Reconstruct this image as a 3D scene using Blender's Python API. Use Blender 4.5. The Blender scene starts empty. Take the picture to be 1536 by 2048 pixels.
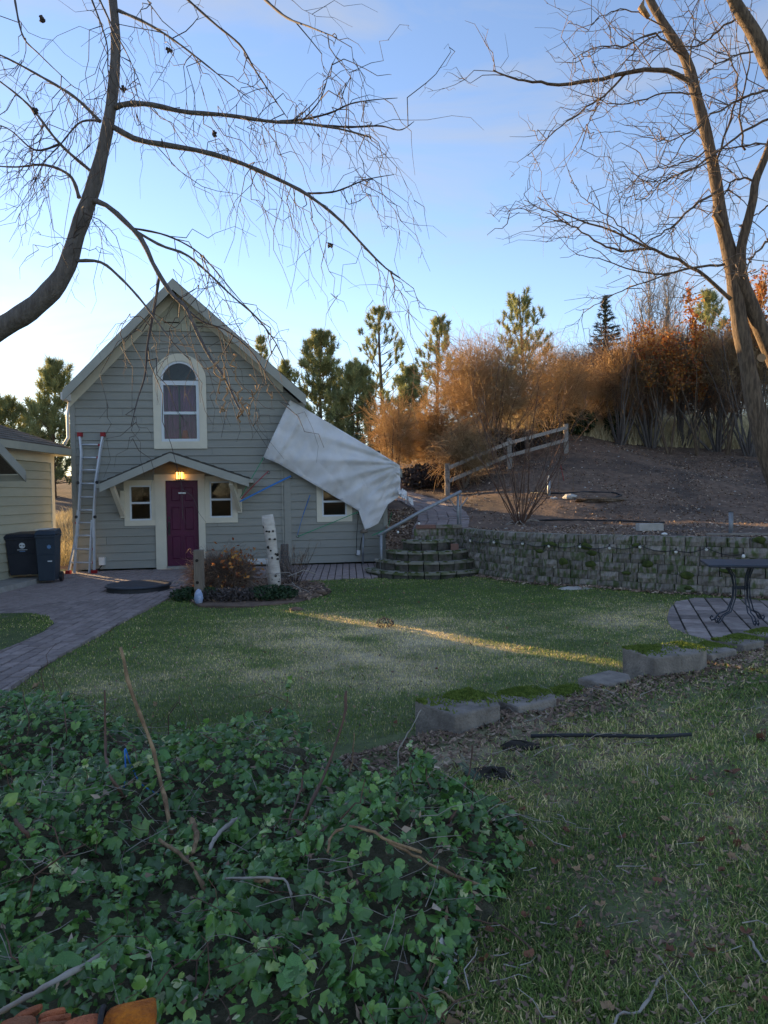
import bpy, math, random
import numpy as np
from mathutils import Vector, Matrix, Quaternion

rng = np.random.default_rng(7)
random.seed(7)
SC = bpy.context.scene
COL = SC.collection

# ------------------------------------------------------------------ camera
F = 1450.0
CAM = np.array([0.0, 0.0, 1.62])
PITCH = math.atan(36.4 / F)
ROLL = 0.016
cp, sp = math.cos(PITCH), math.sin(PITCH)
FW = np.array([0, cp, -sp]); UP0 = np.array([0, sp, cp]); R0 = np.array([1.0, 0, 0])
RT = R0 * math.cos(ROLL) - UP0 * math.sin(ROLL)
UP = UP0 * math.cos(ROLL) + R0 * math.sin(ROLL)
camd = bpy.data.cameras.new('camera')
cam = bpy.data.objects.new('camera', camd); COL.objects.link(cam)
m = Matrix.Identity(4)
for i in range(3):
    m[i][0] = RT[i]; m[i][1] = UP[i]; m[i][2] = -FW[i]; m[i][3] = CAM[i]
cam.matrix_world = m
camd.sensor_width = 36.0
camd.lens = F / 2048 * 36.0
camd.clip_start = 0.05
camd.clip_end = 2000
SC.camera = cam

# ------------------------------------------------------------------ sky, sun, exposure
SUN_EL = math.radians(8.5)
SUN_AZ = math.radians(45.0)          # to the left of the view direction
SUN_DIR = np.array([-math.sin(SUN_AZ) * math.cos(SUN_EL), math.cos(SUN_AZ) * math.cos(SUN_EL), math.sin(SUN_EL)])
world = bpy.data.worlds.new("World"); SC.world = world
world.use_nodes = True
wn = world.node_tree; wn.nodes.clear()
wo = wn.nodes.new('ShaderNodeOutputWorld'); bg = wn.nodes.new('ShaderNodeBackground')
sky = wn.nodes.new('ShaderNodeTexSky'); sky.sky_type = 'NISHITA'
sky.sun_disc = False
sky.sun_elevation = SUN_EL
sky.sun_rotation = -SUN_AZ
sky.altitude = 300
sky.air_density = 1.0; sky.dust_density = 0.1; sky.ozone_density = 2.0
tc = wn.nodes.new('ShaderNodeTexCoord')
mp = wn.nodes.new('ShaderNodeMapping'); mp.inputs['Scale'].default_value = (1.3, 1.3, 5.0)
mp.inputs['Rotation'].default_value = (0.15, 0.42, 0.5)
nz = wn.nodes.new('ShaderNodeTexNoise'); nz.inputs['Scale'].default_value = 2.2; nz.inputs['Detail'].default_value = 7; nz.inputs['Roughness'].default_value = 0.55
nz.inputs['Distortion'].default_value = 0.6
rp = wn.nodes.new('ShaderNodeValToRGB')
rp.color_ramp.elements[0].position = 0.46; rp.color_ramp.elements[0].color = (0.06, 0.06, 0.06, 1)
rp.color_ramp.elements[1].position = 0.68; rp.color_ramp.elements[1].color = (0.55, 0.55, 0.55, 1)
mx = wn.nodes.new('ShaderNodeMix'); mx.data_type = 'RGBA'
mx.inputs['B'].default_value = (1.62, 1.66, 1.76, 1)
wn.links.new(tc.outputs['Generated'], mp.inputs['Vector']); wn.links.new(mp.outputs[0], nz.inputs['Vector'])
wn.links.new(nz.outputs['Fac'], rp.inputs[0]); wn.links.new(rp.outputs['Color'], mx.inputs['Factor'])
hue = wn.nodes.new('ShaderNodeMix'); hue.data_type = 'RGBA'; hue.blend_type = 'MULTIPLY'; hue.inputs['Factor'].default_value = 1.0; hue.inputs['B'].default_value = (0.97, 0.905, 1.0, 1)
wn.links.new(sky.outputs[0], hue.inputs['A']); wn.links.new(hue.outputs['Result'], mx.inputs['A'])
wn.links.new(mx.outputs['Result'], bg.inputs['Color'])
bg.inputs['Strength'].default_value = 0.12
wn.links.new(bg.outputs[0], wo.inputs[0])
sl = bpy.data.lights.new('sun', 'SUN'); sl.energy = 5.0; sl.angle = math.radians(0.4); sl.color = (1.0, 0.66, 0.32)
so = bpy.data.objects.new('sun', sl); COL.objects.link(so)
so.rotation_euler = Vector(tuple(-SUN_DIR)).to_track_quat('-Z', 'Y').to_euler()
so.location = (-30, 30, 20)
SC.view_settings.view_transform = 'Standard'
SC.view_settings.look = 'None'
SC.view_settings.exposure = 1.68
SC.view_settings.gamma = 1.0
SC.view_settings.use_curve_mapping = False
SC.render.engine = 'CYCLES'
SC.cycles.max_bounces = 6
SC.cycles.diffuse_bounces = 4
SC.cycles.transparent_max_bounces = 8
SC.cycles.use_denoising = True

# ------------------------------------------------------------------ pixel helpers (photograph pixels -> rays into the place)
def ray(px, py):
    return FW + RT * ((px - 768) / F) - UP * ((py - 1024) / F)
def gp(px, py, z=0.0):
    d = ray(px, py); t = (z - CAM[2]) / d[2]; return CAM + d * t
def at(px, py, Y):
    d = ray(px, py); return CAM + d * (Y / d[1])
def proj(p):
    d = np.asarray(p) - CAM; w = d @ FW
    return 768 + F * (d @ RT) / w, 1024 - F * (d @ UP) / w
def ss(a, b, x):
    t = np.clip((np.asarray(x, float) - a) / (b - a), 0, 1); return t * t * (3 - 2 * t)

# ------------------------------------------------------------------ object helpers
ROOTM = {}
def thing(name, label, cat, loc=(0, 0, 0), rotz=0.0, group=None, kind=None):
    o = bpy.data.objects.new(name, None); COL.objects.link(o)
    o.empty_display_size = 0.2
    o.location = tuple(float(v) for v in loc); o.rotation_euler = (0, 0, rotz)
    if kind: o['kind'] = kind
    if label: o['label'] = label
    if cat: o['category'] = cat
    if group: o['group'] = group
    ROOTM[o] = Matrix.Translation(Vector(o.location)) @ Matrix.Rotation(rotz, 4, 'Z')
    return o
def tag(o, label=None, cat=None, group=None, kind=None):
    if label: o['label'] = label
    if cat: o['category'] = cat
    if group: o['group'] = group
    if kind: o['kind'] = kind
    return o
class MB:
    def __init__(s): s.V = []; s.F = []; s.n = 0
    def add(s, V, F):
        V = np.asarray(V, float).reshape(-1, 3); s.V.append(V)
        s.F += [tuple(int(i) + s.n for i in f) for f in F]; s.n += len(V); return s
    def hexa(s, p):   # 8 pts: bottom ring 4, top ring 4
        return s.add(p, [(3, 2, 1, 0), (4, 5, 6, 7), (0, 1, 5, 4), (1, 2, 6, 5), (2, 3, 7, 6), (3, 0, 4, 7)])
    def box(s, a, b):
        x0, y0, z0 = a; x1, y1, z1 = b
        return s.hexa([(x0, y0, z0), (x1, y0, z0), (x1, y1, z0), (x0, y1, z0), (x0, y0, z1), (x1, y0, z1), (x1, y1, z1), (x0, y1, z1)])
    def prism(s, pts, d):     # polygon pts (n,3) extruded by vector d
        pts = np.asarray(pts, float); n = len(pts); d = np.asarray(d, float)
        V = np.vstack([pts, pts + d])
        Fc = [tuple(range(n))[::-1], tuple(range(n, 2 * n))] + [(i, (i + 1) % n, n + (i + 1) % n, n + i) for i in range(n)]
        return s.add(V, Fc)
    def beam(s, a, b, w, h, up=(0, 0, 1)):
        a = np.asarray(a, float); b = np.asarray(b, float); t = b - a; t /= np.linalg.norm(t)
        up = np.asarray(up, float); r = np.cross(t, up)
        if np.linalg.norm(r) < 1e-4: r = np.cross(t, (1, 0, 0))
        r /= np.linalg.norm(r); u = np.cross(r, t)
        r *= w / 2; u *= h / 2
        return s.hexa([a - r - u, a + r - u, a + r + u, a - r + u, b - r - u, b + r - u, b + r + u, b - r + u])
    def tube(s, P, R, sides=8, cap=True):
        P = np.asarray(P, float); R = np.broadcast_to(np.asarray(R, float), (len(P),))
        V, Q = batch_tubes(P[None], R[None], sides)
        Fc = [tuple(q) for q in Q]
        if cap:
            k = len(P); Fc += [tuple(range(sides))[::-1], tuple(range((k - 1) * sides, k * sides))]
        return s.add(V, Fc)
    def lathe(s, c, prof, sides=20):
        c = np.asarray(c, float); k = len(prof); a = np.arange(sides) / sides * 2 * math.pi
        V = np.concatenate([np.stack([c[0] + r * np.cos(a), c[1] + r * np.sin(a), np.full(sides, c[2] + z)], 1) for r, z in prof])
        Fc = [(i * sides + j, i * sides + (j + 1) % sides, (i + 1) * sides + (j + 1) % sides, (i + 1) * sides + j) for i in range(k - 1) for j in range(sides)]
        Fc += [tuple(range(sides))[::-1], tuple(range((k - 1) * sides, k * sides))]
        return s.add(V, Fc)
def batch_tubes(P, R, sides=3):
    n, k, _ = P.shape
    T = np.gradient(P, axis=1); T /= np.linalg.norm(T, axis=2, keepdims=True) + 1e-9
    mT = T.mean(1); ref = np.where(np.abs(mT[:, 2:3]) > 0.75, np.array([[1.0, 0.13, 0]]), np.array([[0, 0.1, 1.0]]))
    N = np.cross(T, ref[:, None, :]); N /= np.linalg.norm(N, axis=2, keepdims=True) + 1e-9
    B = np.cross(T, N)
    a = np.arange(sides) / sides * 2 * math.pi
    V = P[:, :, None, :] + R[:, :, None, None] * (N[:, :, None, :] * np.cos(a)[None, None, :, None] + B[:, :, None, :] * np.sin(a)[None, None, :, None])
    base = (np.arange(n) * k * sides)[:, None, None]; i = (np.arange(k - 1) * sides)[None, :, None]; j = np.arange(sides)[None, None, :]
    j2 = (j + 1) % sides
    Q = np.stack(np.broadcast_arrays(base + i + j, base + i + j2, base + i + sides + j2, base + i + sides + j), -1).reshape(-1, 4)
    return V.reshape(-1, 3), Q
def link_mesh(name, me, parent=None):
    o = bpy.data.objects.new(name, me); COL.objects.link(o)
    if parent is not None: o.parent = parent
    return o
def build(name, mb, mat, parent=None, local=False, smooth=False):
    V = np.vstack(mb.V)
    me = bpy.data.meshes.new(name)
    if parent is not None and not local and parent in ROOTM:
        M = np.array(ROOTM[parent].inverted()); V = V @ M[:3, :3].T + M[:3, 3]
    me.from_pydata(V.tolist(), [], mb.F); me.update()
    if mat: me.materials.append(mat)
    if smooth: me.polygons.foreach_set('use_smooth', [True] * len(me.polygons))
    o = link_mesh(name, me, parent)
    if parent is not None and parent in ROOTM: ROOTM[o] = ROOTM[parent]
    return o
def bulk(name, V, Q, mat, parent=None, tint=None, smooth=False):
    """fast mesh from arrays; Q (n,3|4)"""
    V = np.asarray(V, np.float64)
    if parent is not None and parent in ROOTM:
        M = np.array(ROOTM[parent].inverted()); V = V @ M[:3, :3].T + M[:3, 3]
    me = bpy.data.meshes.new(name); n, w = Q.shape
    me.vertices.add(len(V)); me.vertices.foreach_set('co', V.astype(np.float32).ravel())
    me.loops.add(n * w); me.loops.foreach_set('vertex_index', Q.astype(np.int32).ravel())
    me.polygons.add(n); me.polygons.foreach_set('loop_start', (np.arange(n) * w).astype(np.int32))
    try: me.polygons.foreach_set('loop_total', np.full(n, w, np.int32))
    except Exception: pass
    if smooth: me.polygons.foreach_set('use_smooth', np.ones(n, bool))
    me.update(calc_edges=True)
    if tint is not None:
        at_ = me.attributes.new('tint', 'FLOAT', 'POINT'); at_.data.foreach_set('value', np.asarray(tint, np.float32))
    if mat: me.materials.append(mat)
    o = link_mesh(name, me, parent)
    if parent is not None and parent in ROOTM: ROOTM[o] = ROOTM[parent]
    return o

# ------------------------------------------------------------------ materials
MATS = {}
def mat(name, c1, c2=None, scale=4.0, rough=0.85, bump=0.0, bscale=60.0, rand=0.0, metal=0.0, stretch=(1, 1, 1), c3=None, detail=6.0, spec=0.3, tint=None, trans=0.0, offset=True, contrast=(0.35, 0.65), scale3=0.6):
    if name in MATS: return MATS[name]
    M = bpy.data.materials.new(name); M.use_nodes = True; t = M.node_tree; N = t.nodes; L = t.links
    b = N['Principled BSDF']; out = N['Material Output']
    b.inputs['Roughness'].default_value = rough; b.inputs['Metallic'].default_value = metal
    b.inputs['Specular IOR Level'].default_value = spec
    co = N.new('ShaderNodeTexCoord'); mpn = N.new('ShaderNodeMapping'); mpn.inputs['Scale'].default_value = stretch
    L.new(co.outputs['Object'], mpn.inputs['Vector'])
    vec = mpn.outputs[0]; oi = None
    if offset or rand:
        oi = N.new('ShaderNodeObjectInfo')
    if offset:
        ad = N.new('ShaderNodeVectorMath'); ad.operation = 'MULTIPLY_ADD'
        cb = N.new('ShaderNodeCombineXYZ')
        for i in range(3): L.new(oi.outputs['Random'], cb.inputs[i])
        L.new(cb.outputs[0], ad.inputs[0]); ad.inputs[1].default_value = (37, 53, 29); L.new(vec, ad.inputs[2]); vec = ad.outputs[0]
    if c2 is None: c2 = tuple(v * 0.75 for v in c1)
    nzn = N.new('ShaderNodeTexNoise'); nzn.inputs['Scale'].default_value = scale; nzn.inputs['Detail'].default_value = detail; nzn.inputs['Roughness'].default_value = 0.6
    L.new(vec, nzn.inputs['Vector'])
    r = N.new('ShaderNodeValToRGB'); r.color_ramp.elements[0].position = contrast[0]; r.color_ramp.elements[1].position = contrast[1]
    r.color_ramp.elements[0].color = (*c1, 1); r.color_ramp.elements[1].color = (*c2, 1)
    L.new(nzn.outputs['Fac'], r.inputs[0]); col = r.outputs['Color']
    if c3 is not None:
        n3 = N.new('ShaderNodeTexNoise'); n3.inputs['Scale'].default_value = scale3; n3.inputs['Detail'].default_value = 5
        L.new(vec, n3.inputs['Vector'])
        r3 = N.new('ShaderNodeValToRGB'); r3.color_ramp.elements[0].position = 0.48; r3.color_ramp.elements[1].position = 0.62
        r3.color_ramp.elements[0].color = (0, 0, 0, 1); r3.color_ramp.elements[1].color = (1, 1, 1, 1)
        L.new(n3.outputs['Fac'], r3.inputs[0])
        m3 = N.new('ShaderNodeMix'); m3.data_type = 'RGBA'; L.new(r3.outputs['Color'], m3.inputs['Factor']); L.new(col, m3.inputs['A']); m3.inputs['B'].default_value = (*c3, 1)
        col = m3.outputs['Result']
    if tint is not None:
        a = N.new('ShaderNodeAttribute'); a.attribute_name = 'tint'
        rt = N.new('ShaderNodeValToRGB'); e = rt.color_ramp.elements
        while len(e) < len(tint): e.new(0.5)
        for i, (p, c) in enumerate(tint): e[i].position = p; e[i].color = (*c, 1)
        L.new(a.outputs['Fac'], rt.inputs[0])
        m4 = N.new('ShaderNodeMix'); m4.data_type = 'RGBA'; m4.blend_type = 'MULTIPLY'; m4.inputs['Factor'].default_value = 1.0
        L.new(rt.outputs['Color'], m4.inputs['A'])
        L.new(col, m4.inputs['B']); col = m4.outputs['Result']
    if rand:
        mu = N.new('ShaderNodeMapRange'); mu.inputs['To Min'].default_value = 1 - rand; mu.inputs['To Max'].default_value = 1 + rand
        L.new(oi.outputs['Random'], mu.inputs['Value'])
        hs = N.new('ShaderNodeHueSaturation'); L.new(mu.outputs[0], hs.inputs['Value']); L.new(col, hs.inputs['Color']); col = hs.outputs['Color']
    L.new(col, b.inputs['Base Color'])
    if bump:
        nb = N.new('ShaderNodeTexNoise'); nb.inputs['Scale'].default_value = bscale; nb.inputs['Detail'].default_value = 8; L.new(vec, nb.inputs['Vector'])
        bp = N.new('ShaderNodeBump'); bp.inputs['Strength'].default_value = bump; bp.inputs['Distance'].default_value = 0.02
        L.new(nb.outputs['Fac'], bp.inputs['Height']); L.new(bp.outputs[0], b.inputs['Normal'])
    if trans:
        tr = N.new('ShaderNodeBsdfTranslucent'); L.new(col, tr.inputs['Color'])
        ms = N.new('ShaderNodeMixShader'); ms.inputs[0].default_value = trans
        L.new(b.outputs[0], ms.inputs[1]); L.new(tr.outputs[0], ms.inputs[2]); L.new(ms.outputs[0], out.inputs['Surface'])
    MATS[name] = M; return M
def glassmat(name, tintc=(0.75, 0.78, 0.8)):
    M = bpy.data.materials.new(name); M.use_nodes = True; t = M.node_tree; N = t.nodes; L = t.links; N.clear()
    out = N.new('ShaderNodeOutputMaterial'); g = N.new('ShaderNodeBsdfGlossy'); g.inputs['Roughness'].default_value = 0.03
    tr = N.new('ShaderNodeBsdfTransparent'); tr.inputs['Color'].default_value = (*tintc, 1)
    fr = N.new('ShaderNodeFresnel'); fr.inputs['IOR'].default_value = 1.6
    nb = N.new('ShaderNodeTexNoise'); nb.inputs['Scale'].default_value = 2.0
    bp = N.new('ShaderNodeBump'); bp.inputs['Strength'].default_value = 0.08; bp.inputs['Distance'].default_value = 0.02
    co = N.new('ShaderNodeTexCoord'); L.new(co.outputs['Object'], nb.inputs['Vector']); L.new(nb.outputs['Fac'], bp.inputs['Height'])
    L.new(bp.outputs[0], g.inputs['Normal']); L.new(bp.outputs[0], fr.inputs['Normal'])
    ms = N.new('ShaderNodeMixShader'); mlt = N.new('ShaderNodeMath'); mlt.operation = 'MULTIPLY'; mlt.inputs[1].default_value = .5; L.new(fr.outputs[0], mlt.inputs[0]); L.new(mlt.outputs[0], ms.inputs[0]); L.new(tr.outputs[0], ms.inputs[1]); L.new(g.outputs[0], ms.inputs[2]); L.new(ms.outputs[0], out.inputs['Surface'])
    return M
def emitmat(name, c, s):
    M = bpy.data.materials.new(name); M.use_nodes = True; N = M.node_tree.nodes; b = N['Principled BSDF']
    b.inputs['Base Color'].default_value = (*c, 1); b.inputs['Emission Color'].default_value = (*c, 1); b.inputs['Emission Strength'].default_value = s
    return M

m_siding = mat('siding_paint', (0.2585, 0.2613, 0.2331), (0.2961, 0.2961, 0.2632), scale=3, stretch=(1, 1, 6), rough=0.7, bump=0.15, bscale=90, rand=0.05, contrast=(.25, .75))
m_gsiding = mat('garage_paint', (0.3720, 0.3600, 0.2700), (0.4080, 0.3960, 0.3000), scale=3, stretch=(1, 1, 6), rough=0.7, bump=0.15, bscale=90, rand=0.05)
m_cream = mat('cream_trim', (0.66, 0.62, 0.50), (0.58, 0.55, 0.45), scale=2.5, rough=0.6, bump=0.08, bscale=50)
m_creamshake = mat('cream_shake', (0.42, 0.41, 0.31), (0.36, 0.35, 0.27), scale=3, rough=0.75, bump=0.2, bscale=60, rand=0.06)
m_soffit = mat('soffit_paint', (0.40, 0.38, 0.30), (0.33, 0.32, 0.26), scale=2, rough=0.7, bump=0.1)
m_fascia = mat('fascia_paint', (0.3565, 0.3565, 0.3105), (0.2990, 0.2990, 0.2645), scale=2, rough=0.7, bump=0.1)
m_roof = mat('asphalt_shingle', (0.06, 0.06, 0.055), (0.10, 0.095, 0.085), scale=30, rough=0.95, bump=0.6, bscale=120, rand=0.18)
m_groof = mat('brown_shingle', (0.10, 0.085, 0.07), (0.15, 0.13, 0.11), scale=30, rough=0.95, bump=0.6, bscale=120, rand=0.18)
m_vinyl = mat('vinyl_sash', (0.62, 0.66, 0.70), (0.55, 0.6, 0.64), scale=3, rough=0.45)
m_glass = glassmat('window_glass')
m_curtain = mat('purple_curtain', (0.5, 0.12, 0.34), (0.26, 0.07, 0.18), scale=8, stretch=(6, 6, 0.3), rough=0.9)
m_interior = mat('dark_room', (0.05, 0.045, 0.04), (0.035, 0.03, 0.03), scale=2, rough=0.95)
m_door = mat('burgundy_door', (0.088, 0.010, 0.045), (0.066, 0.008, 0.034), scale=2, rough=0.42, bump=0.04, bscale=30)
m_black = mat('black_metal', (0.012, 0.013, 0.016), (0.02, 0.02, 0.022), scale=9, rough=0.45, spec=0.5)
m_alu = mat('aluminium', (0.62, 0.65, 0.7), (0.52, 0.55, 0.6), scale=9, rough=0.4, metal=0.25)
m_redplastic = mat('red_plastic', (0.35, 0.02, 0.025), (0.25, 0.015, 0.02), scale=9, rough=0.5)
m_bin = mat('bin_plastic', (0.018, 0.022, 0.033), (0.026, 0.03, 0.042), scale=5, rough=0.5, bump=0.1, bscale=100)
m_bin2 = mat('bin_plastic_blue', (0.022, 0.035, 0.055), (0.03, 0.045, 0.065), scale=5, rough=0.5, bump=0.1, bscale=100)
m_white = mat('white_paint', (0.75, 0.75, 0.73), (0.62, 0.62, 0.6), scale=6, rough=0.6)
m_emblem = mat('white_print', (0.6, 0.65, 0.7), (0.5, 0.55, 0.6), scale=6, rough=0.6)
m_blueprint = mat('blue_print', (0.12, 0.25, 0.45), (0.1, 0.2, 0.38), scale=6, rough=0.6)
m_tarp = mat('tarp_white', (0.80, 0.80, 0.80), (0.74, 0.74, 0.75), scale=2.5, rough=0.5, bump=0.55, bscale=7, trans=0.18, offset=False, contrast=(0.3, 0.7), c3=(0.68, 0.675, 0.66), scale3=1.6)
m_green = mat('green_strap', (0.02, 0.33, 0.14), (0.015, 0.22, 0.1), scale=20, rough=0.7)
m_blue = mat('blue_strap', (0.035, 0.2, 0.55), (0.03, 0.14, 0.42), scale=20, rough=0.7)
m_red = mat('red_strap', (0.4, 0.03, 0.06), (0.3, 0.02, 0.04), scale=20, rough=0.7)
m_wood = mat('grey_wood', (0.24, 0.20, 0.16), (0.16, 0.135, 0.11), scale=5, stretch=(8, 8, 0.7), rough=0.9, bump=0.5, bscale=40, rand=0.12)
m_rail = mat('weathered_rail', (0.3380, 0.3055, 0.2730), (0.2210, 0.1950, 0.1755), scale=6, stretch=(1, 6, 6), rough=0.9, bump=0.5, bscale=40, rand=0.12)
m_birch = mat('birch_bark', (0.62, 0.58, 0.52), (0.45, 0.41, 0.36), scale=5, stretch=(1, 1, 4), rough=0.85, bump=0.3, bscale=30)
m_hole = mat('dark_knot', (0.02, 0.018, 0.016), (0.035, 0.03, 0.025), scale=10, rough=1)
m_bark = mat('grey_bark', (0.10, 0.09, 0.085), (0.17, 0.155, 0.145), scale=14, stretch=(3, 3, 0.6), rough=0.95, bump=0.7, bscale=40)
m_bark2 = mat('brown_bark', (0.0852, 0.0633, 0.0463), (0.1827, 0.1340, 0.0913), scale=10, stretch=(3, 3, 0.5), rough=0.95, bump=0.8, bscale=30, contrast=(0.4, 0.6))
m_twig = mat('dark_twig', (0.06, 0.05, 0.05), (0.09, 0.075, 0.07), scale=4, rough=0.9)
m_twig2 = mat('brown_twig', (0.12, 0.09, 0.07), (0.2, 0.15, 0.11), scale=4, rough=0.9)
m_pod = mat('tan_seed_pod', (0.36, 0.24, 0.14), (0.28, 0.18, 0.10), scale=20, rough=0.9)
m_paver = mat('paver_concrete', (0.2063, 0.1688, 0.1625), (0.2812, 0.2375, 0.2250), scale=9, rough=0.95, bump=0.4, bscale=120, rand=0.17)
m_paver2 = mat('patio_paver', (0.2210, 0.1820, 0.1690), (0.3120, 0.2665, 0.2470), scale=9, rough=0.95, bump=0.4, bscale=120, rand=0.36)
m_joint = mat('joint_sand', (0.018, 0.016, 0.013), (0.035, 0.03, 0.022), scale=20, rough=1, bump=0.3)
m_block = mat('wall_block', (0.1667, 0.1467, 0.1301), (0.3168, 0.2835, 0.2501), scale=7, rough=0.97, bump=0.7, bscale=45, rand=0.25, c3=(0.0918, 0.1167, 0.0500), scale3=5)
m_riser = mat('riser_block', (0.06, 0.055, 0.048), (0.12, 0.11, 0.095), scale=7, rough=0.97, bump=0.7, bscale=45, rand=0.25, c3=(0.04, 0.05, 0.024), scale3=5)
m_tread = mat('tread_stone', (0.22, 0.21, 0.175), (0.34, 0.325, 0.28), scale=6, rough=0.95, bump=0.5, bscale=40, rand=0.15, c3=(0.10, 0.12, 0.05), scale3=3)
m_brickred = mat('red_brick', (0.25, 0.14, 0.11), (0.2, 0.115, 0.095), scale=8, rough=0.95, bump=0.4, bscale=60, rand=0.1)
m_moss2 = mat('bright_moss', (0.08, 0.125, 0.02), (0.19, 0.24, 0.045), scale=25, rough=1)
m_edge = mat('edging_concrete', (0.1500, 0.1313, 0.1150), (0.2687, 0.2375, 0.2063), scale=8, rough=0.97, bump=0.6, bscale=60, rand=0.12)
m_moss = mat('moss', (0.035, 0.05, 0.014), (0.09, 0.115, 0.028), scale=12, rough=1, bump=0.8, bscale=80)
m_concrete = mat('concrete', (0.24, 0.23, 0.21), (0.33, 0.32, 0.3), scale=6, rough=0.95, bump=0.3, bscale=60)
m_palestone = mat('pale_stone', (0.38, 0.37, 0.34), (0.5, 0.48, 0.45), scale=7, rough=0.95, bump=0.4, bscale=50)
m_lid = mat('lid_plastic', (0.035, 0.043, 0.06), (0.05, 0.058, 0.075), scale=4, rough=0.5, bump=0.1, bscale=60)
m_lidedge = mat('lid_rim', (0.03, 0.032, 0.035), (0.045, 0.045, 0.048), scale=4, rough=0.7)
m_pipe = mat('steel_pipe', (0.22, 0.24, 0.27), (0.3, 0.32, 0.34), scale=12, rough=0.5, metal=0.4)
m_table = mat('table_metal', (0.02, 0.028, 0.045), (0.03, 0.04, 0.06), scale=12, rough=0.4, spec=0.5)
m_bulb = mat('frosted_bulb', (0.85, 0.85, 0.82), (0.8, 0.8, 0.78), scale=5, rough=0.3)
m_lampglow = emitmat('lamp_glow', (1.0, 0.42, 0.08), 2.2)
m_hosepipe = mat('black_hose', (0.02, 0.022, 0.027), (0.03, 0.032, 0.036), scale=12, rough=0.6)
m_stick = mat('cut_stem_tan', (0.33, 0.225, 0.125), (0.17, 0.105, 0.06), scale=16, rough=0.85, bump=0.7, bscale=60, rand=0.2, stretch=(1, 1, .5), contrast=(.4, .6))
m_stickd = mat('cut_stem_dark', (0.15, 0.085, 0.06), (0.10, 0.06, 0.045), scale=9, rough=0.85, bump=0.3, bscale=60, rand=0.2)
m_stickg = mat('dead_grey_stick', (0.36, 0.33, 0.29), (0.25, 0.22, 0.19), scale=9, rough=0.9, rand=0.2)
m_glove = mat('orange_suede', (0.62, 0.19, 0.02), (0.38, 0.10, 0.015), scale=28, rough=0.95, bump=1.0, bscale=70, c3=(0.3, 0.09, 0.02), scale3=9)
m_glove2 = mat('salmon_rubber', (0.6, 0.19, 0.08), (0.42, 0.12, 0.055), scale=14, rough=0.9, bump=0.9, bscale=90, c3=(0.3, 0.12, 0.06), scale3=7)
m_strap = mat('dark_band', (0.02, 0.018, 0.02), (0.03, 0.028, 0.03), scale=8, rough=0.8)

# grounds share one set of coordinates so blades and sheet agree
GREEN = ((0.035, 0.06, 0.02), (0.06, 0.09, 0.032))
m_lawn = mat('lawn_soil', (0.8, 0.8, 0.8), (1.25, 1.2, 1.15), scale=9, rough=1, bump=0.8, bscale=70, offset=False,
             tint=[(0.0, (0.0720, 0.1020, 0.0408)), (0.4, (0.1320, 0.1620, 0.0744)), (0.7, (0.2880, 0.2640, 0.1680)), (1.0, (0.4320, 0.3840, 0.2640))])
m_soil = mat('hill_soil', (0.1020, 0.0696, 0.0528), (0.2100, 0.1440, 0.1020), scale=6, rough=1, bump=1.0, bscale=18, c3=(0.0840, 0.0624, 0.0504), scale3=0.55, offset=False, detail=9)
m_far = mat('far_ground', (0.12, 0.11, 0.06), (0.16, 0.14, 0.08), scale=0.5, rough=1)
m_blade = mat('grass_blade', (0.85, 0.85, 0.85), (1.15, 1.15, 1.1), scale=0.8, rough=0.75, offset=False, trans=0.2, spec=0.25,
              tint=[(0.0, (0.1222, 0.1901, 0.0459)), (0.40, (0.2255, 0.3110, 0.0785)), (0.58, (0.3758, 0.3886, 0.1309)), (0.75, (0.6577, 0.5357, 0.2486)), (1.0, (0.9184, 0.7602, 0.4057))])
m_litter = mat('leaf_litter', (0.8, 0.8, 0.8), (1.2, 1.2, 1.2), scale=2, rough=0.95, offset=False,
               tint=[(0.0, (0.1114, 0.0772, 0.0624)), (0.4, (0.2228, 0.1485, 0.1040)), (0.7, (0.3267, 0.2302, 0.1633)), (1.0, (0.5346, 0.4307, 0.3267))])
m_ivy = mat('ivy_leaf', (0.8, 0.85, 0.8), (1.2, 1.15, 1.1), scale=30, rough=0.32, spec=0.6, offset=False, trans=0.2,
            tint=[(0.0, (0.0354, 0.0885, 0.0260)), (0.4, (0.0826, 0.1947, 0.0472)), (0.72, (0.1534, 0.3068, 0.0649)), (0.9, (0.2596, 0.4012, 0.0944)), (1.0, (0.4956, 0.5428, 0.2832))])
m_ivy_a = mat('ivy_leaf_deep', (0.0439, 0.1220, 0.0317), (0.1037, 0.2440, 0.0586), scale=25, rough=0.32, spec=0.6, rand=0.4, trans=0.18)
m_ivy_b = mat('ivy_leaf_bright', (0.1210, 0.2640, 0.0495), (0.1870, 0.3520, 0.0715), scale=25, rough=0.35, spec=0.55, rand=0.25, trans=0.15)
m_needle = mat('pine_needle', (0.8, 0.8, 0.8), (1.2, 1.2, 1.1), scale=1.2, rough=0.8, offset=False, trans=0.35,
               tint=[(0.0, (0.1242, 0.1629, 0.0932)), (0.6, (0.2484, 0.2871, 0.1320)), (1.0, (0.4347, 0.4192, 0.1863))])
m_spruce = mat('spruce_needle', (0.05, 0.065, 0.05), (0.075, 0.09, 0.065), scale=1.2, rough=0.8)
m_bush = mat('orange_twig', (0.85, 0.85, 0.85), (1.1, 1.1, 1.08), scale=1.5, rough=0.85, offset=False,
             tint=[(0.0, (0.38, 0.28, 0.18)), (0.5, (0.60, 0.45, 0.27)), (1.0, (0.76, 0.61, 0.40))], trans=0.6)
m_bush2 = mat('brown_grey_twig', (0.8, 0.8, 0.8), (1.15, 1.15, 1.1), scale=1.5, rough=0.85, offset=False,
              tint=[(0.0, (0.1512, 0.1100, 0.0935)), (0.5, (0.2750, 0.1994, 0.1581)), (1.0, (0.4950, 0.3575, 0.2612))], trans=0.4)
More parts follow.
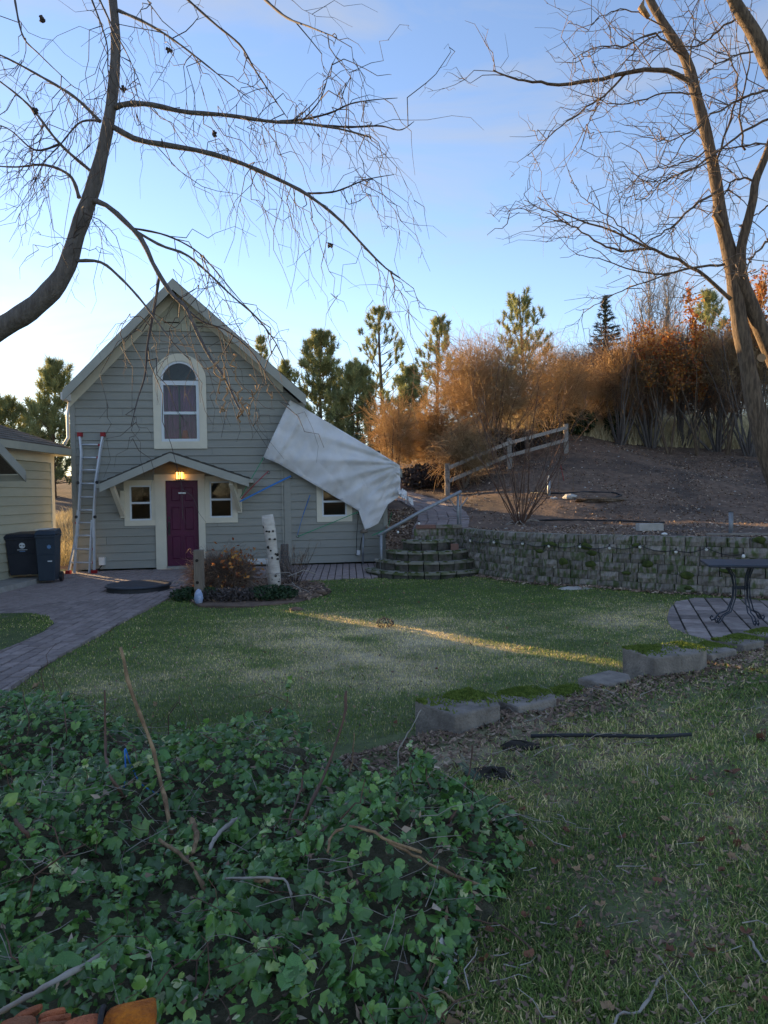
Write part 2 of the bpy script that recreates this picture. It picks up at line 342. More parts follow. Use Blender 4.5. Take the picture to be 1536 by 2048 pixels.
m_autumn = mat('autumn_leaf', (0.8, 0.8, 0.8), (1.2, 1.15, 1.1), scale=3, rough=0.8, offset=False, trans=0.3,
               tint=[(0.0, (0.2080, 0.0650, 0.0390)), (0.5, (0.4290, 0.1560, 0.0455)), (1.0, (0.5460, 0.3120, 0.0780))])
m_drygrass = mat('dry_grass', (0.8, 0.8, 0.8), (1.2, 1.2, 1.15), scale=1, rough=0.9, offset=False, trans=0.2,
                 tint=[(0.0, (0.3375, 0.2812, 0.1688)), (0.6, (0.5625, 0.4781, 0.3000)), (1.0, (0.7500, 0.6562, 0.4312))])
m_dark_green = mat('evergreen_leaf', (0.02, 0.045, 0.022), (0.04, 0.075, 0.03), scale=5, rough=0.6, trans=0.1)

# ------------------------------------------------------------------ terrain
EX = np.array([-3.0, -0.6, -0.3, 0.35, 0.75, 1.5, 2.14, 3.0, 3.8, 5.0, 9.0]); EY = np.array([3.9, 4.3, 4.5, 4.78, 5.05, 5.62, 6.05, 6.65, 7.25, 8.0, 10.0])
def edge_y(x): return np.interp(x, EX, EY)
def lawn_z(x, y):
    x = np.asarray(x, float); y = np.asarray(y, float)
    A = 0.015 + 0.105 * ss(-0.5, 0.6, x)
    z = A * ss(0.0, 0.14, edge_y(x) - 0.10 - y)
    z = z + 0.012 * np.sin(x * 2.1 + 0.6) * np.sin(y * 1.7) + 0.006 * np.sin(x * 6.3 + y * 3.1)
    z = z * ss(17, 14.5, y) * 1.0
    return z
def noise2(x, y, s, seed):
    r = np.random.default_rng(seed); v = 0
    for k in range(6):
        a, b, ph = r.normal(0, 1, 3); v = v + np.sin(s * (1 + k * .55) * (x * a + y * b) + ph * 6) / (1 + k * .35)
    return v / 3
def dryness(x, y):
    fg = ss(0, .4, edge_y(x) - y)
    d = .62 * np.exp(-(((x + .1) / 1.7) ** 2 + ((y - 7.9) / 1.8) ** 2)) + .38 * np.exp(-(((x - 3.3) / 1.3) ** 2 + ((y - 9.0) / 1.7) ** 2)) + .25 * np.exp(-(((x + 1.6) / 1.6) ** 2 + ((y - 6.2) / .7) ** 2))
    d = d * (1 + .7 * noise2(x, y, 2.4, 8)) + .14 * noise2(x, y, 9, 14) + .17 * noise2(x, y, .9, 7) + .15 * noise2(x, y, 3.3, 9) + fg * (.22 + .3 * noise2(x, y, 4.5, 31) + .2 * noise2(x, y, 1.3, 55))
    return d - .25 * np.exp(-((y - 11.8) / 1.3) ** 2)
WX = np.array([1.62, 1.72, 1.95, 2.4, 3.0, 4.0, 5.0, 6.0, 7.5, 9.5, 14, 70]); WY = np.array([15.05, 14.5, 13.9, 13.1, 12.45, 11.7, 11.0, 10.3, 9.3, 8.0, 6, 6])
WTOP = 0.88
def hill_z(x, y):
    x = np.asarray(x, float); y = np.asarray(y, float)
    k = 0.13 + 0.15 * ss(1.5, 5.5, x) - 0.06 * ss(6.5, 11, x)
    t = np.maximum(0, y - 15.8); t = np.where(t > 17, 17 + (t - 17) * 0.25, t)
    zr = WTOP - 0.025 + k * (np.sqrt(t * t + 1) - 1) + (0.05 * np.sin(x * 1.3 + y * 0.7) + .035 * noise2(x, y, 1.7, 91) + .02 * noise2(x, y, 5.0, 92)) * ss(14.5, 18, y)
    zr = np.where(x < 0.9, 0.12 + (zr - 0.12) * (1 - (1 - ss(14.6, 16.5, y)) * (1 - ss(0.5, 0.85, x))), zr)
    tl = np.maximum(0, y - 17.0); tl = np.where(tl > 22, 22 + (tl - 22) * 0.2, tl)
    zl = 0.13 * tl
    w = ss(-6, 0.05, x)
    return zl * (1 - w) + zr * w
def grid_mesh(name, xs, ys_fn, zf, mat_, nt):
    V = []
    for x in xs:
        y = ys_fn(x); V.append(np.stack([np.full_like(y, x), y, zf(np.full_like(y, x), y)], 1))
    V = np.concatenate(V); n = len(xs); k = nt
    i = np.arange(n - 1)[:, None] * k; j = np.arange(k - 1)[None]
    Q = np.stack([i + j, i + k + j, i + k + j + 1, i + j + 1], -1).reshape(-1, 4)
    return bulk(name, V, Q, mat_, smooth=True)
ys = np.concatenate([np.arange(-3, 9, 0.07), np.arange(9, 17.5, 0.16)])
xs = np.concatenate([np.arange(-14, -5, 0.3), np.arange(-5, 5, 0.08), np.arange(5, 14.1, 0.3)])
lawn = grid_mesh('lawn_ground', xs, lambda x: ys, lawn_z, m_lawn, len(ys))
lx_ = np.repeat(xs, len(ys)); ly_ = np.tile(ys, len(xs)); at_ = lawn.data.attributes.new('tint', 'FLOAT', 'POINT'); at_.data.foreach_set('value', np.clip(.22 + dryness(lx_, ly_), 0, 1).astype(np.float32)); tag(lawn, 'patchy winter lawn in front of the house', kind='structure')
g = MB().add([(-1500, -1500, -0.06), (1500, -1500, -0.06), (1500, 1500, -0.06), (-1500, 1500, -0.06)], [(0, 1, 2, 3)])
tag(build('ground', g, m_far), kind='structure')
ts = np.concatenate([np.arange(0, 4, 0.12), np.arange(4, 20, 0.35), np.arange(20, 60, 2.0), np.array([60, 90, 140, 220.0])])
def ystart(x):
    if x < -6.2: return 16.6
    if x < 0.02: return 23.0
    if x < 0.55: return 14.75
    if x < 1.6: return 15.12
    return float(np.interp(x, WX, WY)) + 0.16
hx = np.concatenate([np.arange(-120, -10, 5.0), np.arange(-10, 0, 0.25), np.array([0.01, 0.04]), np.arange(0.1, 14, 0.08), np.arange(14, 150, 4.0)])
tag(grid_mesh('hillside', hx, lambda x: ystart(x) + ts, hill_z, m_soil, len(ts)), 'brown leaf-strewn hillside above the retaining wall', kind='structure')

# ------------------------------------------------------------------ paving
def in_poly(pts, poly):
    x, y = pts[:, 0], pts[:, 1]; c = np.zeros(len(x), bool); n = len(poly); j = n - 1
    for i in range(n):
        xi, yi = poly[i]; xj, yj = poly[j]
        with np.errstate(divide='ignore', invalid='ignore'):
            c ^= ((yi > y) != (yj > y)) & (x < (xj - xi) * (y - yi) / (yj - yi + 1e-12) + xi)
        j = i
    return c
def clip_convex(subj, clip):
    out = [np.array(p) for p in subj]
    n = len(clip)
    for i in range(n):
        a = np.array(clip[i]); b = np.array(clip[(i + 1) % n]); e = b - a
        inp = out; out = []
        if not inp: break
        f = lambda p: e[0] * (p[1] - a[1]) - e[1] * (p[0] - a[0])
        for q in range(len(inp)):
            P = inp[q]; Q = inp[(q + 1) % len(inp)]; fp, fq = f(P), f(Q)
            if fp >= 0: out.append(P)
            if (fp >= 0) != (fq >= 0): out.append(P + (Q - P) * (fp / (fp - fq)))
    return out
def chamfer_block(name, lx, ly, h, c, mat_):
    V = []
    for (z, ins) in ((-0.03, 0), (h - c, 0), (h, c)):
        a, b = lx / 2 - ins, ly / 2 - ins; V += [(-a, -b, z), (a, -b, z), (a, b, z), (-a, b, z)]
    Fc = [(8, 9, 10, 11)] + [(l * 4 + i, l * 4 + (i + 1) % 4, l * 4 + 4 + (i + 1) % 4, l * 4 + 4 + i) for l in (0, 1) for i in range(4)]
    me = bpy.data.meshes.new(name); me.from_pydata(V, [], Fc); me.update(); me.materials.append(mat_); return me
def pave(root, poly, ang, lx, ly, mat_, limit, zf, gap=0.008, top=0.012):
    poly = np.array(poly)[:, :2]
    ca, sa = math.cos(ang), math.sin(ang)
    loc = np.stack([poly[:, 0] * ca + poly[:, 1] * sa, -poly[:, 0] * sa + poly[:, 1] * ca], 1)
    full = chamfer_block('paver', lx - gap * 1.5, ly - gap, top, 0.006, mat_)
    items = []
    for r in range(int(math.floor(loc[:, 1].min() / ly)), int(math.ceil(loc[:, 1].max() / ly)) + 1):
        for q in range(int(math.floor(loc[:, 0].min() / lx)) - 1, int(math.ceil(loc[:, 0].max() / lx)) + 1):
            cx = (q + (0.5 if r % 2 else 0.0) + 0.5) * lx; cy = (r + 0.5) * ly
            a, b = (lx - gap) / 2, (ly - gap) / 2
            rect = [(cx - a, cy - b), (cx + a, cy - b), (cx + a, cy + b), (cx - a, cy + b)]
            ins = in_poly(np.array(rect), loc)
            if not ins.any() and not in_poly(np.array([[cx, cy]]), loc)[0]: continue
            wx, wy = cx * ca - cy * sa, cx * sa + cy * ca
            px, py = proj((wx, wy, 0))
            vis = -60 < px < 1950 and wy > 0.5
            if not vis: continue
            items.append((math.hypot(wx, wy), cx, cy, wx, wy, rect, ins.all()))
    items.sort(key=lambda t: t[0])
    stuff = MB()
    for k, (d, cx, cy, wx, wy, rect, whole) in enumerate(items):
        dz = random.uniform(-0.004, 0.004); z = float(zf(wx, wy)) + dz; ra = ang + random.uniform(-0.015, 0.015)
        if k < limit and whole:
            o = link_mesh('paver', full, root); o.location = (wx, wy, z); o.rotation_euler = (random.uniform(-.008, .008), random.uniform(-.008, .008), ra)
            continue
        pl = rect if whole else clip_convex([tuple(p) for p in loc], rect)
        if len(pl) < 3: continue
        ctr = np.mean(np.array(pl), 0)
        pw = [(p[0] * ca - p[1] * sa, p[0] * sa + p[1] * ca) for p in pl]
        n = len(pw); c2 = np.mean(np.array(pw), 0)
        inn = [c2 + (np.array(p) - c2) * 0.94 for p in pw]
        V = [(p[0], p[1], z - 0.03) for p in pw] + [(p[0], p[1], z + top - 0.006) for p in pw] + [(p[0], p[1], z + top) for p in inn]
        Fc = [tuple(range(2 * n, 3 * n))] + [(l * n + i, l * n + (i + 1) % n, l * n + n + (i + 1) % n, l * n + n + i) for l in (0, 1) for i in range(n)]
        if k < limit:
            build('paver', MB().add(V, Fc), mat_, root)
        else: stuff.add(V, Fc)
    if stuff.n:
        tag(build('paver', stuff, mat_, root), kind='stuff')
PAVE_PX = [(-120, 1465), (0, 1395), (70, 1348), (140, 1305), (200, 1271), (260, 1240), (300, 1218), (340, 1198), (365, 1182), (385, 1163), (420, 1158), (560, 1160), (600, 1164), (680, 1160), (745, 1158), (775, 1150)]
PAVE = [gp(*p)[:2] for p in PAVE_PX]
# house frame
P0 = gp(150, 1146); P1 = at(775, 1128, 16.72); P1[2] = 0
HU = (P1 - P0); HLEN = np.linalg.norm(HU); HU /= HLEN; HV = np.array([-HU[1], HU[0], 0]); HANG = math.atan2(HU[1], HU[0])
PAVE += [P1[:2] - HV[:2] * 0.02, P0[:2] - HV[:2] * 0.02, (-7.1, 15.9), (-7.1, 8.0), (-9.0, 8.0)]
ISL_PX = [(-160, 1232), (0, 1232), (60, 1231), (95, 1238), (108, 1252), (88, 1268), (42, 1290), (0, 1308), (-150, 1370)]
ISLAND = [gp(*p)[:2] for p in ISL_PX]
PAVE_ALL = PAVE
path = thing('paved_path', 'grey-brown concrete paver path and court in front of the house', None, kind='structure')
bpoly = np.array([(p[0], p[1], 0.001) for p in PAVE_ALL])
build('joint_bed', MB().add(bpoly + np.array([0, 0, 0.012]), [tuple(range(len(bpoly)))]), m_joint, path)
pdir = gp(300, 1216) - gp(70, 1348); PANG = math.atan2(pdir[1], pdir[0])
pave(path, [(p[0], p[1]) for p in PAVE_ALL], PANG, 0.21, 0.14, m_paver, 300, lambda x, y: 0.018, gap=.015, top=.016)
isl = MB().prism([(p[0], p[1], -0.02) for p in ISLAND], (0, 0, 0.058))
tag(build('lawn_island', isl, m_lawn), kind='structure')
PATIO_PX = [(1352, 1206), (1338, 1222), (1334, 1240), (1342, 1258), (1375, 1272), (1440, 1290), (1560, 1300), (1760, 1310), (1760, 1215), (1536, 1204), (1440, 1199), (1390, 1199)]
PATIO = [gp(*p)[:2] for p in PATIO_PX]
patio = thing('patio', 'round-edged paver patio under the black table', None, kind='structure')
build('joint_bed', MB().add([(p[0], p[1], 0.012) for p in PATIO], [tuple(range(len(PATIO)))]), m_joint, patio)
pave(patio, PATIO, math.radians(72), 0.30, 0.235, m_paver2, 300, lambda x, y: 0.012, gap=.022, top=.012)

# ------------------------------------------------------------------ house
def hw(px, py, off=0.0):
    d = ray(px, py); n = HV; p0 = P0 + HV * off
    t = ((p0 - CAM) @ n) / (d @ n); p = CAM + d * t - P0
    return float(p @ HU), float(p[2])
house = thing('house', 'grey sided house with steep gable, arched upper window and burgundy door', 'house', P0, HANG)
E_ = hw(125, 779, -0.45); A_ = hw(345, 556, -0.45); R_ = hw(612, 789, -0.45); Q0_ = hw(616, 826, -0.12); Q_ = hw(804, 938, -0.12)
SR = hw(775, 1100)[0]; SM = hw(576, 1050)[0]; HD = 7.2
RL_S = [E_[0], A_[0], R_[0], R_[0] + .02, Q_[0]]; RL_Z = [E_[1], A_[1], R_[1], Q0_[1] + .02, Q_[1]]
def roofz(s): return float(np.interp(s, RL_S, RL_Z))
def wall_lim(z, drop=0.24):
    # left and right limits of the wall below the roof line at height z
    sl_ = np.linspace(0, A_[0], 400); ok = sl_[[roofz(s) - drop >= z for s in sl_]]
    sr_ = np.linspace(A_[0], SR, 800); ok2 = sr_[[roofz(s) - drop >= z for s in sr_]]
    if len(ok) == 0 or len(ok2) == 0: return None
    return float(ok.min()), float(ok2.max())
# openings  (s0,s1,z0,z1)
def op(x0, y0, x1, y1):
    a = hw(x0, y1); b = hw(x1, y0); return [a[0], b[0], a[1], b[1]]
W_UP = op(309, 760, 412, 898); W_L = op(250, 960, 313, 1052); W_R = op(410, 952, 474, 1046); D_O = op(314, 948, 409, 1140); W_A = op(634, 962, 703, 1044)
D_O[2] = 0.0
arch_c = ((W_UP[0] + W_UP[1]) / 2, W_UP[3]); arch_r = (W_UP[1] - W_UP[0]) / 2
OPEN = [W_UP, W_L, W_R, D_O, W_A]
REV = 0.176; ZSH = hw(350, 663)[1]
z = 0.07
def holes_at(z0, z1):
    iv = []
    for o in OPEN:
        if z0 < o[3] - 0.052 and z1 > o[2] + 0.052: iv.append((o[0] + 0.06, o[1] - 0.06))
    zm = (z0 + z1) / 2
    if W_UP[3] < zm < arch_c[1] + arch_r - 0.05:
        h = math.sqrt(max(0, arch_r ** 2 - (zm - arch_c[1]) ** 2)) - 0.07
        if h > 0: iv.append((arch_c[0] - h, arch_c[0] + h))
    return sorted(iv)
def plank_seg(root, s0a, s1a, s0b, s1b, z0, z1, mat_, name='plank', ya=-.03, yb=-.006):
    p = [(s0a, ya, z0), (s1a, ya, z0), (s1a, 0.03, z0), (s0a, 0.03, z0), (s0b, yb, z1), (s1b, yb, z1), (s1b, 0.03, z1), (s0b, 0.03, z1)]
    build(name, MB().hexa(p), mat_, root, local=True)
while z < ZSH - 0.02:
    z1 = min(z + REV, ZSH); l0 = wall_lim(z); l1 = wall_lim(z1)
    if l1 is None: break
    cuts = holes_at(z, z1); edges = [(l0[0], l1[0])]
    segs = []; cur = ('L', None)
    zs_ = sorted([z, z1] + [e for o in OPEN for e in (o[2] + .05, o[3] - (.0 if o is W_UP else .05)) if z + .004 < e < z1 - .004])
    off_ = random.uniform(0.4, 3.6); rowj = [off_, off_ + 3.66]
    for za, zb in zip(zs_[:-1], zs_[1:]):
        cuts = holes_at(za, zb); la, lb = wall_lim(za), wall_lim(zb)
        fa, fb = (za - z) / (z1 - z), (zb - z) / (z1 - z)
        for i in range(len(cuts) + 1):
            a0, a1 = (la[0], lb[0]) if i == 0 else (cuts[i - 1][1],) * 2
            b0, b1 = (la[1], lb[1]) if i == len(cuts) else (cuts[i][0],) * 2
            if b0 - a0 > 0.03 and b1 - a1 > 0.0:
                jn = [q for q in rowj if max(a0, a1) + .3 < q < min(b0, b1) - .3]
                L0, L1 = [a0] + [q + .002 for q in jn], [a1] + [q + .002 for q in jn]; U0, U1 = [q - .002 for q in jn] + [b0], [q - .002 for q in jn] + [b1]
                for c0, c1, e0, e1 in zip(L0, L1, U0, U1): plank_seg(house, c0, e0, c1, e1, za, zb - (.005 if zb == z1 else -.0005), m_siding, 'plank', -.026 + .02 * fa, -.026 + .02 * fb)
    z = z1
# shakes in the gable peak
z = ZSH
while z < A_[1] - 0.5:
    l0 = wall_lim(z + 0.001); l1 = wall_lim(z + 0.17)
    if l1 is None or l1[1] - l1[0] < 0.1: break
    s = l0[0]
    while s < l0[1] - 0.03:
        w = random.uniform(0.16, 0.34); e = min(s + w, l0[1])
        if l0[1] - e < 0.1: e = l0[1]
        t0, t1 = max(s, l1[0] + 0.001), min(e, l1[1]); t0 = min(t0, t1 - 0.005)
        zz = z - (random.choice([0, 0, 0.05, -0.035]) if z > ZSH + 0.05 else 0)
        pr = random.uniform(0, 0.008)
        p = [(s + .004, -0.024 - pr, zz), (e - .004, -0.024 - pr, zz), (e - .004, 0.03, zz), (s + .004, 0.03, zz), (t0 + .002, -0.012, z + 0.18), (t1, -0.012, z + 0.18), (t1, 0.03, z + 0.18), (t0 + .002, 0.03, z + 0.18)]
        build('shingle', MB().hexa(p), m_creamshake, house, local=True)
        s = e
    z += 0.17
# solid top behind the shakes and body walls
zt = ZSH
bk = MB()
for za, zb in ((ZSH, A_[1] - 0.5),):
    la, lb = wall_lim(za), wall_lim(zb)
    bk.hexa([(la[0], 0.03, za), (la[1], 0.03, za), (la[1], 0.06, za), (la[0], 0.06, za), (lb[0], 0.03, zb), (lb[1], 0.03, zb), (lb[1], 0.06, zb), (lb[0], 0.06, zb)])
build('gable_backing', bk, m_interior, house, local=True)
zl = roofz(0) - 0.09
build('side_wall', MB().box((0.0, 0.035, 0), (0.12, HD, zl)), m_siding, house, local=True)
build('side_wall', MB().box((SR - 0.12, 0.035, 0), (SR, HD - 2, roofz(SR) - 0.065)), m_siding, house, local=True)
pb = [(0.0, HD, 0), (R_[0], HD, 0), (R_[0], HD, R_[1] - 0.1), (A_[0], HD, A_[1] - 0.1), (0.0, HD, roofz(0.0) - 0.1)]
build('back_wall', MB().box((R_[0] - .1, HD - 2.1, 0), (SR, HD - 2.0, roofz(SR) - .1)), m_siding, house, local=True)
build('side_wall', MB().box((R_[0] - .12, HD - 2.1, 0), (R_[0] - .02, HD, R_[1] - .12)), m_siding, house, local=True)
build('side_wall', MB().box((R_[0] - .12, 0.06, Q0_[1] - .3), (R_[0] - .02, HD - 2, R_[1] - .1)), m_siding, house, local=True)
build('back_wall', MB().prism(pb, (0, 0.1, 0)), m_siding, house, local=True)
build('floor', MB().box((0.13, 0.05, 2.55), (SR - 0.13, HD - .05, 2.62)), m_interior, house, local=True)
def corner_board(s0, s1, z0, z1, m_=m_fascia, y=-0.034):
    build('corner_board', MB().box((s0, y, z0), (s1, -0.004, z1)), m_, house, local=True)
corner_board(-0.012, 0.09, 0.05, roofz(0.05) - 0.3, m_siding)
corner_board(SM - 0.075, SM + 0.075, 0.05, roofz(SM + 0.1) - 0.75, m_siding)
corner_board(SR - 0.09, SR + 0.012, 0.05, roofz(SR) - 0.3, m_siding)
build('downspout', MB().beam((SM - 0.11, -0.06, 0.5), (SM - 0.11, -0.06, 2.6), 0.018, 0.018), m_fascia, house, local=True)
# roof slabs: local y from -0.45
def slab(a, b, y0, y1, th, m_, name='roof'):
    (s0, z0), (s1, z1) = a, b
    return build(name, MB().hexa([(s0, y0, z0 - th), (s1, y0, z1 - th), (s1, y1, z1 - th), (s0, y1, z0 - th), (s0, y0, z0), (s1, y0, z1), (s1, y1, z1), (s0, y1, z0)]), m_, house, local=True)
slab(E_, A_, -0.45, HD + 0.3, 0.06, m_roof); slab(A_, R_, -0.45, HD + 0.3, 0.06, m_roof)
slab((R_[0] - .03, Q0_[1] + .03), Q_, -0.12, HD - 1.5, 0.06, m_roof)
th = 0.062
def soff(a, b, y0, y1, o0, o1, m_, name):
    (s0, z0), (s1, z1) = a, b
    return build(name, MB().hexa([(s0, y0, z0 - o1), (s1, y0, z1 - o1), (s1, y1, z1 - o1), (s0, y1, z0 - o1), (s0, y0, z0 - o0), (s1, y0, z1 - o0), (s1, y1, z1 - o0), (s0, y1, z0 - o0)]), m_, house, local=True)
for a, b in ((E_, A_), (A_, R_)):
    soff(a, b, -0.44, HD, 0.063, 0.10, m_soffit, 'soffit')
    soff(a, b, -0.475, -0.442, 0.02, 0.25, m_fascia, 'rake_board')
soff((R_[0] - .03, Q0_[1] + .03), Q_, -0.14, -0.122, 0.02, 0.2, m_fascia, 'rake_board')
# frieze boards under the soffit on the wall
def frieze(sa, sb, w=0.2):
    za, zb = roofz(sa) - 0.105, roofz(sb) - 0.105
    build('frieze_board', MB().hexa([(sa, -0.045, za - w), (sb, -0.045, zb - w), (sb, -0.005, zb - w), (sa, -0.005, za - w), (sa, -0.045, za), (sb, -0.045, zb), (sb, -0.005, zb), (sa, -0.005, za)]), m_cream, house, local=True)
frieze(0.0, A_[0] - 0.01, 0.24); frieze(A_[0] + 0.01, SM - 0.05, 0.24)
# eave return, gutter and downspout at the left
build('eave_gutter', MB().box((E_[0] - 0.06, -0.4, E_[1] - 0.2), (E_[0] + 0.06, HD, E_[1] - 0.05)), m_white, house, local=True)
gd = MB().tube([(E_[0] + 0.02, -0.02, E_[1] - 0.2), (-0.07, 0.02, E_[1] - 0.5), (-0.07, 0.02, 2.95), (-0.16, 0.02, 2.8)], 0.035, 8)
build('downspout', gd, m_white, house, local=True, smooth=True)
# windows
def framed(root_name, o, sash_px, trim, rail_frac=0.5, curtain=None):
    s0, s1, z0, z1 = o
    win = MB()  # sash body
    a0, a1, b0, b1 = s0 + trim, s1 - trim, z0 + trim, z1 - trim
    w = 0.036
    win.box((a0, -0.02, b0), (a1, 0.035, b0 + w)); win.box((a0, -0.02, b1 - w), (a1, 0.035, b1)); win.box((a0, -0.02, b0 + w), (a0 + w, 0.035, b1 - w)); win.box((a1 - w, -0.02, b0 + w), (a1, 0.035, b1 - w))
    zr = b0 + (b1 - b0) * rail_frac
    win.box((a0 + w, -0.012, zr - 0.022), (a1 - w, 0.034, zr + 0.022))
    wo_ = build('window', win, m_vinyl, house, local=True)
    def sub(n, mb, m_): return build(n, mb, m_, wo_, local=True)
    t = trim
    sub('trim', MB().box((s0, -0.042, z0), (s1, -0.002, z0 + t)), m_cream); sub('trim', MB().box((s0, -0.04, z1 - t), (s1, -0.002, z1)), m_cream)
    sub('trim', MB().box((s0, -0.038, z0 + t), (s0 + t, -0.002, z1 - t)), m_cream); sub('trim', MB().box((s1 - t, -0.038, z0 + t), (s1, -0.002, z1 - t)), m_cream)
    sub('pane', MB().box((a0 + w, 0.010, b0 + w), (a1 - w, 0.014, zr - 0.022)), m_glass); sub('pane', MB().box((a0 + w, 0.016, zr + 0.022), (a1 - w, 0.020, b1 - w)), m_glass)
    return wo_, (a0, a1, b0, b1)
framed('window', W_L, None, 0.115); framed('window', W_R, None, 0.115); framed('window', W_A, None, 0.12)
# upper arched window
s0, s1, z0, z1 = W_UP; t = 0.16
uw = MB(); w = 0.06; a0, a1, b0, b1 = s0 + t, s1 - t, z0 + t, z1 - 0.02
for bx in (((a0, -0.02, b0), (a1, 0.035, b0 + w)), ((a0, -0.02, b1 - 0.1), (a1, 0.035, b1)), ((a0, -0.02, b0 + w), (a0 + w, 0.035, b1 - 0.1)), ((a1 - w, -0.02, b0 + w), (a1, 0.035, b1 - 0.1))): uw.box(*bx)
zr = b0 + (b1 - b0) * 0.47
uw.box((a0 + w, -0.012, zr - 0.03), (a1 - w, 0.034, zr + 0.03))
uwo = build('window', uw, m_vinyl, house, local=True)
for (c0, c1, y) in ((b0 + w, zr - 0.03, 0.01), (zr + 0.03, b1 - 0.1, 0.016)):
    build('pane', MB().box((a0 + w, y, c0), (a1 - w, y + 0.004, c1)), m_glass, uwo, local=True)
build('trim', MB().box((s0, -0.042, z0), (s1, -0.002, z0 + t)), m_cream, uwo, local=True)
for sa in (s0, s1 - t): build('trim', MB().box((sa, -0.039, z0 + t), (sa + t, -0.002, z1)), m_cream, uwo, local=True)
def arch(r0, r1, y0, y1, n=26):
    a = np.linspace(0, math.pi, n); cx, cz = arch_c
    mb = MB()
    o_ = np.stack([cx + r1 * np.cos(a), np.full(n, y0), cz + r1 * np.sin(a)], 1); i_ = np.stack([cx + r0 * np.cos(a), np.full(n, y0), cz + r0 * np.sin(a)], 1)
    dy = np.array([0, y1 - y0, 0]); V = np.concatenate([o_, i_, o_ + dy, i_ + dy])
    Fc = []
    for k in range(n - 1):
        Fc += [(k, k + 1, n + k + 1, n + k), (2 * n + k + 1, 2 * n + k, 3 * n + k, 3 * n + k + 1), (k + 1, k, 2 * n + k, 2 * n + k + 1), (n + k, n + k + 1, 3 * n + k + 1, 3 * n + k)]
    return mb.add(V, Fc)
build('arch_trim', arch(arch_r - t, arch_r, -0.039, -0.002), m_cream, uwo, local=True)
build('arch_sash', arch(arch_r - t - 0.05, arch_r - t, -0.02, 0.035), m_vinyl, uwo, local=True)
a = np.linspace(0, math.pi, 20); rr = arch_r - t - 0.05
build('arch_pane', MB().prism([(arch_c[0] + rr * math.cos(q), 0.012, arch_c[1] + rr * math.sin(q)) for q in a], (0, 0.004, 0)), m_glass, uwo, local=True)
# curtains hung inside the upper window, wavy
for (c0, c1) in ((a0 + 0.02, (a0 + a1) / 2 - 0.06), ((a0 + a1) / 2 - 0.02, a1 - 0.03)):
    n = 40; s_ = np.linspace(c0, c1, n); yy = 0.22 + 0.03 * np.sin(s_ * 55)
    V = np.concatenate([np.stack([s_, yy, np.full(n, b0 + 0.02)], 1), np.stack([s_, yy * 0.98, np.full(n, b1 - 0.02)], 1)])
    build('curtain', MB().add(V, [(k, k + 1, n + k + 1, n + k) for k in range(n - 1)]), m_curtain, uwo, local=True)
p_ = hw(371, 885, 0.15)
cone = MB().lathe((p_[0], 0.14, p_[1] - 0.02), [(0.10, 0), (0.095, 0.03), (0.05, 0.28), (0.045, 0.29)], 16)
lamp = build('lampshade', cone, mat('red_shade', (0.6, 0.06, 0.03), (0.5, 0.05, 0.03), scale=5, rough=0.8), None, local=True, smooth=True)
lamp.matrix_world = ROOTM[house]; tag(lamp, 'small red cone lampshade behind the upper arched window', 'lampshade')
# door
s0, s1, z0, z1 = D_O
dt = 0.2
dl, dr = hw(333, 1050)[0], hw(398, 1050)[0]; dtop = hw(366, 961)[1]
db = 0.09
dframe = build('door_frame', MB().box((s0, -0.06, 0.0), (dl, 0.02, dtop)), m_cream, house, local=True)
build('door_frame', MB().box((dr, -0.06, 0.0), (s1, 0.02, dtop)), m_cream, house, local=True)
build('door_frame', MB().box((s0 - 0.01, -0.065, dtop), (s1 + 0.01, 0.02, z1)), m_cream, house, local=True)
build('threshold', MB().box((dl, -0.1, 0.0), (dr, 0.05, db)), m_concrete, house, local=True)
door = build('door', MB().box((dl + .004, 0.02, db + .003), (dr - .004, 0.06, dtop - .003)), m_door, house, local=True)
dw = dr - dl; dh = dtop - db
for (fx0, fx1) in ((0.13, 0.46), (0.54, 0.87)):
    for (fz0, fz1) in ((0.07, 0.36), (0.41, 0.70), (0.75, 0.93)):
        x0, x1 = dl + dw * fx0, dl + dw * fx1; q0, q1 = db + dh * fz0, db + dh * fz1
        mb = MB(); e = 0.022
        mb.box((x0, 0.012, q0), (x1, 0.0185, q0 + e)); mb.box((x0, 0.012, q1 - e), (x1, 0.0185, q1)); mb.box((x0, 0.012, q0 + e), (x0 + e, 0.0185, q1 - e)); mb.box((x1 - e, 0.012, q0 + e), (x1, 0.0185, q1 - e))
        mb.hexa([(x0 + .04, 0.008, q0 + .04), (x1 - .04, 0.008, q0 + .04), (x1 - .025, 0.019, q0 + .025), (x0 + .025, 0.019, q0 + .025), (x0 + .04, 0.008, q1 - .04), (x1 - .04, 0.008, q1 - .04), (x1 - .025, 0.019, q1 - .025), (x0 + .025, 0.019, q1 - .025)])
        build('door_panel', mb, m_door, door, local=True)
build('handle', MB().box((dl + 0.035, -0.005, db + dh * 0.36), (dl + 0.075, 0.019, db + dh * 0.52)).tube([(dl + .055, -0.005, db + dh * .5), (dl + .055, -0.05, db + dh * .48), (dl + .055, -0.05, db + dh * .4), (dl + .055, -0.005, db + dh * .38)], 0.009, 6), m_black, door, local=True)
build('deadbolt', MB().box((dl + 0.04, 0.0, db + dh * .55), (dl + 0.08, 0.019, db + dh * .58)), m_black, door, local=True)
kx = (dl + dr) / 2
build('knocker', MB().box((kx - .08, 0.0, db + dh * .845), (kx + .08, 0.019, db + dh * .862)), m_alu, door, local=True)
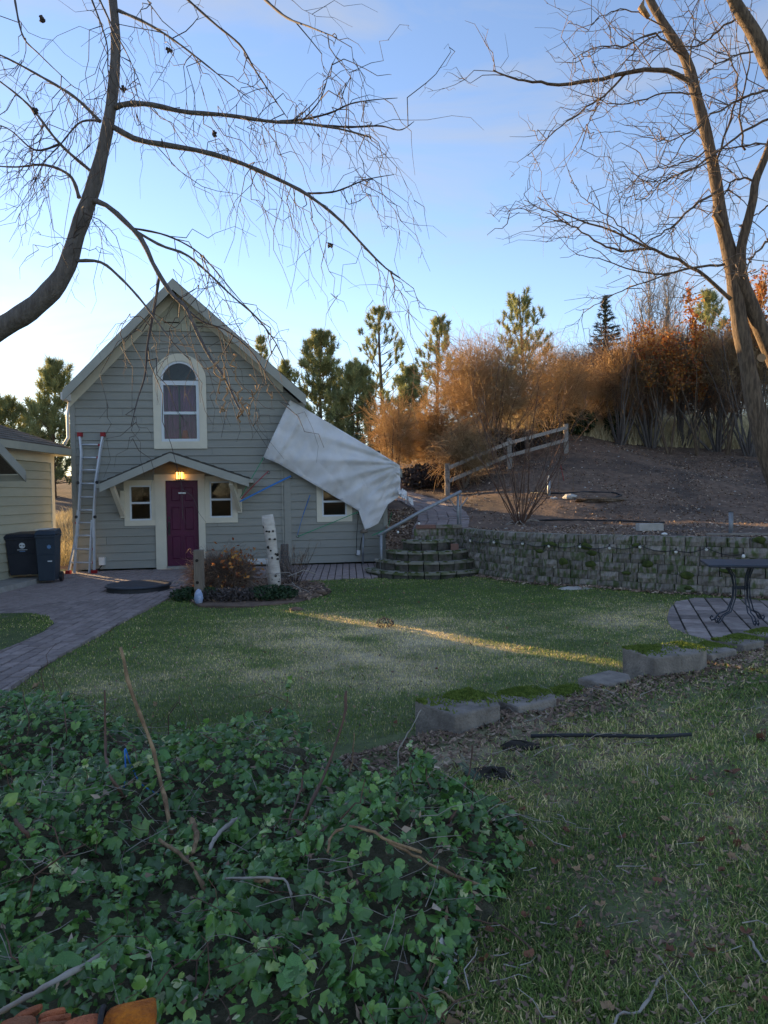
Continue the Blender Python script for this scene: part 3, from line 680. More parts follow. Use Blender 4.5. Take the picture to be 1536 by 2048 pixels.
# porch lamp
pl = hw(360, 958, -0.12)
lb = MB().box((pl[0] - .085, -0.2, pl[1] + .0), (pl[0] + .085, -0.19, pl[1] + .01))
lmp = MB()
for dx in (-0.078, -0.026, 0.026, 0.078): lmp.box((pl[0] + dx - .007, -0.205, pl[1]), (pl[0] + dx + .007, -0.19, pl[1] + .15))
lmp.box((pl[0] - .09, -0.21, pl[1] + .15), (pl[0] + .09, -0.066, pl[1] + .175)); lmp.box((pl[0] - .085, -0.205, pl[1] - .012), (pl[0] + .085, -0.066, pl[1]))
lo = build('porch_lamp', lmp, m_black, house, local=True)
build('lamp_glass', MB().box((pl[0] - .074, -0.188, pl[1] + .002), (pl[0] + .074, -0.07, pl[1] + .148)), m_lampglow, lo, local=True)
# porch roof
yo = -0.85
pa = hw(340, 904, yo); pL = hw(199, 966, yo); pR = hw(498, 956, yo)
pr_root = build('porch_roof', MB().hexa([(pL[0], yo, pL[1] - .05), (pa[0], yo, pa[1] - .05), (pa[0], -0.03, pa[1] - .05), (pL[0], -0.03, pL[1] - .05), (pL[0], yo, pL[1]), (pa[0], yo, pa[1]), (pa[0], -0.03, pa[1]), (pL[0], -0.03, pL[1])]).hexa([(pa[0], yo, pa[1] - .05), (pR[0], yo, pR[1] - .05), (pR[0], -0.03, pR[1] - .05), (pa[0], -0.03, pa[1] - .05), (pa[0], yo, pa[1]), (pR[0], yo, pR[1]), (pR[0], -0.03, pR[1]), (pa[0], -0.03, pa[1])]), m_roof, house, local=True)
for (q0, q1) in ((pL, pa), (pR, pa)):
    n = 9
    for k in range(n):
        f0, f1 = k / n, (k + 1) / n
        sA, zA = q0[0] + (q1[0] - q0[0]) * f0, q0[1] + (q1[1] - q0[1]) * f0; sB, zB = q0[0] + (q1[0] - q0[0]) * f1, q0[1] + (q1[1] - q0[1]) * f1
        y = yo - 0.015
        while y < -0.08:
            y2 = min(y + random.uniform(0.18, 0.3), -0.032); pj = random.uniform(0, .006)
            build('shingle', MB().hexa([(sA, y, zA + .002), (sB, y, zB + .002), (sB, y2 - .004, zB + .002), (sA, y2 - .004, zA + .002), (sA, y, zA + .02 + pj), (sB, y, zB + .006), (sB, y2 - .004, zB + .006), (sA, y2 - .004, zA + .02 + pj)]), m_roof, pr_root, local=True)
            y = y2
for (q0, q1) in ((pL, pa), (pa, pR)):
    d = 0.17
    build('fascia_board', MB().hexa([(q0[0], yo - .03, q0[1] - d - .02), (q1[0], yo - .03, q1[1] - d - .02), (q1[0], yo - .002, q1[1] - d - .02), (q0[0], yo - .002, q0[1] - d - .02), (q0[0], yo - .03, q0[1] - .022), (q1[0], yo - .03, q1[1] - .022), (q1[0], yo - .002, q1[1] - .022), (q0[0], yo - .002, q0[1] - .022)]), m_fascia, pr_root, local=True)
build('gutter', MB().box((pR[0] - .02, yo + .02, pR[1] - .1), (pR[0] + .08, -.05, pR[1] - .02)), m_fascia, pr_root, local=True)
build('gutter', MB().box((pL[0] - .08, yo + .02, pL[1] - .1), (pL[0] + .02, -.05, pL[1] - .02)), m_fascia, pr_root, local=True)
# underside ceiling boards in the siding paint
for (q0, q1) in ((pL, pa), (pa, pR)):
    build('porch_soffit', MB().hexa([(q0[0], yo, q0[1] - .1), (q1[0], yo, q1[1] - .1), (q1[0], -.03, q1[1] - .1), (q0[0], -.03, q0[1] - .1), (q0[0], yo, q0[1] - .052), (q1[0], yo, q1[1] - .052), (q1[0], -.03, q1[1] - .052), (q0[0], -.03, q0[1] - .052)]), m_siding, pr_root, local=True)
for (t_, b_) in (((224, 972), (246, 1030)), ((462, 966), (480, 1020))):
    p, q = hw(*t_, -0.72), hw(*b_, -0.05)
    build('bracket', MB().beam((p[0], -0.72, p[1]), (q[0], -0.05, q[1]), 0.085, 0.10), m_cream, pr_root, local=True)
    build('bracket', MB().box((q[0] - .045, -0.085, q[1] - .06), (q[0] + .045, -0.03, pL[1] - .16)), m_cream, pr_root, local=True)
# utility box with hose and small bits on the wall
ob = hw(206, 1122)
ox = thing('outlet_box', 'white weatherproof outlet box low on the wall beside the ladder', 'outlet box', P0 + HU * ob[0] + np.array([0, 0, ob[1]]), HANG)
build('cover', MB().box((-.06, -.13, -.08), (.06, -.024, .09)), m_white, ox, local=True)
build('cord', MB().tube([(0, -.1, -.08), (-.05, -.13, -.16), (-.15, -.13, -.17), (-.22, -.12, -.26), (-.3, -.1, -.3)], 0.014, 6), m_black, ox, local=True, smooth=True)

# ------------------------------------------------------------------ tarp over the addition
TT = [(580, 800), (690, 865), (800, 931)]
BB = [(0, 527, 914), (.13, 558, 927), (.70, 718, 1021), (.745, 729, 1059), (.82, 756, 1046), (.89, 774, 1008), (1.0, 799, 992)]
nu, nv = 84, 46
V = []
for i in range(nu):
    u = i / (nu - 1)
    tp = np.array([np.interp(u, [0, .5, 1], [p[0] for p in TT]), np.interp(u, [0, .5, 1], [p[1] for p in TT])])
    bp_ = np.array([np.interp(u, [b[0] for b in BB], [b[1] for b in BB]), np.interp(u, [b[0] for b in BB], [b[2] for b in BB])])
    for j in range(nv):
        v = j / (nv - 1); p = tp + (bp_ - tp) * v
        dx, dy = p[0] - 803, p[1] - 929; an = math.atan2(dy, -dx); rr_ = math.hypot(dx, dy)
        wr = 0.030 * math.sin(an * 19 + 0.8 * math.sin(rr_ * .03)) * min(1, rr_ / 55) * math.exp(-rr_ / 170) + 0.014 * math.sin(an * 43 + 1.3) * math.exp(-rr_ / 110)
        wr += 0.015 * math.sin(p[0] * .11 + p[1] * .035) * v + 0.01 * math.sin(p[0] * .05 - p[1] * .09 + 1) + 0.006 * math.sin(p[0] * .23 + p[1] * .17)
        # folds falling from the ridge line
        wr += 0.022 * math.sin((p[0] * .86 - p[1] * .5 + 40) * .075) * math.sin(v * math.pi) * math.exp(-((u - .25) / .28) ** 2)
        if abs((p[0] - 548) / (607 - 548) - (925 - p[1]) / (925 - 830)) < .06: wr -= 0.02
        if u > .72: wr += 0.02 * math.sin(p[1] * .33 + p[0] * .12) * (u - .72) / .28
        wr *= 1.35
        wr += 0.026 * (abs(math.sin(an * 11 + .6 + .3 * math.sin(rr_ * .02))) - .5) * math.exp(-((rr_ - 130) / 110) ** 2) - 0.02 * (abs(math.sin(p[0] * .06 - p[1] * .035 + .5 * math.sin(p[1] * .05))) ** .6 - .6) * (1 - u * .5)
        off = -0.20 - 0.10 * math.sin(v * math.pi) * (1 - u * .4) - 0.06 * v + wr
        s, zz = hw(p[0], p[1], -0.2); V.append(P0 + HU * s + HV * off + np.array([0, 0, zz]))
# fold back over the roof edge
back = []
for i in range(nu):
    t0 = V[i * nv]; back.append([t0 + HV * 0.35 + np.array([0, 0, 0.035]), t0 + HV * 0.75 + np.array([0, 0, 0.04])])
V = np.array(V); nb_ = len(V)
Vb = np.array(back).reshape(-1, 3)
VV = np.vstack([V, Vb])
Q = [(i * nv + j, (i + 1) * nv + j, (i + 1) * nv + j + 1, i * nv + j + 1) for i in range(nu - 1) for j in range(nv - 1)]
Q += [(nb_ + i * 2, nb_ + (i + 1) * 2, (i + 1) * nv, i * nv) for i in range(nu - 1)] + [(nb_ + i * 2 + 1, nb_ + (i + 1) * 2 + 1, nb_ + (i + 1) * 2, nb_ + i * 2) for i in range(nu - 1)]
tarp = thing('tarp', 'large white tarp stretched over the damaged roof edge of the addition', 'tarp', P0 + HU * 6 + np.array([0, 0, 2.0]))
to = bulk('sheet', VV, np.array(Q), m_tarp, tarp, smooth=True)
sm = to.modifiers.new('thick', 'SOLIDIFY'); sm.thickness = 0.006
# hem along the lower edge
hem = MB()
hem.tube([V[i * nv + nv - 1] for i in range(0, nu, 2)], 0.011, 5)
build('hem', hem, m_tarp, tarp)
for i in (2, 12, 24, 36, 48, 58):
    c = V[i * nv + nv - 2]; a = np.linspace(0, 2 * math.pi, 9)
    build('grommet', MB().tube([c + HU * .018 * math.cos(q) - HV * .012 + np.array([0, 0, .018 * math.sin(q)]) for q in a], .005, 5), m_alu, tarp)
# crumpled tail at the right corner
fr = MB(); rs = np.random.default_rng(3)
c = at(806, 993, 16.55)
for k in range(9):
    n = 7; a = np.linspace(0, 1, n)
    st = c + np.array([-.12 + .03 * k, rs.uniform(-.12, .1), .18 - .045 * k * .6]); en = st + np.array([rs.uniform(.06, .16), rs.uniform(-.1, .1), -rs.uniform(.08, .2)])
    P = st + (en - st) * a[:, None] + rs.normal(0, .015, (n, 3)); w_ = np.array([0, 0, 1]) * .05 + rs.normal(0, .03, 3)
    fr.add(np.vstack([P - w_, P + w_]), [(i, i + 1, n + i + 1, n + i) for i in range(n - 1)])
build('frayed_corner', fr, m_tarp, tarp)
def wp(px, py, off): s, zz = hw(px, py, off); return P0 + HU * s + HV * off + np.array([0, 0, zz])
def strap(name, label, pts, m_, w=0.03, th_=0.006, parts=True):
    r = thing(name, label, 'strap', pts[0])
    mb = MB()
    for a, b in zip(pts[:-1], pts[1:]): mb.beam(a, b, th_, w, up=(0.3, 0.2, 1))
    build('webbing', mb, m_, r)
    hk = MB(); e = np.array(pts[-1]); ang = np.linspace(0, 5.2, 9)
    hk.tube([e + np.array([.03 * math.sin(q), 0, -.03 + .03 * math.cos(q)]) for q in ang], 0.006, 5); build('hook', hk, m_black, r)
    return r
br = (479, 1000)
strap('tie_strap', 'short green tie strap from the porch bracket up to the tarp corner', [wp(480, 996, -.35), wp(510, 945, -.3), wp(527, 915, -.24)], m_green, .014)
strap('tie_strap', 'thin red tie strap slanting from the porch bracket along the wall', [wp(482, 998, -.35), wp(508, 970, -.2), wp(537, 942, -.08)], m_red, .016)
strap('tie_strap', 'blue tie strap running from the porch bracket under the tarp', [wp(480, 1003, -.35), wp(523, 981, -.2), wp(545, 970, -.17), wp(582, 952, -.12)], m_blue, .034)
strap('tie_strap', 'blue ratchet strap hanging down the wall right of the corner board', [wp(620, 990, -.12), wp(606, 1030, -.12), wp(595, 1070, -.1)], m_blue, .045)
strap('tie_strap', 'long green cord from the wall ring up to the lower tarp edge', [wp(596, 1073, -.08), wp(660, 1047, -.16), wp(716, 1024, -.24)], m_green, .014)
strap('tie_strap', 'green cord from the tarp tail past the handrail to its corner', [wp(744, 1071, -.3), wp(775, 1058, -.3), wp(784, 1024, -.28)], m_green, .016)
strap('tie_strap', 'black strap loop hanging from the tarp edge beside the small window', [wp(717, 1024, -.2), wp(713, 1075, -.12), wp(713, 1106, -.1)], m_black, .014)
r = thing('ratchet', 'grey ratchet buckle hanging at the end of the black strap', 'buckle', wp(716, 1103, -.1), HANG)
build('body', MB().box((-.03, -.03, -.08), (.045, .03, .03)), m_alu, r, local=True); build('lever', MB().beam((.045, 0, .02), (.09, 0, .32), .012, .02), m_black, r, local=True)
pr = thing('prop_pole', 'thin grey pole propped upright under the tarp tail', 'pole', wp(726, 1134, -.22))
build('shaft', MB().tube([wp(725.5, 1134, -.22), wp(727, 1062, -.22)], .02, 8), m_pipe, pr, smooth=True)
build('cap', MB().lathe(wp(728, 1064, -.22), [(.07, -.02), (.09, 0), (.07, .05), (.03, .07)], 10), m_wood, pr, smooth=True)

# ------------------------------------------------------------------ garage
GX = -7.16; GY = 15.72
garage = thing('garage', 'low beige sided outbuilding with brown shingle roof at left', 'outbuilding', (GX, GY, 0))
z = 0.10; GZ = 2.66
while z < GZ - 0.3:
    z1 = min(z + REV, GZ - 0.26)
    build('plank', MB().hexa([(GX + .03, 8.0, z), (GX + .03, GY - .14, z), (GX - .03, GY - .14, z), (GX - .03, 8.0, z), (GX + .006, 8, z1 - .007), (GX + .006, GY - .14, z1 - .007), (GX - .03, GY - .14, z1 - .007), (GX - .03, 8, z1 - .007)]), m_gsiding, garage)
    z = z1
build('corner_board', MB().box((GX - .03, GY - .14, 0.05), (GX + .034, GY, GZ - .26)), m_cream, garage)
build('frieze_board', MB().box((GX - .03, 8.0, GZ - .26), (GX + .04, GY + .002, GZ - .01)), m_cream, garage)
build('back_wall', MB().box((GX - 6, GY - .15, 0), (GX - .035, GY - .02, GZ - .02)), m_gsiding, garage)
ov = 0.32
e0 = np.array([GX + ov, GY + ov]); 
def gz(d): return GZ + .06 + d * 0.42
hip = [(GX + ov, 7, gz(0)), (GX + ov, GY + ov, gz(0)), (GX + ov - 3.2, GY + ov - 3.2, gz(3.2)), (GX + ov - 3.2, 7, gz(3.2))]
roof_g = build('roof', MB().prism(hip, (0, 0, -.08)), m_groof, garage)
hip2 = [(GX + ov, GY + ov, gz(0)), (GX - 6, GY + ov, gz(0)), (GX + ov - 3.2, GY + ov - 3.2, gz(3.2))]
build('roof', MB().prism(hip2, (0, 0, -.08)), m_groof, garage)
n = 20
for k in range(n):
    d0, d1 = 3.2 * k / n, 3.2 * (k + 1) / n
    if d0 > 1.7: break
    y = GY + ov - d0
    while y > 10.2:
        y2 = y - random.uniform(.28, .36); pj = random.uniform(0, .008)
        xa, xb = GX + ov - d0, GX + ov - d1
        build('shingle', MB().hexa([(xa, y2 + .004, gz(d0) + .001), (xa, y, gz(d0) + .001), (xb, min(y, GY + ov - d1), gz(d1) + .001), (xb, y2 + .004, gz(d1) + .001), (xa, y2 + .004, gz(d0) + .016 + pj), (xa, y, gz(d0) + .016 + pj), (xb, min(y, GY + ov - d1), gz(d1) + .005), (xb, y2 + .004, gz(d1) + .005)]), m_groof, roof_g)
        y = y2
build('gutter', MB().box((GX + ov - .02, 8, gz(0) - .16), (GX + ov + .09, GY + ov + .02, gz(0) - .02)), m_soffit, garage)
build('soffit', MB().box((GX + .045, 8, GZ - .035), (GX + ov - .022, GY + ov - .02, GZ - .012)), m_cream, garage)
build('fascia_board', MB().box((GX - 6, GY + ov, gz(0) - .16), (GX + ov - .025, GY + ov + .03, gz(0) - .02)), m_cream, garage)
# small gabled hood on the garage wall (seen from its far side)
hx1 = GX + .72
hood = build('entry_hood', MB().hexa([(GX + .03, 11.3, 3.0), (hx1, 11.3, 3.0), (hx1, 13.0, 2.08), (GX + .03, 13.0, 2.08), (GX + .03, 11.3, 3.07), (hx1, 11.3, 3.07), (hx1, 13.0, 2.15), (GX + .03, 13.0, 2.15)]), m_groof, garage)
build('hood_board', MB().hexa([(hx1 + .002, 11.3, 2.86), (hx1 + .03, 11.3, 2.86), (hx1 + .03, 13.02, 1.94), (hx1 + .002, 13.02, 1.94), (hx1 + .002, 11.3, 3.05), (hx1 + .03, 11.3, 3.05), (hx1 + .03, 13.02, 2.13), (hx1 + .002, 13.02, 2.13)]), m_fascia, hood)
build('hood_board', MB().box((GX + .04, 13.0, 1.95), (hx1 + .03, 13.03, 2.06)), m_fascia, hood)
# pet door with tiny roof
pdr = build('pet_door', MB().box((GX + .024, 12.30, .36), (GX + .06, 12.50, .40)).box((GX + .024, 12.44, .40), (GX + .06, 12.50, .78)).box((GX + .024, 11.9, .78), (GX + .06, 12.5, .84)), m_white, garage)
build('flap', MB().box((GX + .026, 11.9, .40), (GX + .035, 12.44, .78)), m_hole, pdr)
build('tiny_roof', MB().hexa([(GX + .03, 12.15, .98), (GX + .22, 12.15, .98), (GX + .22, 12.72, .84), (GX + .03, 12.72, .84), (GX + .03, 12.15, 1.03), (GX + .22, 12.15, 1.03), (GX + .22, 12.72, .88), (GX + .03, 12.72, .88)]), m_fascia, pdr)
stp = MB().box((GX + .03, 8, 0), (GX + .62, 14.25, .13))
st = build('concrete_step', stp, m_concrete, None); tag(st, 'low concrete ledge running along the outbuilding wall under the bins', 'step')

# ------------------------------------------------------------------ bins
def wheelie(label, x, y, z0, w, d, h, rot, m_, emblem):
    r = thing('trash_bin', label, 'trash bin', (x, y, z0), rot, 'trash bins by the outbuilding')
    b = MB(); tz = 0.06
    b.hexa([(-w * .40, -d * .38, tz), (w * .40, -d * .38, tz), (w * .40, d * .40, tz), (-w * .40, d * .40, tz), (-w * .48, -d * .5, h * .9), (w * .48, -d * .5, h * .9), (w * .48, d * .48, h * .9), (-w * .48, d * .48, h * .9)])
    b.box((-w * .5, -d * .53, h * .87), (w * .5, d * .5, h * .92))
    b.box((-w * .41, -d * .47, h * .55), (w * .41, -d * .40, h * .57))
    body = build('body', b, m_, r, local=True)
    bv = body.modifiers.new('bev', 'BEVEL'); bv.width = 0.012; bv.segments = 2
    L_ = MB().hexa([(-w * .53, -d * .57, h * .925), (w * .53, -d * .57, h * .925), (w * .53, d * .52, h * .925), (-w * .53, d * .52, h * .925), (-w * .46, -d * .45, h), (w * .46, -d * .45, h), (w * .46, d * .5, h * 1.03), (-w * .46, d * .5, h * 1.03)])
    lid = build('lid', L_, m_, r, local=True); bv = lid.modifiers.new('bev', 'BEVEL'); bv.width = 0.015; bv.segments = 2
    build('handle', MB().tube([(-w * .4, d * .5, h * .9), (-w * .4, d * .6, h * .93), (w * .4, d * .6, h * .93), (w * .4, d * .5, h * .9)], .016, 6), m_, r, local=True)
    for sx in (-1, 1):
        a = np.linspace(0, 2 * math.pi, 17)[:-1]
        wl = MB().prism([(sx * w * .42, d * .36 + .1 * math.cos(q), .1 + .1 * math.sin(q)) for q in a], (sx * .05, 0, 0)); build('wheel', wl, m_black, r, local=True)
    yf = lambda zz: -d * (.38 + .12 * (zz - tz) / (h * .9 - tz)) - .004
    def flat(pts, m__, nm):
        build(nm, MB().prism([(p[0], yf(p[1]), p[1]) for p in pts], (0, -.0025, 0)), m__, r, local=True)
    if emblem == 1:
        cz = h * .74; R = .055
        # round emblem with a dark S-shaped arrow cut through it
        a = np.linspace(.35, math.pi * 1.02, 18)
        def arcseg(a0, a1, r0, r1):
            q = np.linspace(a0, a1, 14); return [(r1 * math.cos(t), cz + r1 * math.sin(t)) for t in q] + [(r0 * math.cos(t), cz + r0 * math.sin(t)) for t in q[::-1]]
        flat(arcseg(.15, math.pi - .5, .0, R), m_emblem, 'emblem'); flat(arcseg(math.pi + .15, 2 * math.pi - .5, .0, R), m_emblem, 'emblem')
        flat(arcseg(math.pi - .5, math.pi + .05, R * .72, R), m_emblem, 'emblem'); flat(arcseg(-.5, .05, R * .72, R), m_emblem, 'emblem')
        flat([(-.09, cz - .085), (.09, cz - .085), (.09, cz - .075), (-.09, cz - .075)], m_emblem, 'emblem'); flat([(-.05, cz - .115), (.05, cz - .115), (.05, cz - .1), (-.05, cz - .1)], m_blueprint, 'emblem')
    else:
        cz = h * .70; a = np.linspace(0, 2 * math.pi, 13)[:-1]
        flat([(w * .18 + (.045 if i % 2 else .03) * math.cos(q), cz + (.045 if i % 2 else .03) * math.sin(q)) for i, q in enumerate(a)], m_blueprint, 'emblem')
        flat([(w * .08, h * .42), (w * .3, h * .42), (w * .3, h * .44), (w * .08, h * .44)], m_emblem, 'emblem')
    return r
wheelie('wide black wheeled trash bin with round white emblem on the concrete ledge', -6.88, 13.95, .13, .62, .60, .84, math.radians(8), m_bin, 1)
wheelie('narrow blue-black wheeled bin standing on the pavers beside the wide one', -6.38, 13.75, .03, .36, .52, 1.0, math.radians(12), m_bin2, 2)
pb_ = thing('paper_sheet', 'white sheet lying on top of the bin lids', 'paper', (-6.5, 13.85, 1.06)); build('sheet', MB().hexa([(-6.62, 13.7, 1.035), (-6.36, 13.7, 1.045), (-6.36, 13.95, 1.06), (-6.62, 13.95, 1.05), (-6.62, 13.7, 1.043), (-6.36, 13.7, 1.053), (-6.36, 13.95, 1.068), (-6.62, 13.95, 1.058)]), m_white, pb_)

# ------------------------------------------------------------------ ladder
lad = thing('ladder', 'aluminium folding ladder with red feet leaning on the house wall', 'ladder', gp(162, 1150))
def lp(px, py, f): # depth runs from the wall (f=0) to the feet (f=1)
    return at(px, py, 15.78 - 0.44 * f)
rails = {'L': [(160, 872, .05), (163, 905, .12), (161, 960, .28), (158, 1020, .5), (154, 1075, .72)], 'R': [(206, 872, .05), (200, 905, .12), (192, 960, .28), (188, 1020, .5), (187, 1075, .72)]}
for k, P in rails.items():
    mb = MB(); pts = [lp(*p) for p in P]
    for a, b in zip(pts[:-1], pts[1:]): mb.beam(a, b, .035, .075, up=(0, 1, 0))
    build('rail', mb, m_alu, lad)
for P in ([(153, 1068, .7), (137, 1149, 1)], [(156, 1020, .5), (149, 1150, .98)], [(188, 1040, .58), (188.5, 1149, 1)], [(184, 1040, .58), (179, 1150, .98)]):
    a, b = lp(*P[0]), lp(*P[1]); b[2] = max(b[2], .04)
    build('leg', MB().beam(a, b, .03, .07, up=(0, 1, 0)), m_alu, lad)
for (x0, x1, y, f) in ((160, 201, 889, .08), (161, 197, 915, .16), (161, 193, 940, .23), (161, 191, 967, .31), (160, 189, 994, .4), (158, 188, 1020, .5), (155, 187, 1045, .6), (153, 187, 1071, .7), (147, 187, 1098, .8), (140, 187, 1125, .9)):
    build('rung', MB().tube([lp(x0, y, f), lp(x1, y, f)], .017, 8), m_alu, lad, smooth=True)
for (px, py, f) in ((160, 869, .04), (206, 869, .04)):
    c = lp(px, py, f); build('bumper', MB().box(c - .045, c + .045), m_redplastic, lad)
for (px, py, f) in ((137, 1150, 1), (188.5, 1150, 1)):
    c = lp(px, py, f); c[2] = .055; build('foot', MB().box(c - np.array([.05, .05, .035]), c + np.array([.05, .05, .05])), m_redplastic, lad)
for (px, py, f) in ((153, 1046, .6), (187, 1071, .7), (187, 1098, .8), (187, 1125, .9), (161, 890, .08), (199, 890, .08), (196, 915, .16)):
    c = lp(px, py, f); build('lock', MB().box(c - .024, c + .024), m_redplastic, lad)
for (px, py, f) in ((157, 966, .31), (195, 965, .31), (154, 1034, .55), (191, 1034, .55)):
    c = lp(px, py, f); build('hinge_knob', MB().lathe(c - np.array([0, .03, .03]), [(.02, 0), (.035, .015), (.035, .05), (.02, .065)], 10), m_black, lad)

# ------------------------------------------------------------------ round cover on the court
c = gp(277, 1168, .13); 
cov = thing('round_cover', 'dark round access cover lying raised on the pavers', 'cover', (c[0], c[1], 0.02))
build('rim', MB().lathe((0, 0, 0), [(.50, 0), (.52, .01), (.515, .075), (.49, .082)], 40), m_lidedge, cov, local=True)
build('lid', MB().lathe((0, 0, .083), [(.545, 0), (.55, .008), (.545, .026), (.52, .036), (.3, .042), (.001, .044)], 44), m_lid, cov, local=True)

# ------------------------------------------------------------------ bed by the door: post, birch log, ceramic, shrubs, board
p = gp(399, 1203)
post = thing('wooden_post', 'short square grey post with dark bolt holes at the bed corner', 'post', p)
q = p + np.array([0, 0, 0])
pm = MB().box(p + np.array([-.068, -.05, 0]), p + np.array([.068, .08, .80])); pmo = build('shaft', pm, m_wood, post)
bv = pmo.modifiers.new('bev', 'BEVEL'); bv.width = .008
for zz in (.64, .30): build('bolt_hole', MB().lathe((0, 0, 0), [(.024, 0), (.024, .01)], 12), m_hole, post, local=True).matrix_local = Matrix.Translation((-.012, -.048, zz)) @ Matrix.Rotation(math.pi / 2, 4, 'X')
cer = MB(); cer.lathe(gp(401, 1207) + np.array([0, -.1, 0]), [(.02, 0), (.055, .03), (.07, .09), (.06, .16), (.035, .215), (.008, .235)], 14)
tag(build('painted_stone', cer, mat('painted_stone', (0.42, 0.47, 0.6), (0.25, 0.33, 0.5), scale=14, rough=0.4, contrast=(.45, .55)), None, smooth=True), 'small egg-shaped blue and white painted stone leaning on the grey post', 'stone')
b0_ = gp(549, 1176); b1_ = at(534, 1030, b0_[1] + .02)
log = thing('birch_log', 'pale birch log standing upright and leaning left beside the brown shrub', 'log', b0_)
tt_ = np.linspace(0, 1, 9); P = b0_ + (b1_ - b0_) * tt_[:, None] + np.stack([.03 * np.sin(tt_ * 3), 0 * tt_, 0 * tt_], 1)
build('bark', MB().tube(P, (.108) + .012 * np.sin(tt_ * 9) - .012 * tt_, 14), m_birch, log, smooth=True)
rs = np.random.default_rng(5)
for k in range(17):
    f = rs.uniform(.08, .95); a = rs.uniform(-2.6, -.5); c = b0_ + (b1_ - b0_) * f + np.array([.03 * math.sin(f * 3), 0, 0]); c = c + .103 * np.array([math.cos(a), math.sin(a), 0])
    h = rs.uniform(.012, .03); w_ = rs.uniform(.012, .03); t_ = np.array([-math.sin(a), math.cos(a), 0]); n_ = np.array([math.cos(a), math.sin(a), 0])
    qd = np.linspace(0, 2 * math.pi, 9)[:-1]
    build('knot', MB().prism([c + t_ * w_ * math.cos(v) + np.array([0, 0, 1]) * h * math.sin(v) for v in qd], n_ * .012), m_hole, log)
wb = gp(523, 1160); tag(build('white_board', MB().box(wb + np.array([-.35, .5, .27]), wb + np.array([.26, .58, .36])), m_white, None), 'white painted board lying across the bed behind the brown shrub', 'board')

# ------------------------------------------------------------------ retaining wall
rw = thing('retaining_wall', 'curved retaining wall of dark mossy split concrete blocks', 'wall', (3, 12.5, 0))
wpts = np.stack([WX[:10], WY[:10]], 1)
def resample(P, step):
    d = np.concatenate([[0], np.cumsum(np.linalg.norm(np.diff(P, axis=0), axis=1))]); return d
dW = resample(wpts, 1)
def wpos(s, off=0.0):
    x = np.interp(s, dW, wpts[:, 0]); y = np.interp(s, dW, wpts[:, 1]); e = .05
    tx = np.interp(s + e, dW, wpts[:, 0]) - np.interp(s - e, dW, wpts[:, 0]); ty = np.interp(s + e, dW, wpts[:, 1]) - np.interp(s - e, dW, wpts[:, 1])
    l = math.hypot(tx, ty) + 1e-9; tx /= l; ty /= l
    return np.array([x - ty * off, y + tx * off]), math.atan2(ty, tx)
def split_block(seed, lx, ly, h):
    r_ = np.random.default_rng(seed); V = []; n = 4
    for iz in range(3):
        for ix in range(n):
            x = -lx / 2 + lx * ix / (n - 1); zz = h * iz / 2
            edge = ix in (0, n - 1) or iz in (0, 2)
            y = -ly / 2 + (0.016 if edge else -0.012) + r_.normal(0, .008); V.append((x, y, zz))
    f = len(V); V += [(-lx / 2, ly / 2, 0), (lx / 2, ly / 2, 0), (lx / 2, ly / 2, h), (-lx / 2, ly / 2, h)]
    Fc = [(iz * n + ix, iz * n + ix + 1, (iz + 1) * n + ix + 1, (iz + 1) * n + ix) for iz in range(2) for ix in range(n - 1)]
    Fc += [tuple([2 * n + i for i in range(n)] + [f + 2, f + 3]), (0, n, 2 * n, f + 3, f), (n - 1, f + 1, f + 2, 3 * n - 1, 2 * n - 1)]
    me = bpy.data.meshes.new('block'); me.from_pydata(V, [], Fc); me.update(); me.materials.append(m_block); return me
variants = [split_block(k, 1, .24, .142) for k in range(7)]
NC = 6; CH = .147
moss = MB()
for c in range(NC):
    s = .0 - random.uniform(0, .25)
    while s < dW[-1] - .2:
        L = random.choice([.22, .30, .30, .40]); sm_ = s + L / 2
        p2, an = wpos(max(sm_, .02), -(NC - 1 - c) * .022 + random.uniform(-.01, .01) + 0.11)
        o = link_mesh('block', random.choice(variants), rw); wz = c * CH
        o.matrix_local = ROOTM[rw].inverted() @ Matrix.Translation((p2[0], p2[1], wz)) @ Matrix.Rotation(an + random.uniform(-.03, .03), 4, 'Z') @ Matrix.Diagonal((L - .012, 1, 1, 1))
        if random.random() < .12:
            n_ = 10; w_ = random.uniform(.06, .14); h_ = random.uniform(.03, .07)
            pm, an = wpos(sm_, -(NC - 1 - c) * .022 - .028)
            tdir = np.array([math.cos(an), math.sin(an), 0]); ndir = np.array([math.sin(an), -math.cos(an), 0]); cc = np.array([pm[0], pm[1], wz + random.uniform(.08, .15)])
            rings = []
            for rr_, dd in ((1, 0.0), (.7, .018), (.3, .026)):
                rings.append([cc + tdir * w_ * rr_ * math.cos(q) * random.uniform(.75, 1.2) + np.array([0, 0, 1]) * h_ * rr_ * math.sin(q) * random.uniform(.7, 1.2) + ndir * dd for q in np.linspace(0, 2 * math.pi, n_ + 1)[:-1]])
            V = np.concatenate(rings); Fc = [(l * n_ + i, l * n_ + (i + 1) % n_, (l + 1) * n_ + (i + 1) % n_, (l + 1) * n_ + i) for l in (0, 1) for i in range(n_)] + [tuple(range(2 * n_, 3 * n_))]
            moss.add(V, Fc)
        s += L
tag(build('moss', moss, m_moss, rw, smooth=True), kind='stuff')
# cement ledge behind the steps (landing front)
for c in range(6):
    x = .62
    while x < 1.62:
        L = min(random.choice([.25, .33]), 1.66 - x); o = link_mesh('block', random.choice(variants), rw)
        o.matrix_local = ROOTM[rw].inverted() @ Matrix.Translation((x + L / 2, 15.2, c * CH)) @ Matrix.Diagonal((L - .01, 1, 1, 1)); x += L

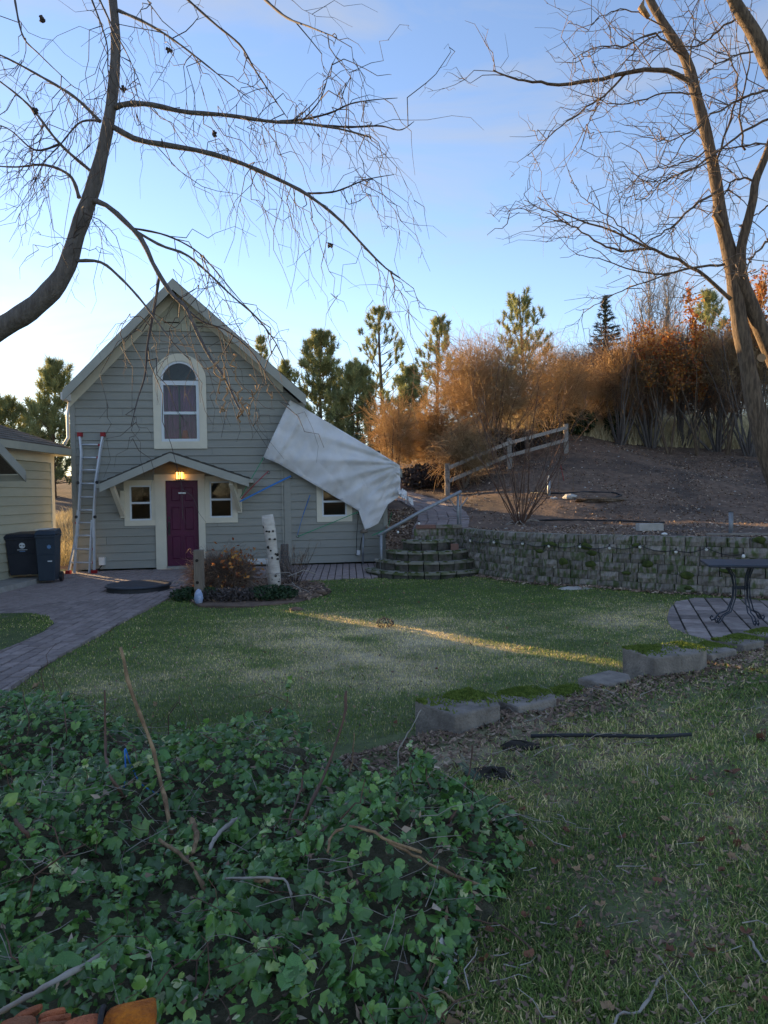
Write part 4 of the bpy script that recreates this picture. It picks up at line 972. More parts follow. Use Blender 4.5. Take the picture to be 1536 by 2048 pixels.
# ------------------------------------------------------------------ semicircular steps
stair = thing('stone_steps', 'semicircular mossy block steps between the house and the retaining wall', 'steps', (.88, 14.75, 0))
SCX, SCY = .88, 14.85
for k, (rad, zt_) in enumerate(((1.28, .12), (1.06, .30), (.86, .48), (.52, .67))):
    z0_ = zt_ - .185
    nb = max(5, int(math.pi * rad / .3)); a_ = np.linspace(math.pi * 1.0, math.pi * 2.0, nb + 1)
    for i in range(nb):
        q0, q1 = a_[i] + .02 / rad, a_[i + 1] - .0; qq = np.linspace(q0, q1, 4); jr = random.uniform(-.012, .012)
        outer = [(SCX + (rad + jr) * math.cos(q), SCY + (rad + jr) * math.sin(q)) for q in qq]; inner = [(SCX + (rad - .3) * math.cos(q), SCY + (rad - .3) * math.sin(q)) for q in qq[::-1]]
        pl = outer + inner; zt2 = zt_ + random.uniform(-.008, .006)
        if pl[0][0] < 0.12 and pl[0][1] > 16.5: continue
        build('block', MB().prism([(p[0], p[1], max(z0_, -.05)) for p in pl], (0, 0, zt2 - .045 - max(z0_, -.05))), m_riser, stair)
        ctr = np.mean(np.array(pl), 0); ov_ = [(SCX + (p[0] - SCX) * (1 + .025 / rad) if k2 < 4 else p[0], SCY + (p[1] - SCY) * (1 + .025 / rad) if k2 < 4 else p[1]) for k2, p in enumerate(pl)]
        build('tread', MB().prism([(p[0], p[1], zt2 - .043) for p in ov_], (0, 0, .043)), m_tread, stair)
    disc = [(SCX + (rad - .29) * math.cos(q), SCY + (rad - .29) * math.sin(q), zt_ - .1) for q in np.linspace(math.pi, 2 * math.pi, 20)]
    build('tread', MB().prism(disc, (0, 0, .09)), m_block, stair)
    ms = MB(); rs = np.random.default_rng(40 + k)
    for i in range(22):
        q = rs.uniform(math.pi * 1.05, math.pi * 1.95); w_ = rs.uniform(.025, .06); cc = np.array([SCX + (rad - .015) * math.cos(q), SCY + (rad - .015) * math.sin(q), zt_ - .006])
        ms.lathe(cc, [(w_, 0), (w_ * .8, .012), (w_ * .3, .022)], 7)
    tag(build('moss', ms, m_moss, stair, smooth=True), kind='stuff')
tag(build('red_brick', MB().box((1.32, 14.38, .46), (1.47, 14.52, .60)), m_brickred, None), 'single reddish brick standing on the steps at their right end', 'brick')
x = .66
for L in (.42, .34, .2):
    tag(build('cap_brick', MB().box((x, 15.04, .885), (x + L - .01, 15.3, .955)), m_brickred if L == .42 else m_block, rw)); x += L
# handrail
hr = thing('handrail', 'grey steel pipe handrail rising beside the semicircular steps', 'handrail', gp(763, 1150))
lo_b = gp(763, 1150); lo_t = at(762, 1070, lo_b[1]); up_b = at(916, 1056, 15.15); up_t = at(916, 988, 15.15)
build('post', MB().tube([lo_b, lo_t], .028, 8), m_pipe, hr, smooth=True); build('post', MB().tube([up_b, up_t], .026, 8), m_pipe, hr, smooth=True)
build('post', MB().tube([up_b + np.array([.06, 0, 0]), up_t + np.array([.06, 0, 0])], .012, 6), m_pipe, hr, smooth=True)
build('rail', MB().tube([at(757, 1071, lo_b[1]), at(840, 1024, 14.8), at(922, 983, 15.15)], .034, 10), m_pipe, hr, smooth=True)
for dx in (-1, 1): build('brace', MB().tube([up_b + (up_t - up_b) * .5, up_t + np.array([dx * .2, 0, -.08])], .012, 6), m_pipe, hr)

# string of bulbs along the wall
BULB = [(941, 1084), (988, 1087), (1045, 1090), (1098, 1095), (1160, 1096), (1219, 1099), (1280, 1097), (1352, 1107), (1413, 1102), (1487, 1116)]
sg = thing('string_lights', 'string of small white bulbs strung along the retaining wall', 'string lights', (3, 12, .7))
def wall_hit(px, py):
    d = ray(px, py)
    for s in np.linspace(0.0, dW[-1], 1500):
        p2, an = wpos(s, -.07)
        t = p2[1] / d[1]
        if abs(d[0] * t - p2[0]) < .02: return CAM + d * t
    return CAM + d * 12
bp3 = [at(838, 1050, 15.0), at(876, 1026, 15.3)] 
bp3 = [at(796, 1067, 15.1), at(838, 1050, 15.0)] + [wall_hit(*b) for b in BULB]
wire = []
for i in range(2, len(bp3) - 1):
    a, b = bp3[i] + np.array([0, 0, .05]), bp3[i + 1] + np.array([0, 0, .05])
    for f in np.linspace(0, 1, 6)[:-1]: wire.append(a + (b - a) * f + np.array([0, 0, -.05 * math.sin(math.pi * f)]) + np.array([-.01, -.02, 0]))
wire.append(bp3[-1] + np.array([0, 0, .05]))
build('wire', MB().tube(wire, .006, 5), m_black, sg)
for b in bp3:
    bo = build('bulb', MB().lathe(b, [(.01, .0), (.022, .012), (.026, .03), (.016, .052), (.012, .055)], 10), m_bulb, sg, smooth=True)
    build('socket', MB().lathe(b, [(.014, .056), (.014, .085)], 8), m_black, bo)

# ------------------------------------------------------------------ terrace path of bricks, curving up the hill
gpth = thing('garden_path', 'curved brick garden path climbing from the steps up the hill', None, kind='structure')
CL = np.array([(1.16, 15.2), (1.25, 16.0), (1.4, 17.0), (1.45, 18.2), (1.35, 19.4), (1.1, 20.6), (.7, 21.8), (.2, 22.8)])
dC = resample(CL, 1); meB = chamfer_block('brick', .235, .19, .03, .006, m_paver)
s = 0.05
while s < dC[-1] - .2:
    f = lambda q: np.array([np.interp(q, dC, CL[:, 0]), np.interp(q, dC, CL[:, 1])])
    c = f(s); tg = f(s + .2) - f(s - .2); tg /= np.linalg.norm(tg); nr = np.array([tg[1], -tg[0]])
    sl_ = (float(hill_z(*(c + tg * .3))) - float(hill_z(*(c - tg * .3)))) / .6
    for k in range(-2, 3):
        p2 = c + nr * (k * .245 + (random.uniform(-.01, .01)))
        o = link_mesh('brick', meB, gpth)
        o.matrix_local = Matrix.Translation((p2[0], p2[1], float(hill_z(*p2)) + .012)) @ Matrix.Rotation(math.atan2(nr[1], nr[0]), 4, 'Z') @ Matrix.Rotation(math.atan(sl_), 4, 'X')
    s += .2

# ------------------------------------------------------------------ terrace objects
def hp(px, py, d0=12, d1=60):
    d = ray(px, py)
    ts_ = np.linspace(d0, d1, 4000); P = CAM + d[None] * (ts_ / d[1])[:, None]
    below = P[:, 2] < hill_z(P[:, 0], P[:, 1]); i = int(np.argmax(below)); return P[i] if below.any() else P[-1]
fence = thing('split_rail_fence', 'weathered split rail fence climbing the hill behind the bare shrub', 'fence', hp(895, 991, 18))
f1 = hp(895, 990, 18); f3 = hp(1132, 906, 19); f2 = (f1 + f3) / 2; f2[2] = float(hill_z(f2[0], f2[1]))
posts = [f1, f2, f3]
for b in posts: build('post', MB().hexa([b + np.array(v) for v in ((-.075, -.06, -.1), (.075, -.06, -.1), (.075, .06, -.1), (-.075, .06, -.1), (-.07, -.055, .95), (.07, -.06, .97), (.07, .055, .96), (-.07, .055, .93))]), m_rail, fence)
for a, b in ((f1, f2), (f2, f3)):
    for h in (.42, .82): build('rail', MB().beam(a + np.array([.03, -.09, h]), b + np.array([.03, -.09, h + .02]), .05, .11), m_rail, fence)
c = hp(1098, 991, 14); stk = thing('marker_post', 'grey-green round post with a pale cap on the terrace', 'post', c)
build('shaft', MB().tube([c - np.array([0, 0, .1]), c + np.array([0, 0, .46])], .042, 10), m_pipe, stk, smooth=True); build('cap', MB().tube([c + np.array([0, 0, .46]), c + np.array([0, 0, .54])], .022, 8), m_palestone, stk)
for (a, b, m_, lb_) in (((1128, 962), (1121, 928), m_redplastic, 'thin red marker stake leaning left on the terrace'), ((1117, 985), (1117, 944), m_twig2, 'thin brown stake standing left of the red marker stake'), ((1147, 985), (1146, 944), m_twig2, 'thin brown stake standing right of the red marker stake')):
    g_ = hp(a[0], a[1], 14); t_ = at(b[0], b[1], g_[1]); s_ = thing('marker_stake', lb_, 'stake', g_); build('shaft', MB().tube([g_, t_], .009, 5), m_, s_)
def rock(label, c, r3, seed, m_, name='stone', cat='stone', group=None):
    r_ = np.random.default_rng(seed); n1, n2 = 7, 11; mb = MB(); V = []
    for i in range(n1):
        th_ = math.pi * i / (n1 - 1)
        for j in range(n2):
            ph = 2 * math.pi * j / n2; k = 1 + r_.normal(0, .13); V.append((c[0] + r3[0] * math.sin(th_) * math.cos(ph) * k, c[1] + r3[1] * math.sin(th_) * math.sin(ph) * k, c[2] + r3[2] * math.cos(th_) * k))
    Fc = [(i * n2 + j, i * n2 + (j + 1) % n2, (i + 1) * n2 + (j + 1) % n2, (i + 1) * n2 + j) for i in range(n1 - 1) for j in range(n2)]
    return tag(build(name, mb.add(V, Fc), m_, None), label, cat, group)
rock('pale grey slab of rock beside the marker stakes', hp(1140, 994, 14), (.2, .2, .08), 11, m_palestone)
rock('small pale flat rock at the foot of the marker post', hp(1108, 997, 14), (.11, .1, .035), 12, m_palestone)
rock('long dark flat rotting log slab on the terrace', hp(1200, 1000, 14), (.62, .3, .07), 13, m_bark2, 'rotten_slab', 'log')
arcp = [hp(x, y, 13) + np.array([0, 0, .02]) for (x, y) in ((1062, 987), (1120, 988), (1180, 985), (1230, 987), (1243, 992), (1222, 999), (1185, 1003))]
hs_ = build('drip_hose', MB().tube(arcp, .022, 6), m_hosepipe, None, smooth=True); tag(hs_, 'black drip hose curving round the pale rocks on the terrace', 'hose')
arcp = [hp(x, y, 12) + np.array([0, 0, .02]) for (x, y) in ((1060, 1043), (1120, 1041), (1180, 1042), (1260, 1044), (1330, 1047))]
tag(build('edging_strip', MB().tube(arcp, .022, 6), m_hosepipe, None, smooth=True), 'straight black edging hose behind the wall top', 'hose')
c = hp(1299, 1063, 10.5); c[2] = WTOP - .01
tag(build('concrete_block', MB().box(c + np.array([-.2, -.05, 0]), c + np.array([.24, .15, .13])), m_palestone, None), 'pale grey concrete block sitting on the retaining wall', 'block')
rock('small white stone beside the concrete block on the wall', at(1329, 1068, 11.3), (.05, .04, .02), 14, m_white)
c = hp(1462, 1066, 10.5); sp_ = thing('dark_post', 'short dark grey pipe post near the right end of the terrace', 'post', c); build('shaft', MB().tube([c - np.array([0, 0, .1]), c + np.array([0, 0, .36])], .038, 10), m_pipe, sp_, smooth=True); build('cap', MB().tube([c + np.array([0, 0, .36]), c + np.array([0, 0, .37])], .043, 10), m_black, sp_)
c = hp(1470, 1074, 10.3); tag(build('weathered_board', MB().beam((c[0] - .4, c[1] + .1, WTOP + .02), (c[0] + .5, c[1] - .12, WTOP + .02), .12, .03), m_rail, None), 'weathered board lying on the retaining wall below the dark post', 'board')
c = gp(1155, 1178); rock('flat pale stepping stone in the grass below the wall', c + np.array([0, 0, .0]), (.33, .22, .035), 15, m_palestone)

# ------------------------------------------------------------------ table
tb = gp(1470, 1246)
T = thing('patio_table', 'black square metal patio table with curved scroll legs', 'table', (tb[0] + .08, tb[1], .034))
tc_ = np.array([tb[0] + .08, tb[1]])
tz = .72
cn = [at(1400, 1129, 8.95), at(1418, 1144, 8.25), at(1572, 1146, 8.05), at(1552, 1131, 8.8)]
cn = [(c[0], c[1]) for c in cn]
tp_ = MB().prism([(p[0], p[1], tz) for p in cn], (0, 0, .03)); tpo = build('table_top', tp_, m_table, T); bv = tpo.modifiers.new('bev', 'BEVEL'); bv.width = .008
cx_, cy_ = np.mean([c[0] for c in cn]), np.mean([c[1] for c in cn])
lg = [((1426, 1242), -1), ((1437, 1247), -1), ((1512, 1252), 1), ((1522, 1240), 1)]
for (pp, sx) in lg:
    f = gp(*pp, .035); d = np.array([f[0] - cx_, f[1] - cy_]); 
    prof = [(.62, tz), (.52, tz - .05), (.36, tz - .13), (.30, tz - .25), (.34, tz - .4), (.52, tz - .55), (.8, .13), (.95, .06), (1.05, .045), (1.1, .075), (1.06, .1), (1.0, .09)]
    P = [(cx_ + d[0] * r, cy_ + d[1] * r, zz) for r, zz in prof]
    for o_ in (-.02, .02):
        pd = np.array([-d[1], d[0]]); pd = pd / np.linalg.norm(pd) * o_
        build('leg', MB().tube([(p[0] + pd[0], p[1] + pd[1], p[2]) for p in P], .0085, 6), m_table, T, smooth=True)
st_ = MB()
for i in range(4):
    d0 = np.array(gp(*lg[i][0])[:2]) - (cx_, cy_); d1 = np.array(gp(*lg[(i + 1) % 4][0])[:2]) - (cx_, cy_)
    st_.beam((cx_ + d0[0] * .32, cy_ + d0[1] * .32, tz - .28), (cx_ + d1[0] * .32, cy_ + d1[1] * .32, tz - .28), .012, .03)
build('stretcher', st_, m_table, T)

# ------------------------------------------------------------------ edging blocks along the raised bed
eb = [('mossy concrete edging block with an exposed front face nearest the ivy', .50, 4.74, .48, .40, .25, .62, True),
      ('mossy edging block set just behind the nearest one', .97, 5.06, .44, .34, .19, .55, True),
      ('low half-buried edging block with moss along its lawn edge', 1.36, 5.36, .40, .28, .125, .62, True),
      ('half-buried plain edging block just left of the big grey block', 1.75, 5.66, .40, .28, .15, .7, False),
      ('large bare grey edging block at the end of the sunlit stripe', 2.36, 6.02, .62, .42, .285, .30, True),
      ('mossy edging block right of the large bare grey block', 2.92, 6.52, .44, .34, .18, .6, True),
      ('edging block draped in grass below the patio pavers', 3.38, 6.88, .44, .32, .18, .55, True),
      ('mossy edging block at the right edge of the photo by the patio', 3.84, 7.2, .44, .32, .18, .55, True)]
for i, (lb_, x, y, lx, ly, top, ang, ms_) in enumerate(eb):
    r = thing('edging_block', lb_, 'edging block', (x, y, 0), ang, 'concrete edging blocks along the raised bed')
    rs = np.random.default_rng(60 + i); j = lambda s=.012: rs.normal(0, s)
    pl = [(-lx / 2 + j(), -ly / 2 + j()), (lx * .25 + j(), -ly / 2 + j()), (lx / 2 + j(), -ly * .2 + j()), (lx / 2 + j(), ly / 2 + j()), (-lx / 2 + j(), ly / 2 + j())]
    o = build('concrete', MB().prism([(p[0], p[1], -.03) for p in pl], (0, 0, top + .03)), m_edge, r, local=True); bv = o.modifiers.new('bev', 'BEVEL'); bv.width = .014; bv.segments = 2
    if ms_:
        n = 5200; u = rs.uniform(-.5, .5, n) * lx; v = np.abs(rs.normal(0, .32, n)); v = ly / 2 - v * ly; k = (v > -ly / 2) & (rs.random(n) < .12 + .88 * (np.sin(u * 13 + i) + .5 * np.sin(v * 21 + u * 9) > -.1)); u, v = u[k], v[k]; n = len(u)
        # short moss fronds
        c3_ = np.stack([u, v, np.full(n, top - .004)], 1); d3 = np.stack([rs.normal(0, .5, n), rs.normal(.25, .5, n), np.ones(n)], 1); d3 /= np.linalg.norm(d3, axis=1)[:, None]
        L = rs.uniform(.01, .026, n)[:, None]; w3 = np.cross(d3, rs.normal(0, 1, (n, 3))); w3 /= np.linalg.norm(w3, axis=1)[:, None]; w3 *= .009
        VV = np.stack([c3_ - w3, c3_ + w3, c3_ + d3 * L], 1).reshape(-1, 3)
        me = bulk('moss', VV, np.arange(3 * n).reshape(-1, 3), m_moss2, None); me.parent = r; tag(me, kind='stuff')
tag(build('irrigation_pipe', MB().tube([np.append(gp(x, y, .135)[:2], float(lawn_z(*gp(x, y, .135)[:2])) + .03) for (x, y) in ((1062, 1479), (1140, 1478), (1230, 1475), (1310, 1474), (1382, 1470))], .0115, 8), m_hosepipe, None, smooth=True), 'straight black irrigation pipe lying on the raised bed', 'pipe')
tag(build('pipe_stub', MB().tube([(.475, 4.56, .1), (.475, 4.56, .2)], .011, 8), m_palestone, None, smooth=True), 'small pale pipe stub standing against the nearest edging block', 'pipe')
#SPLIT
# ------------------------------------------------------------------ plant builders
def unit(v): return v / (np.linalg.norm(v, axis=-1, keepdims=True) + 1e-9)
def curves(start, d, L, k, droop=0.0, wig=0.1, seed=0, up=0.0):
    """n curved twigs: start (n,3), direction (n,3), length (n,) -> (n,k,3)"""
    r = np.random.default_rng(seed); n = len(start); f = np.linspace(0, 1, k)[None, :, None]
    P = start[:, None] + d[:, None] * f * L[:, None, None]
    P = P + np.array([0, 0, 1.0]) * ((up - droop) * L[:, None, None] * f ** 2)
    off = np.cumsum(r.normal(0, wig, (n, k, 3)) * L[:, None, None] / k, axis=1); off[:, 0] = 0
    return P + off
def taper(r0, k, end=0.25): return r0[:, None] * np.linspace(1, end, k)[None]
def spline(P, n):
    P = np.asarray(P, float); k = len(P); t = np.linspace(0, k - 1, n); out = []
    for v in t:
        i = min(int(v), k - 2); f = v - i
        p0 = P[max(i - 1, 0)]; p1 = P[i]; p2 = P[i + 1]; p3 = P[min(i + 2, k - 1)]
        out.append(.5 * ((2 * p1) + (-p0 + p2) * f + (2 * p0 - 5 * p1 + 4 * p2 - p3) * f * f + (-p0 + 3 * p1 - 3 * p2 + p3) * f ** 3))
    return np.array(out)
def ribbons_to(V, Q): return V, Q
def twig_mass(parent, name, center, ext, n, L, rad, m_, seed, updir=(0, 0, 1.0), out=1.0, droop=0.1, shell=0.45, zmin=-0.9, tintlo=0.0, lumps=9):
    """fine twigs filling an uneven lumpy crown"""
    r = np.random.default_rng(seed); c = np.asarray(center, float); e = np.asarray(ext, float)
    lc = unit(r.normal(0, 1, (lumps, 3))) * r.uniform(.25, .72, (lumps, 1)); lc[:, 2] = np.abs(lc[:, 2]) * .9 - .25; lr = r.uniform(.32, .6, lumps)
    idx = r.integers(0, lumps, n); q = unit(r.normal(0, 1, (n, 3))) * (r.random((n, 1)) ** shell)
    p = lc[idx] + q * lr[idx][:, None]
    k_ = p[:, 2] > zmin; p = p[k_]; q = q[k_]; n = len(p)
    S = c + p * e
    d = unit(unit(p * np.array([1, 1, .6])) * out + np.asarray(updir) * .8 + r.normal(0, .85, (n, 3)))
    Ls = L * r.uniform(.35, 1.35, n)
    P = curves(S, d, Ls, 4, droop=droop, wig=.6, seed=seed + 1)
    V, Q = batch_tubes(P, taper(rad * r.uniform(.6, 1.3, n), 4, .3), 3)
    t = np.clip(r.beta(2, 2, n) * (1 - tintlo) + tintlo * r.random(n), 0, 1)
    return bulk(name, V, Q, m_, parent, tint=np.repeat(t, 12))
def stems(parent, name, base, n, H, spread, r0, m_, seed, k=7, curve=.25, sides=5):
    r = np.random.default_rng(seed); a = r.uniform(0, 2 * math.pi, n); s = spread * np.sqrt(r.random(n))
    d = unit(np.stack([np.cos(a) * s, np.sin(a) * s, np.ones(n)], 1)); st = np.asarray(base) + np.stack([np.cos(a), np.sin(a), np.zeros(n)], 1) * r.uniform(0, .12, (n, 1)) * (r0 / .03) - np.array([0, 0, .08])
    P = curves(st, d, H * r.uniform(.7, 1.1, n), k, up=-curve * .3, wig=.12, seed=seed + 1)
    V, Q = batch_tubes(P, taper(r0 * r.uniform(.6, 1.2, n), k, .3), sides)
    return bulk(name, V, Q, m_, parent, smooth=True), P
def side_twigs(parent, name, P, per, L, rad, m_, seed, lo=.25, outward=.9, upw=.5, droop=0.0, k=4, tint=True, wig=.3, sides=3):
    """twigs growing off polylines P (n,k,3)"""
    r = np.random.default_rng(seed); n, kk, _ = P.shape; idx = r.integers(0, n, n * per); f = lo + (1 - lo) * r.random(n * per); x = f * (kk - 1); i = np.minimum(x.astype(int), kk - 2); w = (x - i)[:, None]
    S = P[idx, i] * (1 - w) + P[idx, i + 1] * w; T = unit(P[idx, i + 1] - P[idx, i])
    d = unit(T * .7 + r.normal(0, 1, S.shape) * outward * .6 + np.array([0, 0, upw]))
    Ls = L * r.uniform(.4, 1.2, len(S)) * (1.15 - .5 * f)
    C = curves(S, d, Ls, k, droop=droop, wig=wig, seed=seed + 3)
    V, Q = batch_tubes(C, taper(rad * r.uniform(.7, 1.2, len(S)), k, .35), sides)
    tv = np.repeat(r.random(len(S)), k * sides) if tint else None
    o = bulk(name, V, Q, m_, parent, tint=tv); tag(o, kind='stuff'); return o, C
def needles(parent, name, C, D, per, L, w, m_, seed, spreadv=.6, tintc=None):
    r = np.random.default_rng(seed); n = len(C); c = np.repeat(C, per, 0); d = unit(np.repeat(D, per, 0) + r.normal(0, spreadv, (n * per, 3)))
    Ls = L * r.uniform(.6, 1.2, (n * per, 1)); s = unit(np.cross(d, r.normal(0, 1, d.shape))) * w
    c = c - np.repeat(D, per, 0) * r.uniform(0, L * .9, (n * per, 1))
    V = np.stack([c - s, c + s, c + d * Ls], 1).reshape(-1, 3)
    t = np.repeat(np.clip((np.repeat(tintc, per) if tintc is not None else .5) + r.normal(0, .18, n * per), 0, 1), 3)
    return tag(bulk(name, V, np.arange(len(V)).reshape(-1, 3), m_, parent, tint=t), kind='stuff')
def pine(label, base, H, W, seed, dens=1.0, lo=.12, tuft=.26, group='pines behind the house', shape=.8, name='pine_tree', per=30, m_=None):
    r = np.random.default_rng(seed); base = np.asarray(base, float); t = thing(name, label, 'tree', base, 0, group)
    tp = base + np.stack([.02 * H * np.sin(np.linspace(0, 3, 8) + seed), .015 * H * np.cos(np.linspace(0, 2, 8) + seed), np.linspace(-.3, H * .97, 8)], 1)
    build('trunk', MB().tube(tp, np.linspace(.018 * H, .004 * H, 8), 7), m_bark2, t, smooth=True)
    S, D, L = [], [], []; f = lo
    while f < .985:
        n = int(r.integers(4, 7))
        a0 = r.uniform(0, 6.28)
        for q in range(n):
            a = a0 + q * 6.28 / n + r.normal(0, .25); ln = W * (1 - f) ** shape * r.uniform(.55, 1.2) + .12
            up = .15 + .7 * f + r.normal(0, .15)
            p = np.array([np.interp(f, np.linspace(0, 1, 8), tp[:, i]) for i in range(3)])
            S.append(p); D.append(unit(np.array([math.cos(a), math.sin(a), up]))); L.append(ln)
        f += r.uniform(.035, .06) / dens ** .5
    S, D, L = np.array(S), np.array(D), np.array(L)
    P = curves(S, D, L, 6, up=.18, wig=.12, seed=seed + 1)
    V, Q = batch_tubes(P, taper(.012 * L + .006, 6, .3), 4); bulk('branch', V, Q, m_bark2, t)['kind'] = 'stuff'
    # side shoots
    nsh = max(2, int(5 * dens)); idx = np.repeat(np.arange(len(P)), nsh); f = r.uniform(.3, 1, len(idx)); x = f * 5; i = np.minimum(x.astype(int), 4); w = (x - i)[:, None]
    st = P[idx, i] * (1 - w) + P[idx, i + 1] * w; d = unit(unit(P[idx, i + 1] - P[idx, i]) + r.normal(0, .6, st.shape) * np.array([1, 1, .6]) + np.array([0, 0, .35])); ln = L[idx] * .32 * r.uniform(.4, 1.1, len(idx)) * (1.2 - .5 * f)
    sh = curves(st, d, ln, 4, up=.25, wig=.1, seed=seed + 2); V, Q = batch_tubes(sh, taper(np.full(len(sh), .008), 4, .5), 3); bulk('shoot', V, Q, m_bark2, t)['kind'] = 'stuff'
    g = r.uniform(.35, 1, (len(sh), 2)); g[:, 0] = 1
    C = np.concatenate([sh[:, -1], P[:, -1]]); Dd = unit(np.concatenate([sh[:, -1] - sh[:, -2], P[:, -1] - P[:, -2]]))
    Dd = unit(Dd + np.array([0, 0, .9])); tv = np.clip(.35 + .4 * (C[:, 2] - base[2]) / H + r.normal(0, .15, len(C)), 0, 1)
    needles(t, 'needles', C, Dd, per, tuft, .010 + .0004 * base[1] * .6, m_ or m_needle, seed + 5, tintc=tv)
    return t

# ------------------------------------------------------------------ trees on the hill and behind the house
def hb(px, Y):  # foot of a plant on the hill at pixel column px and distance Y
    p = at(px, 900, Y); return np.array([p[0], Y, float(hill_z(p[0], Y))])
def topH(base, py): return at(0, py, base[1])[2] - base[2]
for (lb_, px, Y, ty, W, sd, kw) in (
    ('tall open pine with separate upswept branches behind the white tarp', 768, 46, 615, 3.3, 21, dict(dens=.55, lo=.22, shape=.65, per=44)),
    ('dense dark pine just right of the house roof', 648, 44, 672, 2.5, 22, dict(dens=1.5, lo=.03, shape=.55)),
    ('pine half hidden between the open pine and the large orange bush', 880, 46, 640, 2.4, 23, dict(dens=.6, lo=.1, shape=.65, per=40)),
    ('pine whose top shows just over the right roof slope', 520, 46, 668, 1.7, 24, dict(dens=.7, lo=.2)),
    ('bushy pine standing in front of the open pine behind the tarp', 712, 42, 745, 2.3, 25, dict(dens=1.4, lo=.03, shape=.5)),
    ('pine whose tip rises above the large orange bush', 1044, 46, 598, 2.3, 26, dict(dens=.7, lo=.3, shape=.45, per=40)),
    ('golden-lit pine behind the orange-leaved saplings at right', 1422, 42, 603, 2.2, 27, dict(dens=.8, lo=.2, shape=.6)),
    ('pine between the house roof and the dense dark pine', 575, 48, 725, 2.2, 28, dict(dens=.8, lo=.1)),
    ('low pine between the open pine and the smaller brown bush', 822, 43, 745, 2.0, 35, dict(dens=1.1, lo=.05, shape=.6)),
    ('tall pine behind the beige outbuilding beside the house eave', 112, 30, 722, 1.5, 29, dict(dens=.8, lo=.15, shape=.5, per=36)),
    ('shorter pine left of the tall one behind the outbuilding', 72, 32, 805, 1.5, 30, dict(dens=.7, lo=.15, shape=.5)),
    ('small pine at the left edge above the outbuilding roof', 14, 32, 800, 1.4, 31, dict(dens=.7, lo=.1, shape=.5))):
    b = hb(px, Y); kw = dict(kw); kw.setdefault('tuft', .34); pine(lb_, b, topH(b, ty), W, sd, **kw)
def spruce(label, base, H, W, seed):
    r = np.random.default_rng(seed); t = thing('spruce_tree', label, 'tree', base); base = np.asarray(base, float)
    build('trunk', MB().tube([base, base + np.array([0, 0, H])], [.1, .01], 6), m_bark, t)
    S, D = [], []
    for f in np.arange(.1, .99, .03):
        for q in range(9):
            a = r.uniform(0, 6.28); ln = W * (1 - f) ** .9 * r.uniform(.7, 1.1)
            for g in np.linspace(.15, 1, max(2, int(ln / .16))):
                S.append(base + np.array([math.cos(a) * ln * g, math.sin(a) * ln * g, f * H - ln * g * .12 + .1 * g * g])); D.append((math.cos(a), math.sin(a), .1))
    needles(t, 'needles', np.array(S), np.array(D), 14, .2, .02, m_spruce, seed, spreadv=.5)
b = hb(1213, 34); spruce('dark pointed spruce top rising behind the brown thicket', b, topH(b, 610), 1.9, 41)

def bush(label, base, top_py, halfw, n, seed, m_=None, L=.7, rad=.008, nst=26, name='bare_bush', group='bare twiggy bushes on the hill', lumps=9, cz=.55, droop=.12, depth=None, hz=.5, spread=.8):
    base = np.asarray(base, float); H = topH(base, top_py); t = thing(name, label, 'bush', base, 0, group)
    stems(t, 'stem', base, nst, H * .8, spread * halfw / H * 1.6, .03, m_twig2, seed, curve=.5)[0]['kind'] = 'stuff'
    tag(twig_mass(t, 'crown', base + np.array([0, 0, H * cz]), (halfw, depth or halfw * .9, H * hz), n, L, rad, m_ or m_bush, seed + 3, droop=droop, lumps=lumps), kind='stuff')
    return t
bush('large dense orange-brown twiggy bush above the fence', hb(985, 24.5), 630, 2.3, 8000, 51, L=.8, rad=.006, lumps=26, cz=.5, hz=.56)
bush('right shoulder of twiggy orange growth beside the large bush, greyer and lower', hb(1105, 26), 690, 1.5, 3200, 52, L=.75, rad=.0062, lumps=14, cz=.5, hz=.55)
bush('smaller rounded brown bush behind the top of the tarp', hb(785, 24.5), 768, 1.2, 3000, 53, L=.55, rad=.0062, lumps=11, nst=10, cz=.44, hz=.52, spread=.5)
bush('low tangled bush hanging over the path at the foot of the large orange bush', hb(925, 22.5), 845, .85, 2800, 54, L=.5, nst=14, cz=.5, droop=.35)
bush('low brown bush between the small bush and the large orange bush', hb(862, 25.5), 760, .8, 2600, 55, L=.5, nst=10, cz=.45, hz=.5, spread=.5)
bush('grey-brown leafless thicket under the spruce top', hb(1215, 29.5), 668, 1.7, 3200, 56, m_bush2, L=.85, lumps=16, cz=.5, hz=.55)
bush('pale grey leafless thicket between the large bush and the spruce', hb(1160, 31), 690, 1.2, 3000, 57, m_bush2, L=.75, lumps=14, cz=.5, hz=.55)
bush('tawny bush filling the gap between the large bush and the hilltop row', hb(1165, 27.5), 735, 1.5, 2400, 58, L=.75, rad=.0065, lumps=14, cz=.5, hz=.55)
bush('broad grey-brown thicket behind the left hilltop shrubs', hb(1290, 29), 690, 1.9, 3000, 59, m_bush2, L=.85, lumps=18, cz=.55, hz=.5)
bush('broad grey-brown thicket behind the right hilltop shrubs', hb(1440, 29), 690, 2.1, 3000, 60, m_bush2, L=.85, lumps=18, cz=.55, hz=.5)
